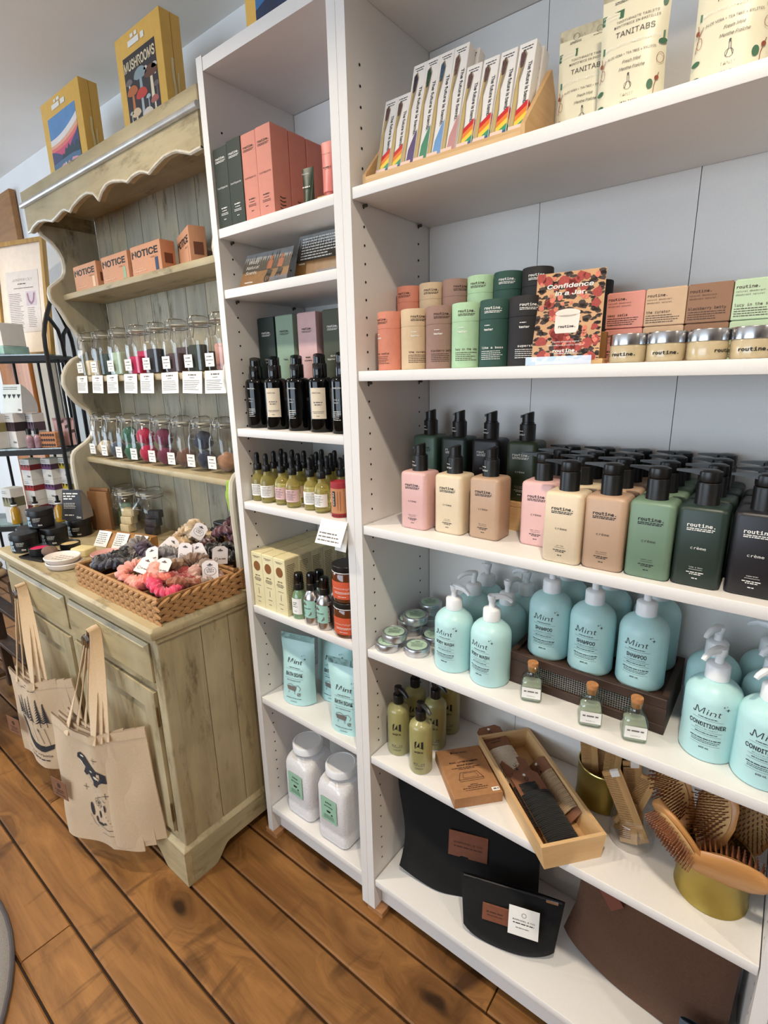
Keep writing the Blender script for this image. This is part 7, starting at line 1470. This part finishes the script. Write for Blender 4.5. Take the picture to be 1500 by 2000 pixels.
# ================================================================== black iron etagere with boxed cosmetics, turned to the aisle
IRON = M('black_iron', (26, 24, 24), 0.5, 0.3, var=0.1, scale=60)
et = thing('iron_shelf_stand', 'black iron shelf stand with arched side frames, beyond the hutch', 'shelf', (-1.25, 0.075, 0), PI/4)
EW, ED = 0.62, 0.245; EZ = (0.775, 1.092, 1.462)
def arch_side(x):
    g = G(); r = 0.0085
    zf = 1.575; g.tube([(x, 0, 0), (x, 0, 1.50), (x, 0.006, 1.545), (x, 0.025, 1.585), (x, 0.055, 1.625), (x, ED/2, 1.70), (x, ED-0.055, 1.625), (x, ED-0.025, 1.585), (x, ED-0.006, 1.545), (x, ED, 1.50), (x, ED, 0)], r, 8)
    g.tube([(x, ED*0.62, 1.47), (x, ED*0.60, 1.53), (x, ED*0.52, 1.575), (x, ED*0.34, 1.605), (x, ED*0.24, 1.618)], r*0.9, 8)
    g.tube([(x, ED*0.62, 1.10), (x, ED*0.62, 1.50), (x, ED*0.70, 1.56), (x, ED*0.85, 1.585)], r*0.9, 8); g.tube([(x, ED*0.34, 0.78), (x, ED*0.34, 1.46)], r*0.7, 6)
    for z in EZ: g.tube([(x, 0, z), (x, ED, z)], r, 8)
    return g
for x in (0.0, -EW): part('arched_side_frame', arch_side(x), IRON, et)
for z in EZ:
    part('shelf_rail', G().box(-EW, 0, -0.007, 0.007, z-0.013, z+0.007), IRON, et); part('shelf_rail', G().box(-EW, 0, ED-0.007, ED+0.007, z-0.013, z+0.007), IRON, et)
    part('glass_shelf', G().box(-EW+0.01, -0.01, 0.008, ED-0.008, z+0.007, z+0.013), Mglass('shelf_glass', (190, 206, 200), 0.7, 0.03, 0.12), et)
g = G(); k = 0
for k in range(6): part('back_bar', G().tube([(-0.055-0.10*k, ED, 0.0), (-0.055-0.10*k, ED, 1.462)], 0.0058, 6), IRON, et)
def ews(lx, ly): c_ = math.cos(PI/4); return (-1.25+lx*c_-ly*c_, 0.075+lx*c_+ly*c_)
def ebox(label, lx, ly, z, w, d, h, band=None, rz=0.25, col=(226, 222, 218), cat='box'):
    x, y = ews(lx, ly); rows = [('t', 'Om', w*0.22, h*0.14, 0.014, {'f': 'sans', 'b': 0.03, 'w': 0.020})]+micro(-w*0.42, w*0.2, h*0.90, 2, 0.007, 0.0018, 3)
    t = carton('cosmetic_box', label, x-w/2, y-d/2, z, w, d, h, col, rows, INK_K, 'white cosmetic boxes on the iron stand', rz)
    if band:
        b = M('band_%d_%d_%d' % band, band, 0.5); dk = M('bandside_shaded_%d_%d_%d' % band, tuple(int(v*0.75) for v in band), 0.5)  # side of the band is a darker copy, its shade put into the colour
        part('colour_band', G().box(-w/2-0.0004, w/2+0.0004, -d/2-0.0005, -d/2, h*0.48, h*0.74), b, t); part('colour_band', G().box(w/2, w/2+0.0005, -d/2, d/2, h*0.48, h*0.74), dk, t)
        part('petal_pattern', ink([('p', [(-w/2+w*(q+0.15)/3, h*0.74), (-w/2+w*(q+0.85)/3, h*0.74), (-w/2+w*(q+0.5)/3, h*0.56)]) for q in range(3)], None, d/2+0.0008), M('petal_dark', (40, 26, 34), 0.5), t)
    return t
z1 = EZ[0]+0.013; z2 = EZ[1]+0.013; z3 = EZ[2]+0.013
for i, (lx, band, nm) in enumerate(((-0.175, (180, 52, 52), 'red'), (-0.092, (112, 72, 116), 'purple'), (-0.022, (206, 180, 60), 'yellow'))):
    for j in range(3): ebox('white cosmetic box with %s band, %s in its stack' % (nm, ('bottom', 'middle', 'top')[j]), lx-0.010, 0.095, z1+0.0885*j, 0.060, 0.055, 0.088, band)
ebox('white cosmetic box with olive band at the left stand edge', -0.262, 0.060, z1, 0.060, 0.055, 0.15, (150, 146, 110))
ebox('tall white cosmetic box on the middle glass shelf, left', -0.205, 0.080, z2, 0.055, 0.05, 0.142, (70, 52, 60)); ebox('tall white cosmetic box on the middle glass shelf, centre', -0.142, 0.105, z2, 0.050, 0.05, 0.138, (120, 100, 116)); ebox('tall white cosmetic box on the middle glass shelf, right', -0.275, 0.060, z2, 0.055, 0.05, 0.142, (196, 184, 120))
ebox('white square cosmetic box before the framed poster', -0.175, 0.060, z3+0.032, 0.115, 0.09, 0.085)
t = thing('glass_slab', 'pale green marbled slab under the white box on top', 'slab', ews(-0.175, 0.060)+(z3,), 0.25)
part('slab', rbox(0.125, 0.10, 0, 0.031, 0.002, 0.002, 1), M('green_marble', (150, 186, 178), 0.2, var=0.35, scale=22), t); part('slab_foot', G().box(-0.03, 0.03, -0.02, 0.02, -0.0, 0.001), M('green_marble', (150, 186, 178), 0.2), t)
x, y = ews(-0.175, 0.085)
t = thing('tent_card', 'white curved tent card with dark petal band on the boxes', 'card', (x, y, z2+0.1425), 0.25)
part('front_leaf', G().prism([(-0.075, 0), (0.050, 0), (0.040, 0.115), (-0.075, 0.115)], -0.0012, 0, 'y', TR(0, -0.030, 0, -0.18)), PAPER, t)
part('side_leaf', G().grid(lambda u, v: (0.050-0.010*v, -0.030+0.020*v+0.065*(1-v**2.4)*u, 0.114*v), 4, 12), M('card_inside', (206, 206, 208), 0.7), t)
part('petal_print', ink([('p', [(-0.074+0.03*q, 0.075), (-0.050+0.03*q, 0.075), (-0.062+0.03*q, 0.058)]) for q in range(4)]+[('t', 'Om', 0.034, 0.008, 0.015, {'f': 'sans', 'b': 0.03, 'w': 0.02})]+micro(-0.07, 0.02, 0.102, 2, 0.007, 0.002, 2), None, 0.0022), INK_K, t, (0, -0.030, 0), (-0.18, 0, 0))
for i, (lx, ly) in enumerate(((-0.140, 0.035), (-0.112, 0.040))):
    x, y = ews(lx, ly); t = thing('mini_bottle', 'small pink bottle with black cap on the middle shelf, %s' % ('left', 'right')[i], 'bottle', (x, y, z2), 0, 'small pink bottles on the stand')
    part('glass', G().lathe([(0.013, 0), (0.0145, 0.002), (0.0145, 0.044), (0.008, 0.052), (0.008, 0.055)], 20), M('pink_tint_glass', (176, 140, 150), 0.12, var=0.3, scale=60, coat=0.5), t); part('cap', G().lathe([(0.0095, 0.0552), (0.0095, 0.078), (0.009, 0.079), (0, 0.079)], 16), BLACKP, t)
for j in range(3):
    x, y = ews(-0.062, 0.050); t = thing('kraft_slide_box', 'small patterned kraft slide box, %s of three stacked' % ('bottom', 'middle', 'top')[j], 'box', (x, y, z2+0.0205*j), 0.55, 'kraft slide boxes on the stand')
    part('box_body', rbox(0.072, 0.045, 0, 0.020, 0.001, 0.001, 1), M('orange_kraft', (196, 132, 88), 0.6), t); part('dark_pattern', ink([('e', -0.026+0.0105*q, 0.010, 0.0052, 0.0062) for q in range(6)], None, 0.0230), INK_B, t)
x, y = ews(-0.030, 0.10); t = thing('fabric_sachet', 'pink patterned fabric sachet at the right of middle shelf', 'sachet', (x, y, z2), 0.5)
part('sachet_body', pouch_mesh(0.10, 0.115, 0.03, 41), M('pink_fabric', (214, 170, 168), 0.85, var=0.05), t); part('printed_patches', drape([('p', [(-0.03+0.022*q, 0.03+0.02*((q*3) % 4)), (-0.016+0.022*q, 0.036+0.02*((q*3) % 4)), (-0.018+0.022*q, 0.048+0.02*((q*3) % 4)), (-0.032+0.022*q, 0.042+0.02*((q*3) % 4))]) for q in range(4)], 0.10, 0.115, 0.03, 41, 0.1, 0.0015), INK_B, t)
for i, (lx, ly) in enumerate(((-0.245, 0.020), (-0.160, 0.020), (-0.070, 0.020))):
    x, y = ews(lx, ly); t = thing('amber_dropper', 'small amber dropper bottle low on the stand, %s of three' % ORD[i], 'bottle', (x, y, z1+0.001), 0, 'amber droppers on the stand')
    part('glass', G().lathe([(0.016, 0), (0.018, 0.002), (0.018, 0.060), (0.010, 0.072), (0.010, 0.076)], 20), M('amber_yellow_glass', (170, 130, 30), 0.12, coat=0.6), t); part('dropper', G().lathe([(0.011, 0.0762), (0.011, 0.090), (0.006, 0.092), (0.006, 0.112), (0, 0.115)], 16), BLACKP, t); part('white_band', G().lathe([(0.0113, 0.0775), (0.0113, 0.0840)], 16, None, False, False), WHITEP, t)
# framed poster on the stand
t = thing('framed_poster', 'gold framed poster with small print standing on the iron stand', 'poster', (-1.372, 0.146, z3), 0, None, (-0.10, 0, 0.30))
PWd, PHt = 0.30, 0.462; GF = Mwood('gold_frame', (150, 112, 52), (196, 156, 84), 'z', 0.35, 6)
for a, b, c, d in ((-PWd, 0, 0, 0.016), (-PWd, 0, PHt-0.016, PHt), (-PWd, -PWd+0.016, 0.016, PHt-0.016), (-0.016, 0, 0.016, PHt-0.016)): part('frame_rail', G().box(a, b, -0.010, 0.008, c, d), GF, t)
part('mat_board', G().box(-PWd+0.016, -0.016, 0.0, 0.004, 0.016, PHt-0.016), M('cream_mat', (232, 218, 204), 0.7), t)
part('print_sheet', G().box(-0.245, -0.052, -0.0012, -0.0002, 0.10, 0.345), M('greyish_sheet', (214, 206, 202), 0.7), t)
part('lettering', ink([('t', 'JUNIPER LILY', -0.146, 0.305, 0.020, {'f': 'sans', 'b': -0.015, 'w': 0.118}), ('w', -0.175, -0.125, 0.292, 0.004), ('w', -0.20, -0.085, 0.276, 0.0025)]+micro(-0.235, -0.150, 0.255, 20, 0.0072, 0.0018, 3)+micro(-0.128, -0.075, 0.195, 11, 0.0075, 0.0018, 4), None, 0.0016), M('plum_grey_ink', (84, 68, 72), 0.7), t)
part('photo_print', ink([('p', [(-0.132, 0.205), (-0.072, 0.205), (-0.072, 0.262), (-0.132, 0.262)])], None, 0.0016), M('photo_lilac', (196, 184, 194), 0.6), t)
part('hands_print', ink([('b', [(-0.122, 0.255), (-0.116, 0.225), (-0.102, 0.212), (-0.088, 0.225), (-0.082, 0.255)], 0.009)], None, 0.0020), M('photo_mauve', (150, 116, 138), 0.6), t)
# boards leaning on the wall behind the stand, plus a grey strip for wall shade
tag(part('wood_slab', rbox(0.42, 0.03, 0, 0.98, 0.004, 0.003, 1), Mwood('amber_slab', (150, 84, 34), (196, 128, 66), 'z', 0.4, 3, knots=True), None, (-2.17, 0.258, 0.62)), 'polished amber wood slab mounted on the wall behind the iron stand', 'slab')
tag(part('wall_shade_strip', rbox(0.22, 0.02, 0, 1.60, 0.002, 0.001, 1), M('wall_shade_grey', (186, 178, 166), 0.8, var=0.03), None, (-1.835, 0.268, 0.0)), 'pale grey strip standing in for the shaded wall behind the iron stand', 'panel')  # upright grey strip added to stand in for shadow on the wall
tag(part('wood_sign', rbox(0.30, 0.025, 0, 0.22, 0.003, 0.002, 1), Mwood('brown_sign', (140, 96, 52), (176, 128, 78), 'x', 0.5, 4), None, (-1.99, 0.268, 2.0)), 'small brown wooden sign high on the wall at far left', 'sign')
# grey mat at the camera side
def matmesh():
    g = G(); n = 64; R = []
    for z, r in ((0.0005, 0.60), (0.006, 0.603), (0.010, 0.597), (0.0105, 0.58)): R.append([(r*math.cos(2*PI*i/n), r*math.sin(2*PI*i/n), z) for i in range(n)])
    return g.loft(R)
t = thing('floor_mat', 'round grey felt mat on the plank floor at lower left', 'mat', (-0.40, -1.19, 0))
part('mat_pad', matmesh(), M('grey_felt_mat', (128, 122, 118), 0.95, var=0.1, scale=200, bump=0.4, bscale=400), t)
part('mat_edge', G().tube([(0.600*math.cos(2*PI*i/72), 0.600*math.sin(2*PI*i/72), 0.006) for i in range(72)], 0.006, 8, None, True), M('dark_mat_edge', (78, 72, 74), 0.9), t)

# ================================================================== prints and labels belong to the part that carries them
_carry = {'stamped_print': ['leather_label'], 'card_print': ['hang_card', 'card_sheet'], 'sticker_lettering': ['black_sticker'], 'black_label_text': ['black_label'], 'label_print': ['teal_label', 'paper_label', 'glass_body'], 'note_print': ['wood_block'], 'price_print': ['price_sticker'],
          'jar_lettering': ['card_sheet'], 'hang_slot': ['tag_card'], 'tag_print': ['kraft_hang_tag', 'tag_card'], 'tester_print': ['collar'], 'rim_bead': ['tin_wall'], 'zip_pull': ['zip'], 'clear_overcap': ['spray_nozzle'], 
          'cushion': ['brush_paddle'], 'bristles': ['brush_paddle'], 'teeth': ['comb_spine'], 'knob_rosette': ['knob'], 'balm_fill': ['pot_wall'], 'drain_slots': ['dish_bowl'], 'white_band': ['dropper']}
_base = ['paper_label', 'tin_label', 'print_sheet', 'card_sheet', 'tag_card', 'front_leaf', 'bottle_body', 'glass_bottle', 'carton_body', 'box_body', 'tube_body', 'pouch_body', 'bag_body', 'glass_jar', 'tub_body', 'canvas_body', 'kraft_card', 'sachet_body']
_inkn = ('lettering', 'print', 'writing', 'sticker', 'dot', 'stripe', 'band', 'pattern', 'art_', 'patches')
def _stem(n): return n.split('.')[0]
for o in list(bpy.data.objects):
    if o.parent is None or 'category' not in o.parent: continue
    n = _stem(o.name); sib = {}
    for q in o.parent.children: sib.setdefault(_stem(q.name), q)
    names = _carry.get(n)
    if names is None and any(k in n for k in _inkn) and n not in _base: names = _base
    if not names or len(o.parent.children) <= 2: continue
    tgt = next((sib[k] for k in names if k in sib and sib[k] is not o), None)
    if tgt is None: continue
    inv = tgt.matrix_basis.inverted()
    o.parent = tgt; o.matrix_parent_inverse = inv
